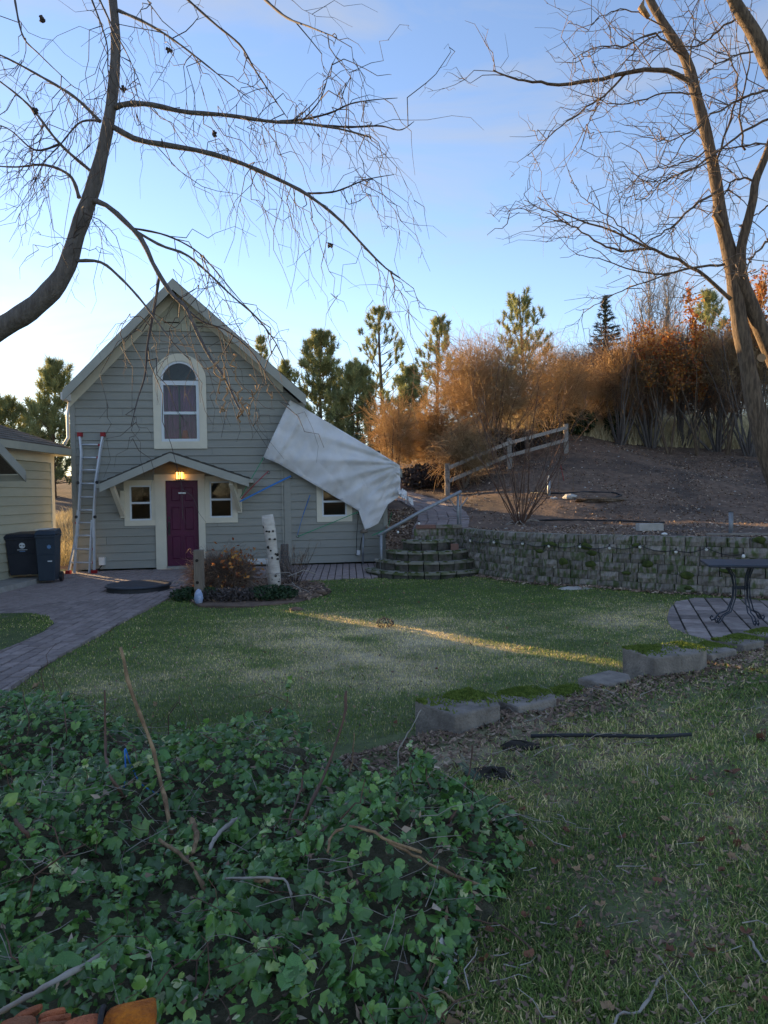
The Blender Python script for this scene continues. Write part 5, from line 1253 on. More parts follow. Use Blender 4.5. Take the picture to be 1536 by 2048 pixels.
# row of vase-shaped shrubs at the hilltop
for i, (px, Y, ty, hw_, lb_) in enumerate(((1240, 26.5, 690, 1.0, 'first vase-shaped bare shrub from the left along the hilltop'), (1302, 26.7, 672, 1.15, 'dark multi-stemmed shrub with thick base, second along the hilltop'), (1368, 27.2, 650, 1.15, 'third vase-shaped shrub along the hilltop with upper twigs coloured as if sunlit'), (1432, 26.2, 655, 1.1, 'fourth hilltop shrub, wide stems left of the big tree trunk'), (1500, 25.0, 640, 1.2, 'hilltop shrub directly behind the big tree trunk'), (1560, 25.5, 640, 1.3, 'hilltop shrub at the right edge of the photo'))):
    b = hb(px, Y); H = topH(b, ty); t = thing('hilltop_shrub', lb_, 'shrub', b, 0, 'row of bare shrubs along the hilltop')
    o, P = stems(t, 'stem', b, 13, H * .95, .5, .045, m_bark, 70 + i, curve=-.1, sides=5); tag(o, kind='stuff')
    side_twigs(t, 'twigs', P, 60, 1.0, .0075, m_bush2, 80 + i, lo=.35, upw=.55)
    tag(twig_mass(t, 'crown', b + np.array([0, 0, H * .68]), (hw_ * 1.4, hw_, H * .36), 1900, .6, .0075, m_bush, 90 + i, tintlo=.2), kind='stuff')  # brighter orange twig colour stands in for low sun on the upper crowns
# rusty-leaved saplings behind
def sapling(label, px, Y, ty, halfw, seed, nleaf, m_leaf=None):
    b = hb(px, Y); H = topH(b, ty); t = thing('sapling', label, 'tree', b, 0, 'rusty-leaved saplings at the hilltop'); r = np.random.default_rng(seed)
    o, P = stems(t, 'trunk', b, 4, H, .3, .03, m_bark2, seed, curve=-.1); tag(o, kind='stuff')
    o, C = side_twigs(t, 'twigs', P, 110, .85, .008, m_bush, seed + 1, lo=.58, upw=.5)
    tip = C.reshape(-1, 3); q = tip[r.integers(0, len(tip), nleaf)] + r.normal(0, .05, (nleaf, 3)); a = unit(r.normal(0, 1, (nleaf, 3))); c = unit(np.cross(a, r.normal(0, 1, (nleaf, 3)))); s = r.uniform(.035, .075, (nleaf, 1))
    V = np.stack([q - a * s, q + c * s * .6, q + a * s, q - c * s * .6], 1).reshape(-1, 3)
    tag(bulk('leaves', V, np.arange(4 * nleaf).reshape(-1, 4), m_leaf or m_autumn, t, tint=np.repeat(r.random(nleaf), 4)), kind='stuff')
for i, (px, Y, ty, hw_, nl, lb_) in enumerate(((1340, 25.6, 672, 1.2, 1500, 'rusty-leaved sapling below the pale bare tree'), (1395, 25.4, 650, 1.2, 2600, 'orange-leaved sapling in front of the golden-lit pine'), (1452, 25.2, 632, 1.2, 2600, 'rusty-leaved sapling just left of the big trunk'), (1528, 24.6, 595, 1.2, 2600, 'tall orange-leaved sapling at the right edge behind the trunk'), (1285, 31, 700, 1.0, 700, 'sparse rusty sapling right of the spruce top'))):
    sapling(lb_, px, Y, ty, hw_, 110 + i, nl)
for (x_, H_, W_, sd, lb_) in ((-14, 15, 4.4, 901, 'tall pine behind the viewer, right of its two tall neighbours'), (-18, 17, 4.4, 902, 'tallest pine behind the viewer'), (-22.5, 15, 4.2, 908, 'outermost left tall pine behind the viewer'), (-8.5, 5, 3.0, 903, 'low bushy pine behind the viewer beside the tall ones'), (-4.5, 4.5, 3.2, 904, 'broad low pine behind the viewer'), (.5, 4.5, 3.0, 905, 'rightmost low pine behind the viewer')):
    pine(lb_, (x_, -21, -.06), H_, W_, sd, m_=m_spruce, dens=1.1, lo=.02, shape=.6, per=16, tuft=.7, group='pines behind the viewer')  # darker needle colour stands in for shade on these unseen, window-reflected pines
def litter(name, label, x, y, zf, smin, smax, seed, m_=m_litter, lift=.01, thi=1.0):
    r = np.random.default_rng(seed); n = len(x); q = np.stack([x, y, zf(x, y) + lift], 1); a = unit(r.normal(0, 1, (n, 3)) * np.array([1, 1, .35])); nn = unit(np.array([0, 0, 1.0]) + r.normal(0, .45, (n, 3))); c = unit(np.cross(nn, a)); s = r.uniform(smin, smax, (n, 1)); w = r.uniform(.25, .7, (n, 1))
    V = np.stack([q - a * s, q + c * s * w, q + a * s + nn * s * .4, q - c * s * w], 1).reshape(-1, 3)
    return tag(bulk(name, V, np.arange(4 * n).reshape(-1, 4), m_, None, tint=np.repeat(r.random(n) * thi, 4)), label, kind='stuff')
# pale bare tree
b = hb(1322, 36); H = topH(b, 545); t = thing('bare_tree', 'pale slender bare tree with upswept twigs behind the saplings', 'tree', b)
o, P = stems(t, 'trunk', b, 5, H, .16, .09, m_stickg, 131, curve=.1); tag(o, kind='stuff'); o, C = side_twigs(t, 'limbs', P, 26, 3.0, .02, m_stickg, 132, lo=.3, upw=.55, outward=.8, k=6); side_twigs(t, 'twigs', C, 9, 1.0, .009, m_stickg, 133, lo=.2, upw=.5)
# pines hidden behind the house and off to the left on the hill: they throw the evening shade on the slope
# evergreen undergrowth
def leafy(label, c, ext, n, s, seed, m_=None, name='evergreen_shrub', cat='shrub', ns=10):
    r = np.random.default_rng(seed); c = np.asarray(c, float); t = thing(name, label, cat, c)
    q = c + unit(r.normal(0, 1, (n, 3))) * (r.random((n, 1)) ** .4) * np.array(ext) + np.array([0, 0, ext[2] * .8]); a = unit(r.normal(0, 1, (n, 3))); b_ = unit(np.cross(a, r.normal(0, 1, (n, 3)))); z = s * r.uniform(.6, 1.3, (n, 1))
    V = np.stack([q - a * z, q + b_ * z * .5, q + a * z, q - b_ * z * .5], 1).reshape(-1, 3); q_ = np.arange(4 * n).reshape(-1, 4)
    stems(t, 'stem', c, ns, ext[2] * 1.6, ext[0] / ext[2], .012, m_twig, seed + 2)[0]['kind'] = 'stuff'
    tag(bulk('leaves', V, q_, m_ or m_dark_green, t), kind='stuff'); return t
leafy('dark green leafy shrub at the left end of the hilltop row', hb(1228, 27.3), (.35, .4, .75), 1500, .08, 141)
leafy('dark evergreen undergrowth below the large orange bush', hb(1130, 27), (1.2, .7, .55), 2500, .09, 142)
leafy('dark undergrowth behind the fence at the foot of the large orange bush', hb(1010, 25.5), (1.6, .8, .5), 2600, .08, 143, m_twig)
leafy('dark tangle below the brown bush next to the tarp edge', hb(860, 24), (1.1, .8, .45), 2200, .08, 144, m_twig)
fw = twig_mass(None, 'far_wood', (14.5, 38.5, 6.2), (10, 2.5, 2.9), 11000, 1.0, .013, m_bush2, 148, lumps=50, shell=.33)
tag(fw, 'dim mass of leafless wood far behind the hilltop', kind='stuff')
leafy('dark undergrowth under the left side of the large orange bush', hb(930, 26.5), (1.6, .8, .7), 2600, .09, 146, m_twig)
# dry grass bank behind the shrubs
r = np.random.default_rng(150); n = 42000
x = r.uniform(5.0, 19, n); y = r.uniform(27.0, 36, n); zb = hill_z(x, y); L = r.uniform(.3, .75, n)
P0_ = np.stack([x, y, zb - .02], 1); d = unit(np.stack([r.normal(0, .3, n), r.normal(0, .3, n), np.ones(n)], 1)); w_ = np.stack([np.full(n, .024), r.normal(0, .006, n), np.zeros(n)], 1)
V = np.stack([P0_ - w_, P0_ + w_, P0_ + d * L[:, None] + np.array([0, 0, 0])], 1).reshape(-1, 3)
tag(bulk('dry_grass', V, np.arange(3 * n).reshape(-1, 3), m_drygrass, None, tint=np.repeat(r.random(n), 3)), 'pale dry grass bank behind the hilltop shrubs', kind='stuff')
# long grass and orange-lit bank seen through the gap between the buildings
n = 9000; x = r.uniform(-11, -7.2, n); y = r.uniform(17.2, 27, n); zb = hill_z(x, y); L = r.uniform(.15, .45, n)
P0_ = np.stack([x, y, zb - .02], 1); d = unit(np.stack([r.normal(0, .5, n), r.normal(0, .5, n), np.ones(n)], 1)); w_ = np.stack([np.full(n, .014), r.normal(0, .006, n), np.zeros(n)], 1)
V = np.stack([P0_ - w_, P0_ + w_, P0_ + d * L[:, None]], 1).reshape(-1, 3)
tag(bulk('dry_grass', V, np.arange(3 * n).reshape(-1, 3), m_drygrass, None, tint=np.repeat(r.random(n) * .8, 3)), 'dry grass on the bank between the two buildings', kind='stuff')
# leaf litter on the hill
r = np.random.default_rng(160); n = 52000
x = r.uniform(0.6, 13, n); y = r.uniform(10.3, 28, n); ok = y > np.interp(x, WX, WY) + .25; ok &= ~((x < 1.75) & (y < 23) & (x > .5) & (np.abs(x - np.interp(y, CL[:, 1], CL[:, 0])) < .62)); ok &= r.random(n) < np.clip(.45 + .6 * noise2(x, y, .8, 93) + .4 * noise2(x, y, 2.6, 94), .04, 1)
x, y = x[ok], y[ok]
n_ = 2200; bx = r.uniform(.05, .75, n_); by = r.uniform(14.8, 19, n_); litter('leaf_litter', 'dark leaves and debris on the bank left of the steps', bx, by, hill_z, .015, .06, 162)
litter('leaf_litter', 'brown fallen leaf litter over the terrace and hillside', x, y, hill_z, .012, .042, 161, thi=.95)
n_ = 210; bx = r.uniform(1.0, 12, n_); by = r.uniform(11, 27, n_); ok = (by > np.interp(bx, WX, WY) + .3) & (np.abs(bx - np.interp(by, CL[:, 1], CL[:, 0])) > .7); st_ = MB()
for x_, y_ in zip(bx[ok], by[ok]):
    q_ = r.uniform(.01, .035); st_.lathe((x_, y_, float(hill_z(x_, y_)) - .01), [(q_, 0), (q_ * r.uniform(.8, 1.1), q_ * .5), (q_ * .4, q_ * .9)], 6)
tag(build('pebbles', st_, m_palestone), 'small stones scattered over the brown hillside', kind='stuff')

# ------------------------------------------------------------------ bare multi-stem shrub on the terrace
b = hp(1040, 1048, 13); t = thing('multistem_shrub', 'bare many-stemmed shrub fanning up from the terrace edge', 'shrub', b)
o, P = stems(t, 'stem', b, 20, 2.7, .85, .017, m_stickd, 171, k=8, curve=-.35, sides=5); tag(o, kind='stuff')
o, C = side_twigs(t, 'twigs', P, 9, .75, .006, m_bush2, 172, lo=.2, upw=.6, outward=.7, k=5)
side_twigs(t, 'twigs', C, 2, .25, .004, m_bush2, 173, lo=.2, upw=.5)
for k in range(7):
    a = r.uniform(0, 6.28); 
    s_ = MB().tube(curves(b[None] + np.array([[0, 0, .04]]), unit(np.array([[math.cos(a), math.sin(a) - .6, .35]])), np.array([.45]), 5, droop=.4, wig=.2, seed=500 + k)[0], [.012, .011, .01, .008, .004], 5); build('fallen_stem', s_, m_stickg, t)

# ------------------------------------------------------------------ bed shrub beside the door
b = gp(478, 1182); b[2] = 0.0
t = thing('bed_shrub', 'low brown twiggy shrub with rusty orange leaves between post and birch log', 'shrub', b)
o, P = stems(t, 'stem', b + np.array([-.2, 0, 0]), 34, .72, 1.0, .010, m_twig, 181, curve=.2); tag(o, kind='stuff')
Cb = curves(np.repeat((b + np.array([0, .1, .15]))[None], 46, 0) + r.normal(0, 1, (46, 3)) * np.array([.5, .2, .1]), unit(r.normal(0, 1, (46, 3)) * np.array([1, .5, .35]) + np.array([0, -.1, .25])), r.uniform(.3, .8, 46), 6, droop=.5, wig=.3, seed=183); Vb, Qb = batch_tubes(Cb, taper(r.uniform(.004, .011, 46), 6, .4), 5); tag(bulk('fallen_stems', Vb, Qb, m_stickg, t), kind='stuff')
tag(twig_mass(t, 'crown', b + np.array([-.2, -.02, .30]), (.66, .48, .28), 4600, .3, .004, m_bush2, 182, lumps=18, droop=.3), kind='stuff')
n = 620; q = b + np.array([-.05, -.05, .40]) + r.normal(0, 1, (n, 3)) * np.array([.17, .25, .17]); a = unit(r.normal(0, 1, (n, 3))); c = unit(np.cross(a, r.normal(0, 1, (n, 3)))); s = r.uniform(.02, .045, (n, 1))
V = np.stack([q - a * s, q + c * s * .6, q + a * s, q - c * s * .6], 1).reshape(-1, 3); tag(bulk('leaves', V, np.arange(4 * n).reshape(-1, 4), m_autumn, t, tint=np.repeat(r.random(n), 4)), kind='stuff')
leafy('low dark green creeper spreading at the foot of the birch log', gp(545, 1200), (.42, .3, .13), 1500, .03, 184, name='ground_creeper', cat='plant')
leafy('low dark green creeper round the foot of the grey post', gp(388, 1203) + np.array([0, .12, 0]), (.42, .3, .12), 1200, .03, 185, name='ground_creeper', cat='plant')
leafy('dark low foliage spilling from the bed below the brown shrub', gp(465, 1203), (.55, .25, .12), 1500, .028, 186, m_twig, name='ground_creeper', cat='plant')
b = gp(590, 1170); t = thing('bare_shrublet', 'small grey leafless shrub right of the birch log', 'shrub', b); o, P = stems(t, 'stem', b, 18, .85, .7, .008, m_twig, 187, curve=.1); tag(o, kind='stuff'); side_twigs(t, 'twigs', P, 14, .3, .003, m_bush2, 188, lo=.2)
c = gp(566, 1160) + np.array([0, .1, 0]); tag(build('stump', MB().tube([c, c + np.array([.02, 0, .3]), c + np.array([.03, 0, .68])], [.1, .085, .075], 9), m_bark, None), 'old grey stump standing behind the birch log', 'stump')
n_ = 2600; r2 = np.random.default_rng(189); bx = r2.uniform(-4.2, -.7, n_); by = r2.uniform(10.9, 13.9, n_); ok = in_poly(np.stack([bx, by], 1), np.array([gp(*p)[:2] for p in ((346, 1192), (368, 1166), (430, 1154), (560, 1156), (640, 1166), (672, 1184), (606, 1212), (500, 1221), (395, 1218))])); litter('leaf_litter', 'brown leaves and twig litter over the bed by the door', bx[ok], by[ok], lambda a, b: 0 * a + .03, .012, .045, 190, thi=.8)
# soil of the bed
bedp = [gp(*p) for p in ((352, 1190), (372, 1168), (430, 1156), (560, 1158), (640, 1168), (662, 1185), (600, 1206), (500, 1216), (400, 1214))]
tag(build('flower_bed', MB().prism([(p[0], p[1], -.02) for p in bedp], (0, 0, .042)), m_soil), kind='structure')

# ------------------------------------------------------------------ overhanging tree at left
def px_curve(pts, Y0, Y1=None, n=None):
    k = len(pts); Y1 = Y0 if Y1 is None else Y1
    P = [at(p[0], p[1], Y0 + (Y1 - Y0) * i / (k - 1)) for i, p in enumerate(pts)]
    return spline(P, n or (k * 4))
LT = 4.6
tr = thing('overhanging_tree', 'grey bare tree leaning in from the left over the house with drooping twigs', 'tree', (-3.9, LT, 0))
trunk = px_curve([(-420, 1480), (-360, 1100), (-260, 860), (-120, 725), (0, 657), (75, 608), (128, 545), (158, 455), (188, 370), (214, 262), (228, 160), (231, 60), (222, -60), (236, -220), (225, -420)], LT, LT)
k_ = len(trunk); rad = np.interp(np.linspace(0, 1, k_), [0, .1, .3, .45, .6, .7, .85, 1], [.11, .096, .069, .055, .042, .033, .025, .015])
rad = rad * (1 + .05 * np.sin(np.arange(k_) * 1.7) + .04 * np.sin(np.arange(k_) * .63))
build('trunk', MB().tube(trunk, rad, 12), m_bark, tr, smooth=True)
BR = [
 ([(228, 215), (255, 208), (300, 209), (370, 224), (450, 230), (540, 243), (600, 246), (680, 258), (742, 275)], .024, 4.3),
 ([(560, 243), (610, 238), (660, 226), (700, 208), (745, 200), (795, 196)], .010, 4.2),
 ([(640, 251), (700, 254), (760, 252), (800, 260), (828, 243)], .010, 4.2),
 ([(600, 246), (640, 200), (660, 140), (683, 92)], .006, 4.1), ([(590, 240), (640, 190), (665, 125)], .005, 4.2),
 ([(225, 253), (270, 278), (330, 290), (400, 302), (470, 322), (530, 347), (590, 375), (630, 400), (680, 440), (730, 495), (770, 535), (800, 556)], .024, 4.2),
 ([(613, 387), (670, 383), (730, 360), (788, 349)], .009, 4.1),
 ([(180, 398), (215, 412), (255, 448), (285, 482), (310, 535), (345, 590), (370, 612), (392, 660), (420, 715), (445, 748), (470, 800), (486, 832)], .024, 4.0),
 ([(265, 458), (320, 490), (370, 508), (410, 540), (460, 588), (510, 632), (548, 680), (575, 735)], .013, 4.0),
 ([(262, 456), (330, 470), (390, 500), (430, 540), (480, 600), (530, 650)], .009, 4.1),
 ([(148, 522), (200, 524), (240, 555), (280, 598), (312, 640), (350, 690), (380, 720)], .014, 4.2),
 ([(318, 555), (308, 620), (295, 690), (290, 750), (275, 800), (262, 852)], .012, 4.0),
 ([(345, 592), (400, 640), (450, 660), (500, 700), (540, 760), (580, 812)], .009, 4.0),
 ([(200, 243), (150, 195), (80, 152), (0, 110), (-60, 90)], .016, 4.8),
 ([(158, 395), (140, 352), (90, 330), (30, 334), (-40, 330)], .016, 4.8),
 ([(185, 345), (120, 288), (60, 213), (0, 163), (-50, 130)], .014, 4.5), ([(120, 288), (70, 300), (20, 260), (-30, 240)], .010, 4.6),
 ([(150, 520), (148, 470), (170, 425)], .010, 4.5), ([(200, 242), (160, 245), (120, 290), (85, 330), (60, 395)], .009, 4.4),
 ([(234, 20), (290, 45), (340, 75), (390, 112), (450, 160), (498, 197)], .013, 4.0),
 ([(365, -10), (430, 48), (480, 90), (510, 140), (550, 200), (575, 236)], .011, 3.8),
 ([(520, -10), (570, 33), (620, 54), (672, 75)], .012, 3.3),
 ([(28, -10), (45, 70), (80, 110), (145, 172)], .009, 4.0), ([(180, -10), (212, 80), (216, 140), (222, 190)], .008, 4.1), ([(195, -10), (228, 60), (255, 110), (282, 172)], .008, 4.0), ([(290, -10), (305, 18)], .008, 3.9),
]
polys = []
kinds = ['branch'] * len(BR)
for i, (pts, r0, Y) in enumerate(BR):
    P = px_curve(pts, LT if i not in (3, 4) else 4.3, Y, 24); polys.append(P)
    rr_ = r0 * np.linspace(1, .22, 24) * (1 + .12 * np.sin(np.arange(24) * 2.1 + i)) * .8
    build('branch', MB().tube(P, rr_, 6), m_bark if r0 > .012 else m_twig, tr, smooth=True)
polys = np.array(polys)
o, C = side_twigs(tr, 'twigs', polys, 7, .55, .0032, m_twig, 201, lo=.15, upw=-.45, outward=.9, droop=.35, k=7, tint=False, wig=.55)
o, C2 = side_twigs(tr, 'twigs', C, 2, .28, .0021, m_twig, 202, lo=.2, upw=-.3, outward=.9, droop=.3, k=5, tint=False, wig=.5)
# pendulous strings of the weeping crown
o, C3 = side_twigs(tr, 'hanging_twigs', polys[[0, 5, 5, 13, 14, 15, 0, 16]], 7, .8, .003, m_twig, 203, lo=.2, upw=-1.3, outward=.6, droop=.3, k=9, tint=False, wig=.5)
side_twigs(tr, 'twigs', C3, 2, .22, .002, m_twig, 204, lo=.2, upw=-.3, outward=1, droop=.2, k=4, tint=False, wig=.4)
# knots and old nests of dead pods
for (px, py) in ((247, 178), (70, 222), (428, 268), (84, 38), (338, 100), (660, 490)):
    c = at(px, py, 4.3); mb = MB(); rs = np.random.default_rng(px)
    for k in range(9):
        d = unit(rs.normal(0, 1, 3)); mb.tube([c - d * .012, c + d * .008, c + d * .02], [.006, .008, .006], 5)
    build('dead_bud', mb, m_twig, tr)
# tan seed clusters
for (x0, y0, x1, y1) in ((448, 703, 420, 735), (432, 730, 440, 790), (452, 728, 448, 760), (468, 705, 466, 745), (470, 745, 485, 800), (478, 790, 482, 830), (455, 770, 448, 815), (450, 815, 446, 822), (485, 818, 478, 838), (505, 745, 512, 785), (515, 770, 502, 800), (535, 770, 545, 795), (480, 800, 496, 815), (495, 812, 500, 830)):
    a, b_ = at(x0, y0, 4.0), at(x1, y1, 4.0); rs = np.random.default_rng(x0 * 7 + y1); n = 6; P = a + (b_ - a) * np.linspace(0, 1, n)[:, None] + rs.normal(0, .01, (n, 3))
    build('seed_cluster', MB().tube(P, rs.uniform(.0022, .006, n), 6), m_pod, tr, smooth=True)

# ------------------------------------------------------------------ big tree at right
RTY = 12.0
tr = thing('forked_tree', 'tall forked bare tree at right with sunlit brown bark', 'tree', (at(1560, 1062, RTY)[0], RTY, WTOP))
tA = px_curve([(1590, 1075), (1552, 960), (1520, 860), (1497, 740), (1480, 650), (1472, 590), (1462, 520), (1442, 440), (1436, 390), (1420, 300), (1395, 200), (1372, 120), (1335, 60), (1300, 0), (1270, -80), (1250, -200)], RTY, RTY + .3)
k_ = len(tA); ra = np.interp(np.linspace(0, 1, k_), [0, .2, .35, .42, .55, .7, .85, 1], [.18, .13, .125, .115, .092, .085, .064, .04]) * (1 + .05 * np.sin(np.arange(k_) * 1.3))
build('trunk', MB().tube(tA, ra, 14), m_bark2, tr, smooth=True)
tB = px_curve([(1640, 920), (1575, 780), (1535, 690), (1502, 610), (1484, 560), (1482, 500), (1494, 450), (1506, 400), (1512, 360), (1536, 300), (1560, 220), (1600, 120)], RTY + .2, RTY - .3)
k_ = len(tB); rb = np.interp(np.linspace(0, 1, k_), [0, .3, .45, .6, 1], [.14, .115, .078, .066, .05])
build('trunk', MB().tube(tB, rb, 12), m_bark2, tr, smooth=True)
tC = px_curve([(2010, 1130), (1930, 860), (1840, 600), (1740, 400), (1640, 260), (1590, 200), (1545, 140), (1510, 70), (1470, 5), (1440, -60)], RTY - 2, RTY - 2.5)
build('trunk', MB().tube(tC, np.linspace(.2, .06, len(tC)), 10), m_bark2, tr, smooth=True)
RB = [
 ([(1382, 168), (1340, 142), (1280, 140), (1200, 158), (1120, 170), (1070, 165), (1030, 158), (985, 140)], .045), ([(1255, 145), (1210, 190), (1160, 225), (1110, 262), (1055, 312)], .02), ([(1200, 205), (1180, 240), (1165, 265)], .012),
 ([(1400, 190), (1330, 185), (1250, 210), (1190, 195), (1130, 175)], .016), ([(1372, 120), (1310, 70), (1250, 90), (1190, 95), (1145, 118)], .018), ([(1330, 60), (1280, 90), (1230, 150), (1200, 180)], .013), ([(1340, 60), (1260, 20), (1200, 35), (1170, 70)], .014),
 ([(1462, 598), (1425, 565), (1372, 527), (1300, 495), (1240, 468), (1160, 440), (1110, 420)], .036), ([(1305, 497), (1230, 500), (1170, 470), (1110, 430), (1045, 400)], .022), ([(1300, 494), (1250, 460), (1200, 420), (1160, 390), (1140, 350)], .013), ([(1250, 470), (1195, 440), (1120, 445), (1060, 425), (1010, 428)], .01),
 ([(1450, 530), (1385, 535), (1320, 548), (1260, 538), (1210, 522), (1150, 510)], .022), ([(1345, 545), (1290, 565), (1240, 582), (1185, 612), (1150, 622)], .014),
 ([(1438, 380), (1390, 410), (1345, 452), (1300, 480), (1270, 500)], .022), ([(1420, 300), (1360, 330), (1300, 340), (1250, 375)], .015), ([(1430, 320), (1350, 350), (1320, 360), (1262, 368)], .012), ([(1405, 250), (1340, 280), (1290, 275), (1240, 262)], .013),
 ([(1536, 180), (1480, 200), (1430, 225), (1370, 280), (1340, 330)], .022), ([(1560, 230), (1490, 262), (1440, 300), (1380, 340), (1330, 360), (1290, 400)], .022), ([(1560, 290), (1500, 290), (1440, 300), (1400, 330), (1350, 400)], .016), ([(1536, 100), (1470, 110), (1420, 140), (1390, 180)], .018), ([(1500, 20), (1440, 60), (1400, 90), (1330, 100), (1270, 160)], .02),
 ([(1512, 360), (1470, 360), (1440, 400), (1410, 440)], .02), ([(1490, 300), (1480, 220), (1500, 130), (1490, 60), (1480, -10)], .018), ([(1430, 330), (1460, 240), (1475, 160), (1440, 80), (1410, 0)], .02), ([(1395, 200), (1380, 120), (1390, 60), (1370, 0)], .016), ([(1536, 480), (1500, 520), (1490, 560)], .02), ([(1560, 400), (1510, 430), (1480, 470)], .018),
]
polys = []
for i, (pts, r0) in enumerate(RB):
    P = px_curve(pts, RTY, RTY + random.uniform(-1.0, .6), 20); polys.append(P)
    rs = np.random.default_rng(i); P = P + rs.normal(0, .012, P.shape)
    build('branch', MB().tube(P, r0 * np.linspace(1, .25, 20), 7), m_bark2, tr, smooth=True)
polys = np.array(polys)
o, C = side_twigs(tr, 'twigs', polys, 12, 1.15, .0085, m_twig2, 221, lo=.1, upw=.1, outward=1.0, droop=-.05, k=6, tint=False, wig=.5)
o, C2 = side_twigs(tr, 'twigs', C, 2, .45, .005, m_twig2, 222, lo=.2, upw=.15, outward=1.1, k=4, tint=False, wig=.5)
# branch stubs and broken wood
for (px, py, s) in ((1437, 432, .5), (1290, 18, .4)):
    c = at(px, py, RTY - .05); build('broken_stub', MB().tube([c + np.array([.06, 0, -.35 * s]), c + np.array([-.08, -.04, 0]), c + np.array([-.02, 0, .35 * s])], [.035, .055, .012], 8), m_stick, tr, smooth=True)
build('cut_end', MB().lathe((0, 0, 0), [(.07, 0), (.07, .02)], 12), m_pod, tr, local=True).matrix_local = ROOTM[tr].inverted() @ Matrix.Translation(at(1522, 716, RTY - .15).tolist()) @ Matrix.Rotation(math.pi / 2, 4, 'X')

# ------------------------------------------------------------------ ivy pile
IVC = np.array([(-3.6, 5.5), (-2.9, 5.55), (-2.2, 5.1), (-1.6, 4.7), (-1.0, 4.5), (-.75, 4.35), (-.35, 4.25), (-.1, 3.9), (.15, 3.7), (.42, 3.55), (.58, 3.3), (.56, 3.0), (.45, 2.7), (.30, 2.5), (.22, 2.25), (.12, 2.0), (.1, 1.7), (-3.6, 1.5)])
def edge_dist(P, poly):
    d = np.full(len(P), 1e9); n = len(poly)
    for i in range(n):
        a, b = poly[i], poly[(i + 1) % n]; e = b - a; t = np.clip(((P - a) @ e) / (e @ e), 0, 1); d = np.minimum(d, np.linalg.norm(P - (a + t[:, None] * e), axis=1))
    return d
def pile_h(x, y):
    P = np.stack([x, y], 1); ins = in_poly(P, IVC); d = edge_dist(P, IVC)
    h = .27 * ss(0, .5, d) * (.62 + .38 * np.sin(x * 3.1 + 1.0) * np.sin(y * 2.7 + .5)) + .06 * np.sin(x * 9 + np.sin(y * 4)) * np.sin(y * 8) + .035 * np.sin(x * 17 + 2) * np.sin(y * 15)
    for (cx, cy, hh, s) in ((-.62, 4.15, .24, .32), (-1.9, 4.6, .2, .4), (-2.6, 5.0, .2, .4), (-1.2, 3.6, .12, .35), (.3, 3.3, .12, .3), (-.2, 2.7, .12, .4), (-1.7, 2.9, .14, .5)): h = h + hh * np.exp(-((x - cx) ** 2 + (y - cy) ** 2) / s ** 2) * ss(0, .12, d)
    return np.where(ins, np.maximum(h, .02), 0), ins, d
LEAFS = []
def leaf_shape(seed):
    r = np.random.default_rng(seed); out = []
    lob = [(0, 0.0), (22, .62), (48, .58), (70, .84), (98, .70), (128, .82), (155, .76), (180, 1.0)] if seed % 3 else [(0, .0), (25, .5), (50, .62), (75, .66), (100, .68), (128, .74), (155, .9), (180, 1.12)]
    ang = []; rad_ = []
    for a, q in lob: ang.append(a); rad_.append(q * r.uniform(.88, 1.12))
    pts = [(-math.sin(math.radians(a)) * q, -math.cos(math.radians(a)) * q) for a, q in zip(ang, rad_)] + [(math.sin(math.radians(a)) * q, -math.cos(math.radians(a)) * q) for a, q in list(zip(ang, rad_))[-2:0:-1]]
    V = [(0, .12, .05)]
    for (x, y) in pts:
        z = -.32 * abs(x) ** 1.3 * r.uniform(.4, 1.5) - .12 * (y - .2) ** 2 + r.normal(0, .05); V.append((x, y, z))
    n = len(pts); return np.array(V), np.array([(0, i + 1, (i + 1) % n + 1) for i in range(n)])
SH = [leaf_shape(300 + i) for i in range(6)]
r = np.random.default_rng(230)
N = 20000
x = r.uniform(-3.5, .75, N * 2); y = 1.6 + 3.9 * r.random(N * 2) ** 1.25; h, ins, d = pile_h(x, y); x, y, h, d = x[ins], y[ins], h[ins], d[ins]; x, y, h, d = x[:N], y[:N], h[:N], d[:N]; N = len(x)
lay = 1 - r.random(N) ** 2.2 * .75
zz = lawn_z(x, y) + h * lay + .015
clump = np.sin(x * 7 + np.sin(y * 5)) * np.sin(y * 8 + 1.3) + r.normal(0, .5, N)
keep = (clump > -.85 + .35 * noise2(x, y, 2.2, 12))  & (np.hypot(x + .72, y - 1.8) > .17) & (np.hypot(x + .92, y - 1.8) > .15); x, y, zz, lay, clump = x[keep], y[keep], zz[keep], lay[keep], clump[keep]; N = len(x)
nrm = unit(np.stack([r.normal(0, .8, N), r.normal(-.4, .8, N), np.ones(N)], 1)); fwd = unit(np.cross(nrm, r.normal(0, 1, (N, 3)))); rgt = np.cross(fwd, nrm)
sz = .5 * (.022 + .058 * r.random(N) ** 1.5) * np.where(r.random(N) < .12, 1.4, 1)
dist = np.linalg.norm(np.stack([x, y, zz], 1) - CAM, axis=1); score = sz / dist * (lay > .9) * (zz > .05)
pxs, pys = proj(np.stack([x, y, zz], 1).mean(0)); 
Pq = np.stack([x, y, zz], 1) - CAM; w_ = Pq @ FW; sx = 768 + F * (Pq @ RT) / w_; sy = 1024 - F * (Pq @ UP) / w_
vis = (sx > -10) & (sx < 1546) & (sy < 2060); score = np.where(vis, score, 0)
score = np.where(np.minimum(np.hypot(x + .80, y - 1.88), np.hypot(x + 1.0, y - 1.8)) < .16, 0, score)
order = np.argsort(-score)[:300]; big = np.zeros(N, bool); big[order] = True
ivy = thing('ivy_pile', 'heap of cut green ivy and cranesbill leaves in the foreground', 'ivy', (-1.2, 3.3, 0))
meL = []
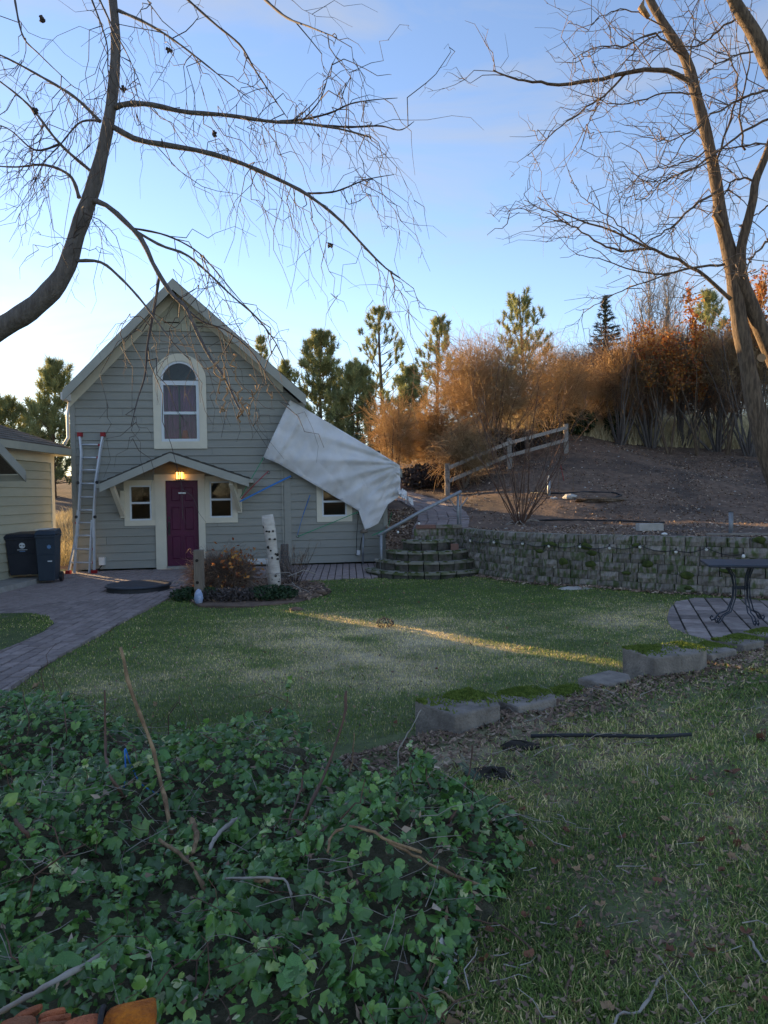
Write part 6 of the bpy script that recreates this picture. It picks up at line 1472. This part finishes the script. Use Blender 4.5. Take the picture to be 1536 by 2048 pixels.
for i, (V, Fc) in enumerate(SH):
    for m_ in (m_ivy_a, m_ivy_b):
        me = bpy.data.meshes.new('leaf'); me.from_pydata(V.tolist(), [], Fc.tolist()); me.update(); me.materials.append(m_); meL.append(me)
for i in order:
    o = link_mesh('leaf', meL[int(r.integers(0, 6)) * 2 + (1 if r.random() < .2 else 0)], ivy)
    M = Matrix(((rgt[i][0], fwd[i][0], nrm[i][0], x[i] + 1.2), (rgt[i][1], fwd[i][1], nrm[i][1], y[i] - 3.3), (rgt[i][2], fwd[i][2], nrm[i][2], zz[i]), (0, 0, 0, 1))); o.matrix_local = M @ Matrix.Scale(float(sz[i]), 4)
VV, QQ, TT_ = [], [], []; off = 0; rest = np.where(~big)[0]; ty = r.integers(0, 6, N); tv = np.clip(r.beta(1.3, 1.9, N) * .95 + .14 * noise2(x, y, 4, 5) + (r.random(N) < .05) * .35, 0, 1)
for k in range(6):
    idx = rest[ty[rest] == k]; V, Fc = SH[k]; nv_ = len(V)
    W_ = (np.stack([x, y, zz], 1)[idx][:, None] + sz[idx][:, None, None] * (V[None, :, 0:1] * rgt[idx][:, None] + V[None, :, 1:2] * fwd[idx][:, None] + V[None, :, 2:3] * nrm[idx][:, None]))
    VV.append(W_.reshape(-1, 3)); QQ.append((Fc[None] + (np.arange(len(idx)) * nv_)[:, None, None]).reshape(-1, 3) + off); off += len(idx) * nv_; TT_.append(np.repeat(tv[idx], nv_))
tag(bulk('leaf_mass', np.concatenate(VV), np.concatenate(QQ), m_ivy, ivy, tint=np.concatenate(TT_)), kind='stuff')
# loose sprigs standing out of the pile
n = 150; a = r.integers(0, N, n); S = np.stack([x, y, zz], 1)[a]; dd = unit(np.stack([r.normal(0, .55, n), r.normal(0, .4, n), np.ones(n)], 1)); Cs = curves(S, dd, r.uniform(.08, .24, n), 6, droop=.25, wig=.25, seed=236); V, Q = batch_tubes(Cs, taper(r.uniform(.0014, .0028, n), 6, .5), 4)
tag(bulk('sprig_stems', V, Q, m_stickd, ivy), kind='stuff')
q = Cs[:, 2:].reshape(-1, 3); q = np.concatenate([q, q + r.normal(0, .01, q.shape)]); n = len(q); nn_ = unit(r.normal(0, .7, (n, 3)) + np.array([0, -.3, 1])); f_ = unit(np.cross(nn_, r.normal(0, 1, (n, 3)))); r_ = np.cross(f_, nn_); V0, F0 = SH[0]; ss_ = .5 * r.uniform(.03, .06, n)
q = q - f_ * ss_[:, None] * .6
V = (q[:, None] + ss_[:, None, None] * (V0[None, :, 0:1] * r_[:, None] + V0[None, :, 1:2] * f_[:, None] + V0[None, :, 2:3] * nn_[:, None])).reshape(-1, 3)
tag(bulk('sprig_leaves', V, (F0[None] + (np.arange(n) * len(V0))[:, None, None]).reshape(-1, 3), m_ivy, ivy, tint=np.repeat(np.clip(r.beta(2, 2, n) + .1, 0, 1), len(V0))), kind='stuff')
# thin vine stems in the pile
n = 420; a = r.integers(0, N, n); S = np.stack([x, y, zz - .02], 1)[a]; dd = unit(np.stack([r.normal(0, 1, n), r.normal(0, .7, n), np.abs(r.normal(.1, .5, n))], 1)); Cv = curves(S, dd, r.uniform(.1, .4, n), 5, droop=.35, wig=.4, seed=231); V, Q = batch_tubes(Cv, taper(r.uniform(.0015, .004, n), 5, .5), 4)
tag(bulk('vine_stems', V, Q, m_stickd, ivy), kind='stuff')
# darker soil and debris under the pile
xs2 = np.arange(-3.5, .9, .12); V = []; 
gx, gy = np.meshgrid(xs2, np.arange(1.5, 5.6, .12), indexing='ij'); hh, ii, _ = pile_h(gx.ravel(), gy.ravel()); zz2 = lawn_z(gx.ravel(), gy.ravel()) + np.where(ii, hh * .5 + .004, -.05)
k = gx.shape[1]; i = np.arange(gx.shape[0] - 1)[:, None] * k; j = np.arange(k - 1)[None]
tag(bulk('debris_mound', np.stack([gx.ravel(), gy.ravel(), zz2], 1), np.stack([i + j, i + k + j, i + k + j + 1, i + j + 1], -1).reshape(-1, 4), mat('dark_debris', (0.045, 0.045, 0.024), (0.10, 0.09, 0.055), scale=18, rough=1, bump=.8, offset=False), ivy, smooth=True), kind='stuff')

n = 2600; x_ = r.uniform(-3.4, .6, n); y_ = r.uniform(1.7, 5.4, n); h_, i_, _ = pile_h(x_, y_); x_, y_, h_ = x_[i_], y_[i_], h_[i_]
lt = litter('dead_leaves', None, x_, y_, lambda a, b: lawn_z(a, b) + h_ * r.uniform(.55, .98, len(a)), .008, .03, 237, thi=1.0); lt.parent = ivy; lt.matrix_parent_inverse = ROOTM[ivy].inverted()
n = 900; a = r.integers(0, len(x_), n); az = r.uniform(0, 6.28, n)
Cv = curves(np.stack([x_[a], y_[a], lawn_z(x_[a], y_[a]) + h_[a] * .95], 1), unit(np.stack([np.cos(az), np.sin(az), r.normal(.1, .3, n)], 1)), r.uniform(.06, .3, n), 4, droop=.1, wig=.2, seed=238); V, Q = batch_tubes(Cv, taper(r.uniform(.0009, .0024, n), 4, .5), 4)
tag(bulk('dry_stalks', V, Q, m_stickg, ivy), kind='stuff')
# cut stems standing in and lying over the pile
STK = [
 ('tall tan cut stem leaning left above the ivy', [(240, 1295, 3.6), (262, 1380, 3.5), (298, 1475, 3.4), (322, 1560, 3.3), (338, 1640, 3.25), (352, 1712, 3.2)], .012, m_stick),
 ('long brown cut stem leaning right in the middle of the ivy', [(693, 1380, 3.6), (686, 1445, 3.5), (650, 1545, 3.35), (612, 1630, 3.25), (588, 1690, 3.2)], .010, m_stickd),
 ('dark reddish stem standing left of the tall tan stem', [(210, 1380, 3.9), (211, 1500, 3.8), (225, 1560, 3.7), (262, 1612, 3.6)], .009, m_stickd),
 ('thin reddish stem at the right end of the ivy', [(945, 1490, 3.5), (935, 1560, 3.4), (905, 1630, 3.3), (882, 1685, 3.2)], .007, m_stickd),
 ('bent brown stem at the foot of the tall tan stem', [(318, 1680, 2.95), (375, 1722, 2.85), (402, 1765, 2.8), (425, 1815, 2.75)], .010, m_stick),
 ('long pale stem across the bottom left corner', [(-20, 2036, 2.15), (60, 1992, 2.2), (130, 1952, 2.25), (250, 1890, 2.35)], .011, m_stickg),
 ('arching pale tan stem in the middle of the ivy', [(655, 1705, 3.0), (662, 1672, 3.0), (690, 1655, 3.0), (730, 1658, 3.0), (775, 1680, 2.95), (842, 1706, 2.9)], .007, m_stick),
 ('tan stem slanting down to the right over the ivy', [(775, 1684, 2.95), (830, 1712, 2.9), (880, 1738, 2.85), (965, 1775, 2.8)], .007, m_stick),
 ('thick brown stem at the left edge of the ivy', [(28, 1640, 3.2), (55, 1670, 3.1), (85, 1700, 3.0)], .011, m_stickd),
 ('grey dead twig bent over in the lower middle', [(448, 1758, 2.75), (520, 1756, 2.75), (572, 1762, 2.7), (584, 1800, 2.65), (584, 1840, 2.6)], .006, m_stickg),
 ('pale stem laid flat beside the grey dead twig', [(452, 1757, 2.8), (490, 1758, 2.78), (535, 1762, 2.75)], .008, m_stick),
 ('short cut stump stub right of the tall tan stem', [(388, 1705, 3.1), (393, 1670, 3.12), (384, 1640, 3.15)], .014, m_stick),
 ('cut stub angled right beside the short stump', [(418, 1700, 3.1), (440, 1665, 3.15), (475, 1638, 3.2)], .012, m_stickg),
 ('thin dry stalk standing by the far edge of the ivy', [(842, 1420, 4.1), (820, 1460, 4.0), (798, 1500, 3.95), (795, 1540, 3.9)], .0045, m_stickg),
 ('slender stem left of the long brown stem', [(606, 1540, 3.4), (602, 1580, 3.35), (578, 1640, 3.25), (558, 1710, 3.1)], .006, m_stickd),
 ('short upright stem between the two long stems', [(708, 1465, 3.8), (706, 1510, 3.75), (697, 1560, 3.7)], .005, m_stick),
 ('thin tan stalk on the left side of the ivy', [(84, 1560, 3.6), (100, 1600, 3.5), (107, 1650, 3.4)], .005, m_stickg),
 ('thin stalk standing near the left path edge', [(126, 1405, 4.6), (134, 1470, 4.5), (130, 1520, 4.4)], .005, m_stickd),
 ('pale tan twig beside the ivy at lower right', [(854, 1960, 2.3), (872, 1925, 2.33), (888, 1902, 2.36)], .0045, m_stick),
 ('reddish-tan twig lying right of the ivy', [(868, 1975, 2.25), (900, 1995, 2.22), (925, 2016, 2.2)], .0055, m_stick),
 ('short bleached twig on the grass right of the ivy', [(890, 1968, 2.28), (900, 1945, 2.32), (908, 1935, 2.33)], .006, m_stickg),
 ('long forked grey twig at the bottom of the grass', [(1225, 2052, 2.13), (1240, 2028, 2.15), (1285, 2018, 2.17), (1322, 1998, 2.2)], .005, m_stickg),
 ('brown twig standing in the grass lower centre', [(1131, 2000, 2.2), (1137, 1965, 2.25), (1145, 1930, 2.3)], .005, m_stickd),
 ('curved grey twig at the right edge of the grass', [(1496, 1865, 2.4), (1508, 1890, 2.37), (1530, 1925, 2.32), (1550, 1935, 2.3)], .005, m_stickg),
 ('thin dark twig lying over the grass beside the ivy', [(925, 1815, 2.65), (950, 1838, 2.6), (1000, 1850, 2.58), (1065, 1900, 2.5)], .004, m_stickd)]
for lb_, pts, r0, m_ in STK:
    P = [at(*p) for p in pts]; lowend = P[-1]
    for k_, q in enumerate(P):   # a stick lies on what is under it, its root excepted
        if k_ == len(P) - 1 and 'lying' not in lb_ and 'flat' not in lb_ and 'slanting' not in lb_ and 'arching' not in lb_: 
            q[2] = max(q[2], float(lawn_z(q[0], q[1])) + .008); continue
        for f in np.linspace(1, .55, 46):
            w_ = CAM + (q - CAM) * f; hh = float(lawn_z(w_[0], w_[1])) + float(pile_h(w_[:1], w_[1:2])[0][0]) * 1.0 + .012
            if w_[2] > hh: break
        q[:] = w_
    P = spline(P, 14); rs = np.random.default_rng(len(lb_)); P = P + rs.normal(0, .0025, P.shape)
    o = build('cut_stem', MB().tube(P, r0 * .85 * np.linspace(.7, 1.1, 14) * (1 + .16 * rs.normal(0, 1, 14)), 8), m_, None, smooth=True); tag(o, lb_, 'stem', 'cut stems and twigs in the foreground')
# blue cord
P = spline([at(248, 1575, 3.45), at(251, 1535, 3.5), at(250, 1497, 3.55), at(262, 1530, 3.55), at(280, 1565, 3.5), at(300, 1580, 3.45), at(318, 1590, 3.4)], 24)
tag(build('blue_cord', MB().tube(P, .0038, 6), m_blue, None, smooth=True), 'loop of blue cord standing out of the ivy', 'cord')
P = spline([at(234, 1612, 3.4), at(240, 1600, 3.42), at(247, 1575, 3.45)], 8); 
# fern-like conifer sprigs
for (px, py, Y, an, lb_) in ((585, 1800, 2.65, 1.0, 'grey-green conifer sprig lying on the ivy'), (455, 1765, 2.8, .4, 'dark conifer sprig left of the grey dead twig'), (960, 1560, 3.7, 2.0, 'small fir sprig on the bare soil by the ivy')):
    c = at(px, py, Y); c[2] = max(c[2], .06); t = thing('conifer_sprig', lb_, 'sprig', c); a = np.linspace(0, 1, 16); dv = np.array([math.cos(an), math.sin(an) * .6, .25]); Pm = c + dv * .2 * a[:, None]
    build('stem', MB().tube(Pm, .002, 5), m_stickd, t); sv = np.cross(dv, (0, 0, 1)); sv /= np.linalg.norm(sv); V = []
    for q in np.linspace(.05, 1, 34):
        for s_ in (-1, 1):
            p = c + dv * .2 * q; tip = p + sv * s_ * .05 * (1.1 - q * .6) + dv * .02 + np.array([0, 0, -.006]); V += [p - dv * .003, p + dv * .003, tip]
    o = bulk('needles', np.array(V), np.arange(len(V)).reshape(-1, 3), mat('sprig_needle', (0.08, 0.13, 0.09), (0.05, 0.09, 0.06), scale=9, rough=.7), t); tag(o, kind='stuff')
# gloves in the bottom left corner
def glove(label, base, ang, m_cuff, m_f, band, zs=1.0):
    t = thing('work_glove', label, 'glove', base, ang, 'orange work gloves in the corner')
    def blob(nm, pr, m_, sx=1.0):  # profile along x: (x, halfwidth y, halfheight z, cy)
        n = 14; mb = MB(); V = []
        for (xx, hy, hz, cy) in pr: V += [(xx, cy + hy * math.cos(q), .05 + hz * math.sin(q)) for q in np.linspace(0, 2 * math.pi, n + 1)[:-1]]
        V = [tuple(np.array(v) + np.random.default_rng(int(abs(v[0] * 9e3)) + i_).normal(0, .0022, 3)) for i_, v in enumerate(V)]
        k = len(pr); Fc = [(l * n + i, l * n + (i + 1) % n, (l + 1) * n + (i + 1) % n, (l + 1) * n + i) for l in range(k - 1) for i in range(n)] + [tuple(range(n))[::-1], tuple(range((k - 1) * n, k * n))]
        o = build(nm, mb.add(V, Fc), m_, t, local=True, smooth=True); sd = o.modifiers.new('s', 'SUBSURF'); sd.levels = 1; sd.render_levels = 1
    blob('cuff', [(.0, .05, .035, 0), (.03, .058, .045, 0), (.09, .062, .042, .005), (.125, .075, .04, .0), (.13, .07, .03, 0)], m_cuff)
    build('band', MB().tube([(0.0, .055 * math.cos(q), .05 + .045 * math.sin(q)) for q in np.linspace(0, 2 * math.pi, 18)], .007, 6), band, t, local=True)
    blob('palm', [(-.1, .045, .022, 0), (-.07, .05, .032, 0), (-.03, .05, .036, 0), (0.0, .045, .033, 0)], m_f)
    for i, (cy, ln) in enumerate(((-.036, .065), (-.012, .08), (.012, .082), (.036, .07))):
        blob('finger', [(-.1 - ln, .006, .006, cy * 1.25), (-.1 - ln * .93, .011, .011, cy * 1.22), (-.1 - ln * .5, .0135, .0135, cy * 1.1), (-.095, .0135, .014, cy)], m_f)
    blob('thumb', [(-.105, .007, .007, -.085), (-.09, .013, .013, -.078), (-.06, .015, .016, -.06), (-.03, .014, .015, -.04)], m_f)
g1 = at(205, 2098, 1.80)
glove('orange suede work glove with dark wrist band lying at the ivy edge', g1, math.radians(14), m_glove, m_glove2, m_strap)
g2 = at(-10, 2116, 1.82)
glove('second orange glove partly out of frame at the bottom left corner', g2, math.radians(200), m_glove2, m_glove2, m_strap)

# ------------------------------------------------------------------ pine cone, dirt clods, fallen leaves
c = gp(770, 1256); cone_ = thing('pine_cone', 'dark pine cone lying on the lawn beside the sunlit stripe', 'pine cone', (c[0], c[1], .0))
mb = MB()
for k in range(60):
    f = k / 59; a = k * 2.4; rad_ = .055 * math.sin(math.pi * (.12 + .85 * f)); p = np.array([-.1 + .2 * f, rad_ * math.cos(a), .06 + rad_ * math.sin(a)]); d = np.array([.35, math.cos(a), math.sin(a)]); d /= np.linalg.norm(d); s_ = np.cross(d, (1, 0, 0)); s_ /= np.linalg.norm(s_)
    mb.add([p - s_ * .016, p + s_ * .016, p + d * .03 + s_ * .009, p + d * .03 - s_ * .009, p + np.array([.012, 0, 0])], [(0, 1, 2, 3), (0, 4, 1), (1, 4, 2), (2, 4, 3), (3, 4, 0)])
build('scales', mb, m_twig, cone_, local=True)
rock('dark clod of soil on the lawn near the small grey shrub', gp(640, 1190) + np.array([0, 0, .03]), (.12, .09, .05), 17, m_soil, 'soil_clod', 'clod')
rock('dark clod of soil on the lawn below the birch log', gp(592, 1222) + np.array([0, 0, .02]), (.1, .08, .035), 18, m_soil, 'soil_clod', 'clod')
rock('round dark hole plug in the soil left of the nearest edging block', gp(835, 1522, .08) + np.array([0, 0, .02]), (.045, .04, .035), 19, m_hole, 'soil_clod', 'clod')
for i, (px, py, s, lb_) in enumerate(((985, 1560, .14, 'large dark clod of turned soil right of the crumpled leaf'), (1040, 1500, .13, 'dark turned soil in front of the irrigation pipe'), (880, 1580, .1, 'flat dark soil clod behind the ivy'))):
    rock(lb_, np.append(gp(px, py, .1)[:2], .11), (s, s * .7, .045), 190 + i, m_hole, 'soil_clod', 'clod')
def dry_leaf(px, py, z, s, seed, label='dry curled brown leaf lying in the grass', group='dry brown leaves on the grass', m_=None):
    rs = np.random.default_rng(seed); p = gp(px, py, z); p[2] = float(lawn_z(p[0], p[1])) + .022
    V, Fc = leaf_shape(400 + seed); V = V * s; V[:, 2] *= -1.6; a = rs.uniform(0, 6.28); R_ = np.array(Matrix.Rotation(a, 3, 'Z') @ Matrix.Rotation(rs.normal(0, .5), 3, 'X')); V = V @ R_.T + p
    return tag(build('fallen_leaf', MB().add(V, Fc), m_ or m_pod, None), label, 'leaf', group)
m_leafb = mat('rust_leaf', (0.22, 0.10, 0.055), (0.15, 0.065, 0.04), scale=12, rough=.9, rand=.25)
rs = np.random.default_rng(250)
dry_leaf(835, 1568, .1, .085, 1, 'large crumpled tan leaf on the soil behind the ivy', None)
dry_leaf(1146, 1437, .12, .045, 2, 'tan curled leaf on the bed near the nearest edging block', None)
dry_leaf(1530, 1480, .12, .07, 3, 'rust-red leaf at the right edge on the raised bed', None, m_leafb)
dry_leaf(1465, 1552, .12, .055, 4, 'brown leaf standing in the dry grass at right', None, m_leafb)
dry_leaf(852, 1670, .12, .06, 5, 'pale brown dead leaf lying among the ivy', None)
dry_leaf(443, 1466, .0, .06, 6, 'rust-red leaf on the lawn beyond the ivy', None, m_leafb)
dry_leaf(540, 1428, .0, .05, 7, 'orange-brown leaf on the lawn left of the long brown stem', None, m_leafb)
dry_leaf(75, 1375, .0, .06, 8, 'pale tan leaf on the grass by the path edge', None)
dry_leaf(380, 1482, .0, .06, 9, 'green ivy leaf lying alone on the lawn', None, m_ivy_b)
dry_leaf(355, 1507, .0, .04, 10, 'small pale green leaf on the lawn nearer the ivy', None, m_ivy_b)
dry_leaf(895, 1905, .12, .06, 12, 'pale lilac dead leaf at the ivy edge', None, m_palestone)
dry_leaf(890, 2035, .12, .05, 13, 'orange-tan leaf at the bottom edge beside the ivy', None, m_pod)
for i in range(70):
    px, py = rs.uniform(880, 1540), rs.uniform(1560, 2050)
    dry_leaf(px, py, .12, rs.uniform(.012, .028), 20 + i, m_=m_leafb if rs.random() < .6 else m_pod)
for i in range(40):
    px, py = rs.uniform(120, 1300), rs.uniform(1180, 1480)
    p = gp(px, py)[:2]
    if in_poly(np.array([p]), np.array([q[:2] for q in PAVE_ALL]))[0] or p[1] < edge_y(p[0]): continue
    dry_leaf(px, py, .0, rs.uniform(.012, .03), 200 + i, m_=m_leafb if rs.random() < .4 else m_pod)

# ------------------------------------------------------------------ grass, mulch, debris
PV = np.array([q[:2] for q in PAVE_ALL]); PT = np.array(PATIO); IS = np.array(ISLAND); BD = np.array([p[:2] for p in bedp])
def sectors(n, r0, r1, pw, seed, half=.85):
    r = np.random.default_rng(seed); u = r.random(n); e = 2 - pw; rad_ = (r0 ** e + u * (r1 ** e - r0 ** e)) ** (1 / e); a = r.uniform(-half, half, n); return rad_ * np.sin(a), rad_ * np.cos(a), rad_
x, y, rad_ = sectors(600000, 1.7, 15.2, 1.35, 260)
P = np.stack([x, y], 1)
inpave = in_poly(P, PV) & ~in_poly(P, IS); inpat = in_poly(P, PT); _, inivy, dv_ = pile_h(x, y)
dE = edge_y(x) - y; bed = (dE > -.15) & (dE < .95 + .25 * noise2(x, y, 2, 1)) & (x > -.4)
block = (dE > -.12) & (dE < .16) & (x > .2) & (x < 4)
wally = np.interp(x, WX, WY); beyond = (x > .9) & (y > wally - .12) | (y > 16) | ((x > -.1) & (x < 1.8) & (y > 13.55 + .5 * ((x - .9) / .8) ** 2)) | ((x > -6.8) & (x < -.3) & (y > 13.9))
r = np.random.default_rng(261)
keep = ~inpave & ~inpat & ~block & ~beyond & ~in_poly(P, BD)
keep &= ~(inivy & (dv_ > .18)) | (r.random(len(x)) < .05)
keep &= ~bed | (r.random(len(x)) < .13 + .25 * (x > 1.6))
thin = noise2(x, y, 1.1, 3); keep &= r.random(len(x)) < np.clip(1.05 - .25 * thin, .4, 1)
keep &= r.random(len(x)) < 1 - .5 * np.clip(dryness(x, y), 0, 1) * (dE < .1)
keep &= (dE < .3) | (r.random(len(x)) < np.clip(.8 - .6 * noise2(x, y, 1.3, 55) - .5 * noise2(x, y, 3.0, 21), .12, 1))
x, y, rad_, dE = x[keep], y[keep], rad_[keep], dE[keep]; n = len(x)
fgr = ss(0, .4, dE)  # raised rough grass on the camera side
hgt = (.022 + .016 * r.random(n)) * (1 + .5 * fgr * r.random(n)) * (1 + .5 * (r.random(n) < .06)); wd = np.maximum(.0016, .00042 * rad_) * r.uniform(.7, 1.3, n) * (1 + .35 * fgr)
az = r.uniform(0, 6.28, n); ln = np.abs(r.normal(0, .65, n)) + .75 * fgr * r.random(n)
d = np.stack([np.cos(az) * ln, np.sin(az) * ln, np.ones(n)], 1); d = unit(d); side = np.stack([-np.sin(az + r.normal(0, .8, n)), np.cos(az), np.zeros(n)], 1)
B = np.stack([x, y, lawn_z(x, y) - .003], 1); hgt = hgt[:, None] * (0.72 + .18 * fgr)[:, None]
isl_ = in_poly(np.stack([x, y], 1), IS); B[:, 2] += isl_ * .04
mid = B + d * hgt * .55 + np.array([0, 0, 1]) * hgt * .08; tip = B + d * hgt * 1.05 - np.array([0, 0, 1]) * hgt * .12 * ln[:, None]; sw = side * wd[:, None]
V = np.stack([B - sw, B + sw, mid + sw * .8, mid - sw * .8, tip], 1).reshape(-1, 3)
i = (np.arange(n) * 5)[:, None]; Q = np.concatenate([i + np.array([[0, 1, 2]]), i + np.array([[0, 2, 3]]), i + np.array([[3, 2, 4]])], 0)
# straw patches: dry in the middle of the lawn and along the wall and the edging
dry = dryness(x, y)
tv = np.clip(.13 + dry + r.normal(0, .24, n) + (r.random(n) < .13 + .10 * fgr) * .45, 0, 1)
tag(bulk('grass', V, Q, m_blade, None, tint=np.repeat(tv, 5)), 'short patchy winter grass with dry straw patches', kind='stuff')
# longer loose grass tufts on the raised ground in front
r = np.random.default_rng(270); nt = 330; tx = r.uniform(.15, 3.2, nt); ty_ = r.uniform(1.8, 6.2, nt); ok = (ty_ < edge_y(tx) - .7) & ~in_poly(np.stack([tx, ty_], 1), IVC); tx, ty_ = tx[ok], ty_[ok]; per = 26
cx = np.repeat(tx, per) + r.normal(0, .045, len(tx) * per); cy = np.repeat(ty_, per) + r.normal(0, .045, len(tx) * per); n = len(cx); az = r.uniform(0, 6.28, n); dd = unit(np.stack([np.cos(az), np.sin(az), r.uniform(.25, 1.3, n)], 1))
Cg = curves(np.stack([cx, cy, lawn_z(cx, cy)], 1), dd, r.uniform(.03, .09, n), 4, droop=.4, wig=.15, seed=271); s_ = np.cross(dd, (0, 0, 1)); s_ = unit(s_)[:, None] * (np.array([1, .9, .6, .1]) * .0017)[None, :, None]
V = np.stack([Cg - s_, Cg + s_], 2).reshape(-1, 3); i = (np.arange(n) * 8)[:, None]; Q = np.concatenate([i + np.array([[0, 1, 3, 2]]), i + np.array([[2, 3, 5, 4]]), i + np.array([[4, 5, 7, 6]])])
tb_ = np.repeat(r.beta(2, 2, len(tx)), per); tag(bulk('grass_tufts', V, Q, m_blade, None, tint=np.repeat(np.clip(tb_ * .75 + r.normal(0, .13, n), 0, 1), 8)), 'loose longer grass tufts on the raised ground', kind='stuff')
# mulch chips along the edging bed, leaf crumbs on the raised ground and pale flecks on the lawn
n = 9000; x = r.uniform(-.3, 4.6, n); y = edge_y(x) - .08 - np.abs(r.normal(0, .42, n)); ok = ~in_poly(np.stack([x, y], 1), IVC); litter('mulch', 'dark bark mulch and crumbs along the edging blocks', x[ok], y[ok], lawn_z, .006, .028, 281, lift=.012, thi=.85)
n = 16000; x, y, _ = sectors(n, 1.7, 6, 1.4, 282); ok = (y < edge_y(x) - .3) & ~in_poly(np.stack([x, y], 1), IVC); litter('leaf_crumbs', 'brown leaf crumbs scattered through the rough grass', x[ok], y[ok], lawn_z, .004, .015, 283, lift=.02, thi=.72)
n = 6500; x, y, _ = sectors(n, 4, 14, 1.2, 284); P = np.stack([x, y], 1); ok = (y > edge_y(x) + .1) & ~in_poly(P, PV) & ~in_poly(P, PT) & (y < np.interp(x, WX, WY) - .2) & ~in_poly(P, IVC) & (y < 13.5); litter('leaf_flecks', 'pale dry flecks scattered over the lawn', x[ok], y[ok], lawn_z, .006, .02, 285, lift=.026, thi=.8)
n = 2600; s_ = r.uniform(0, dW[-1], n); PP = np.array([wpos(q, -abs(r.normal(.12, .12)))[0] for q in s_]); litter('leaf_litter', 'brown leaves gathered at the foot of the retaining wall', PP[:, 0], PP[:, 1], lambda a, b: lawn_z(a, b), .015, .05, 286, lift=.025)
n = 23000; x, y, _ = sectors(n, 1.7, 6, 1.4, 295); ok = (y < edge_y(x) - .3) & ~in_poly(np.stack([x, y], 1), IVC) & (noise2(x, y, 1.3, 55) + .6 * noise2(x, y, 3.0, 21) > .12); litter('leaf_crumbs', 'matted brown crumbs in the thin patches of the rough grass', x[ok], y[ok], lawn_z, .004, .017, 296, lift=.012, thi=.6)
# dry twigs strewn over the rough grass
n = 560; x, y, _ = sectors(n, 1.8, 5.5, 1.2, 287); ok = (y < edge_y(x) - .2) & ~in_poly(np.stack([x, y], 1), IVC); x, y = x[ok], y[ok]; n = len(x); a = r.uniform(0, 6.28, n)
Cv = curves(np.stack([x, y, lawn_z(x, y) + .03], 1), np.stack([np.cos(a), np.sin(a), r.normal(0, .12, n)], 1), r.uniform(.05, .22, n), 4, wig=.25, seed=288); V, Q = batch_tubes(Cv, taper(r.uniform(.001, .0028, n), 4, .6), 4)
tag(bulk('dry_straws', V, Q, m_stickg, None), 'fine dry straws and twigs strewn over the rough grass', kind='stuff')
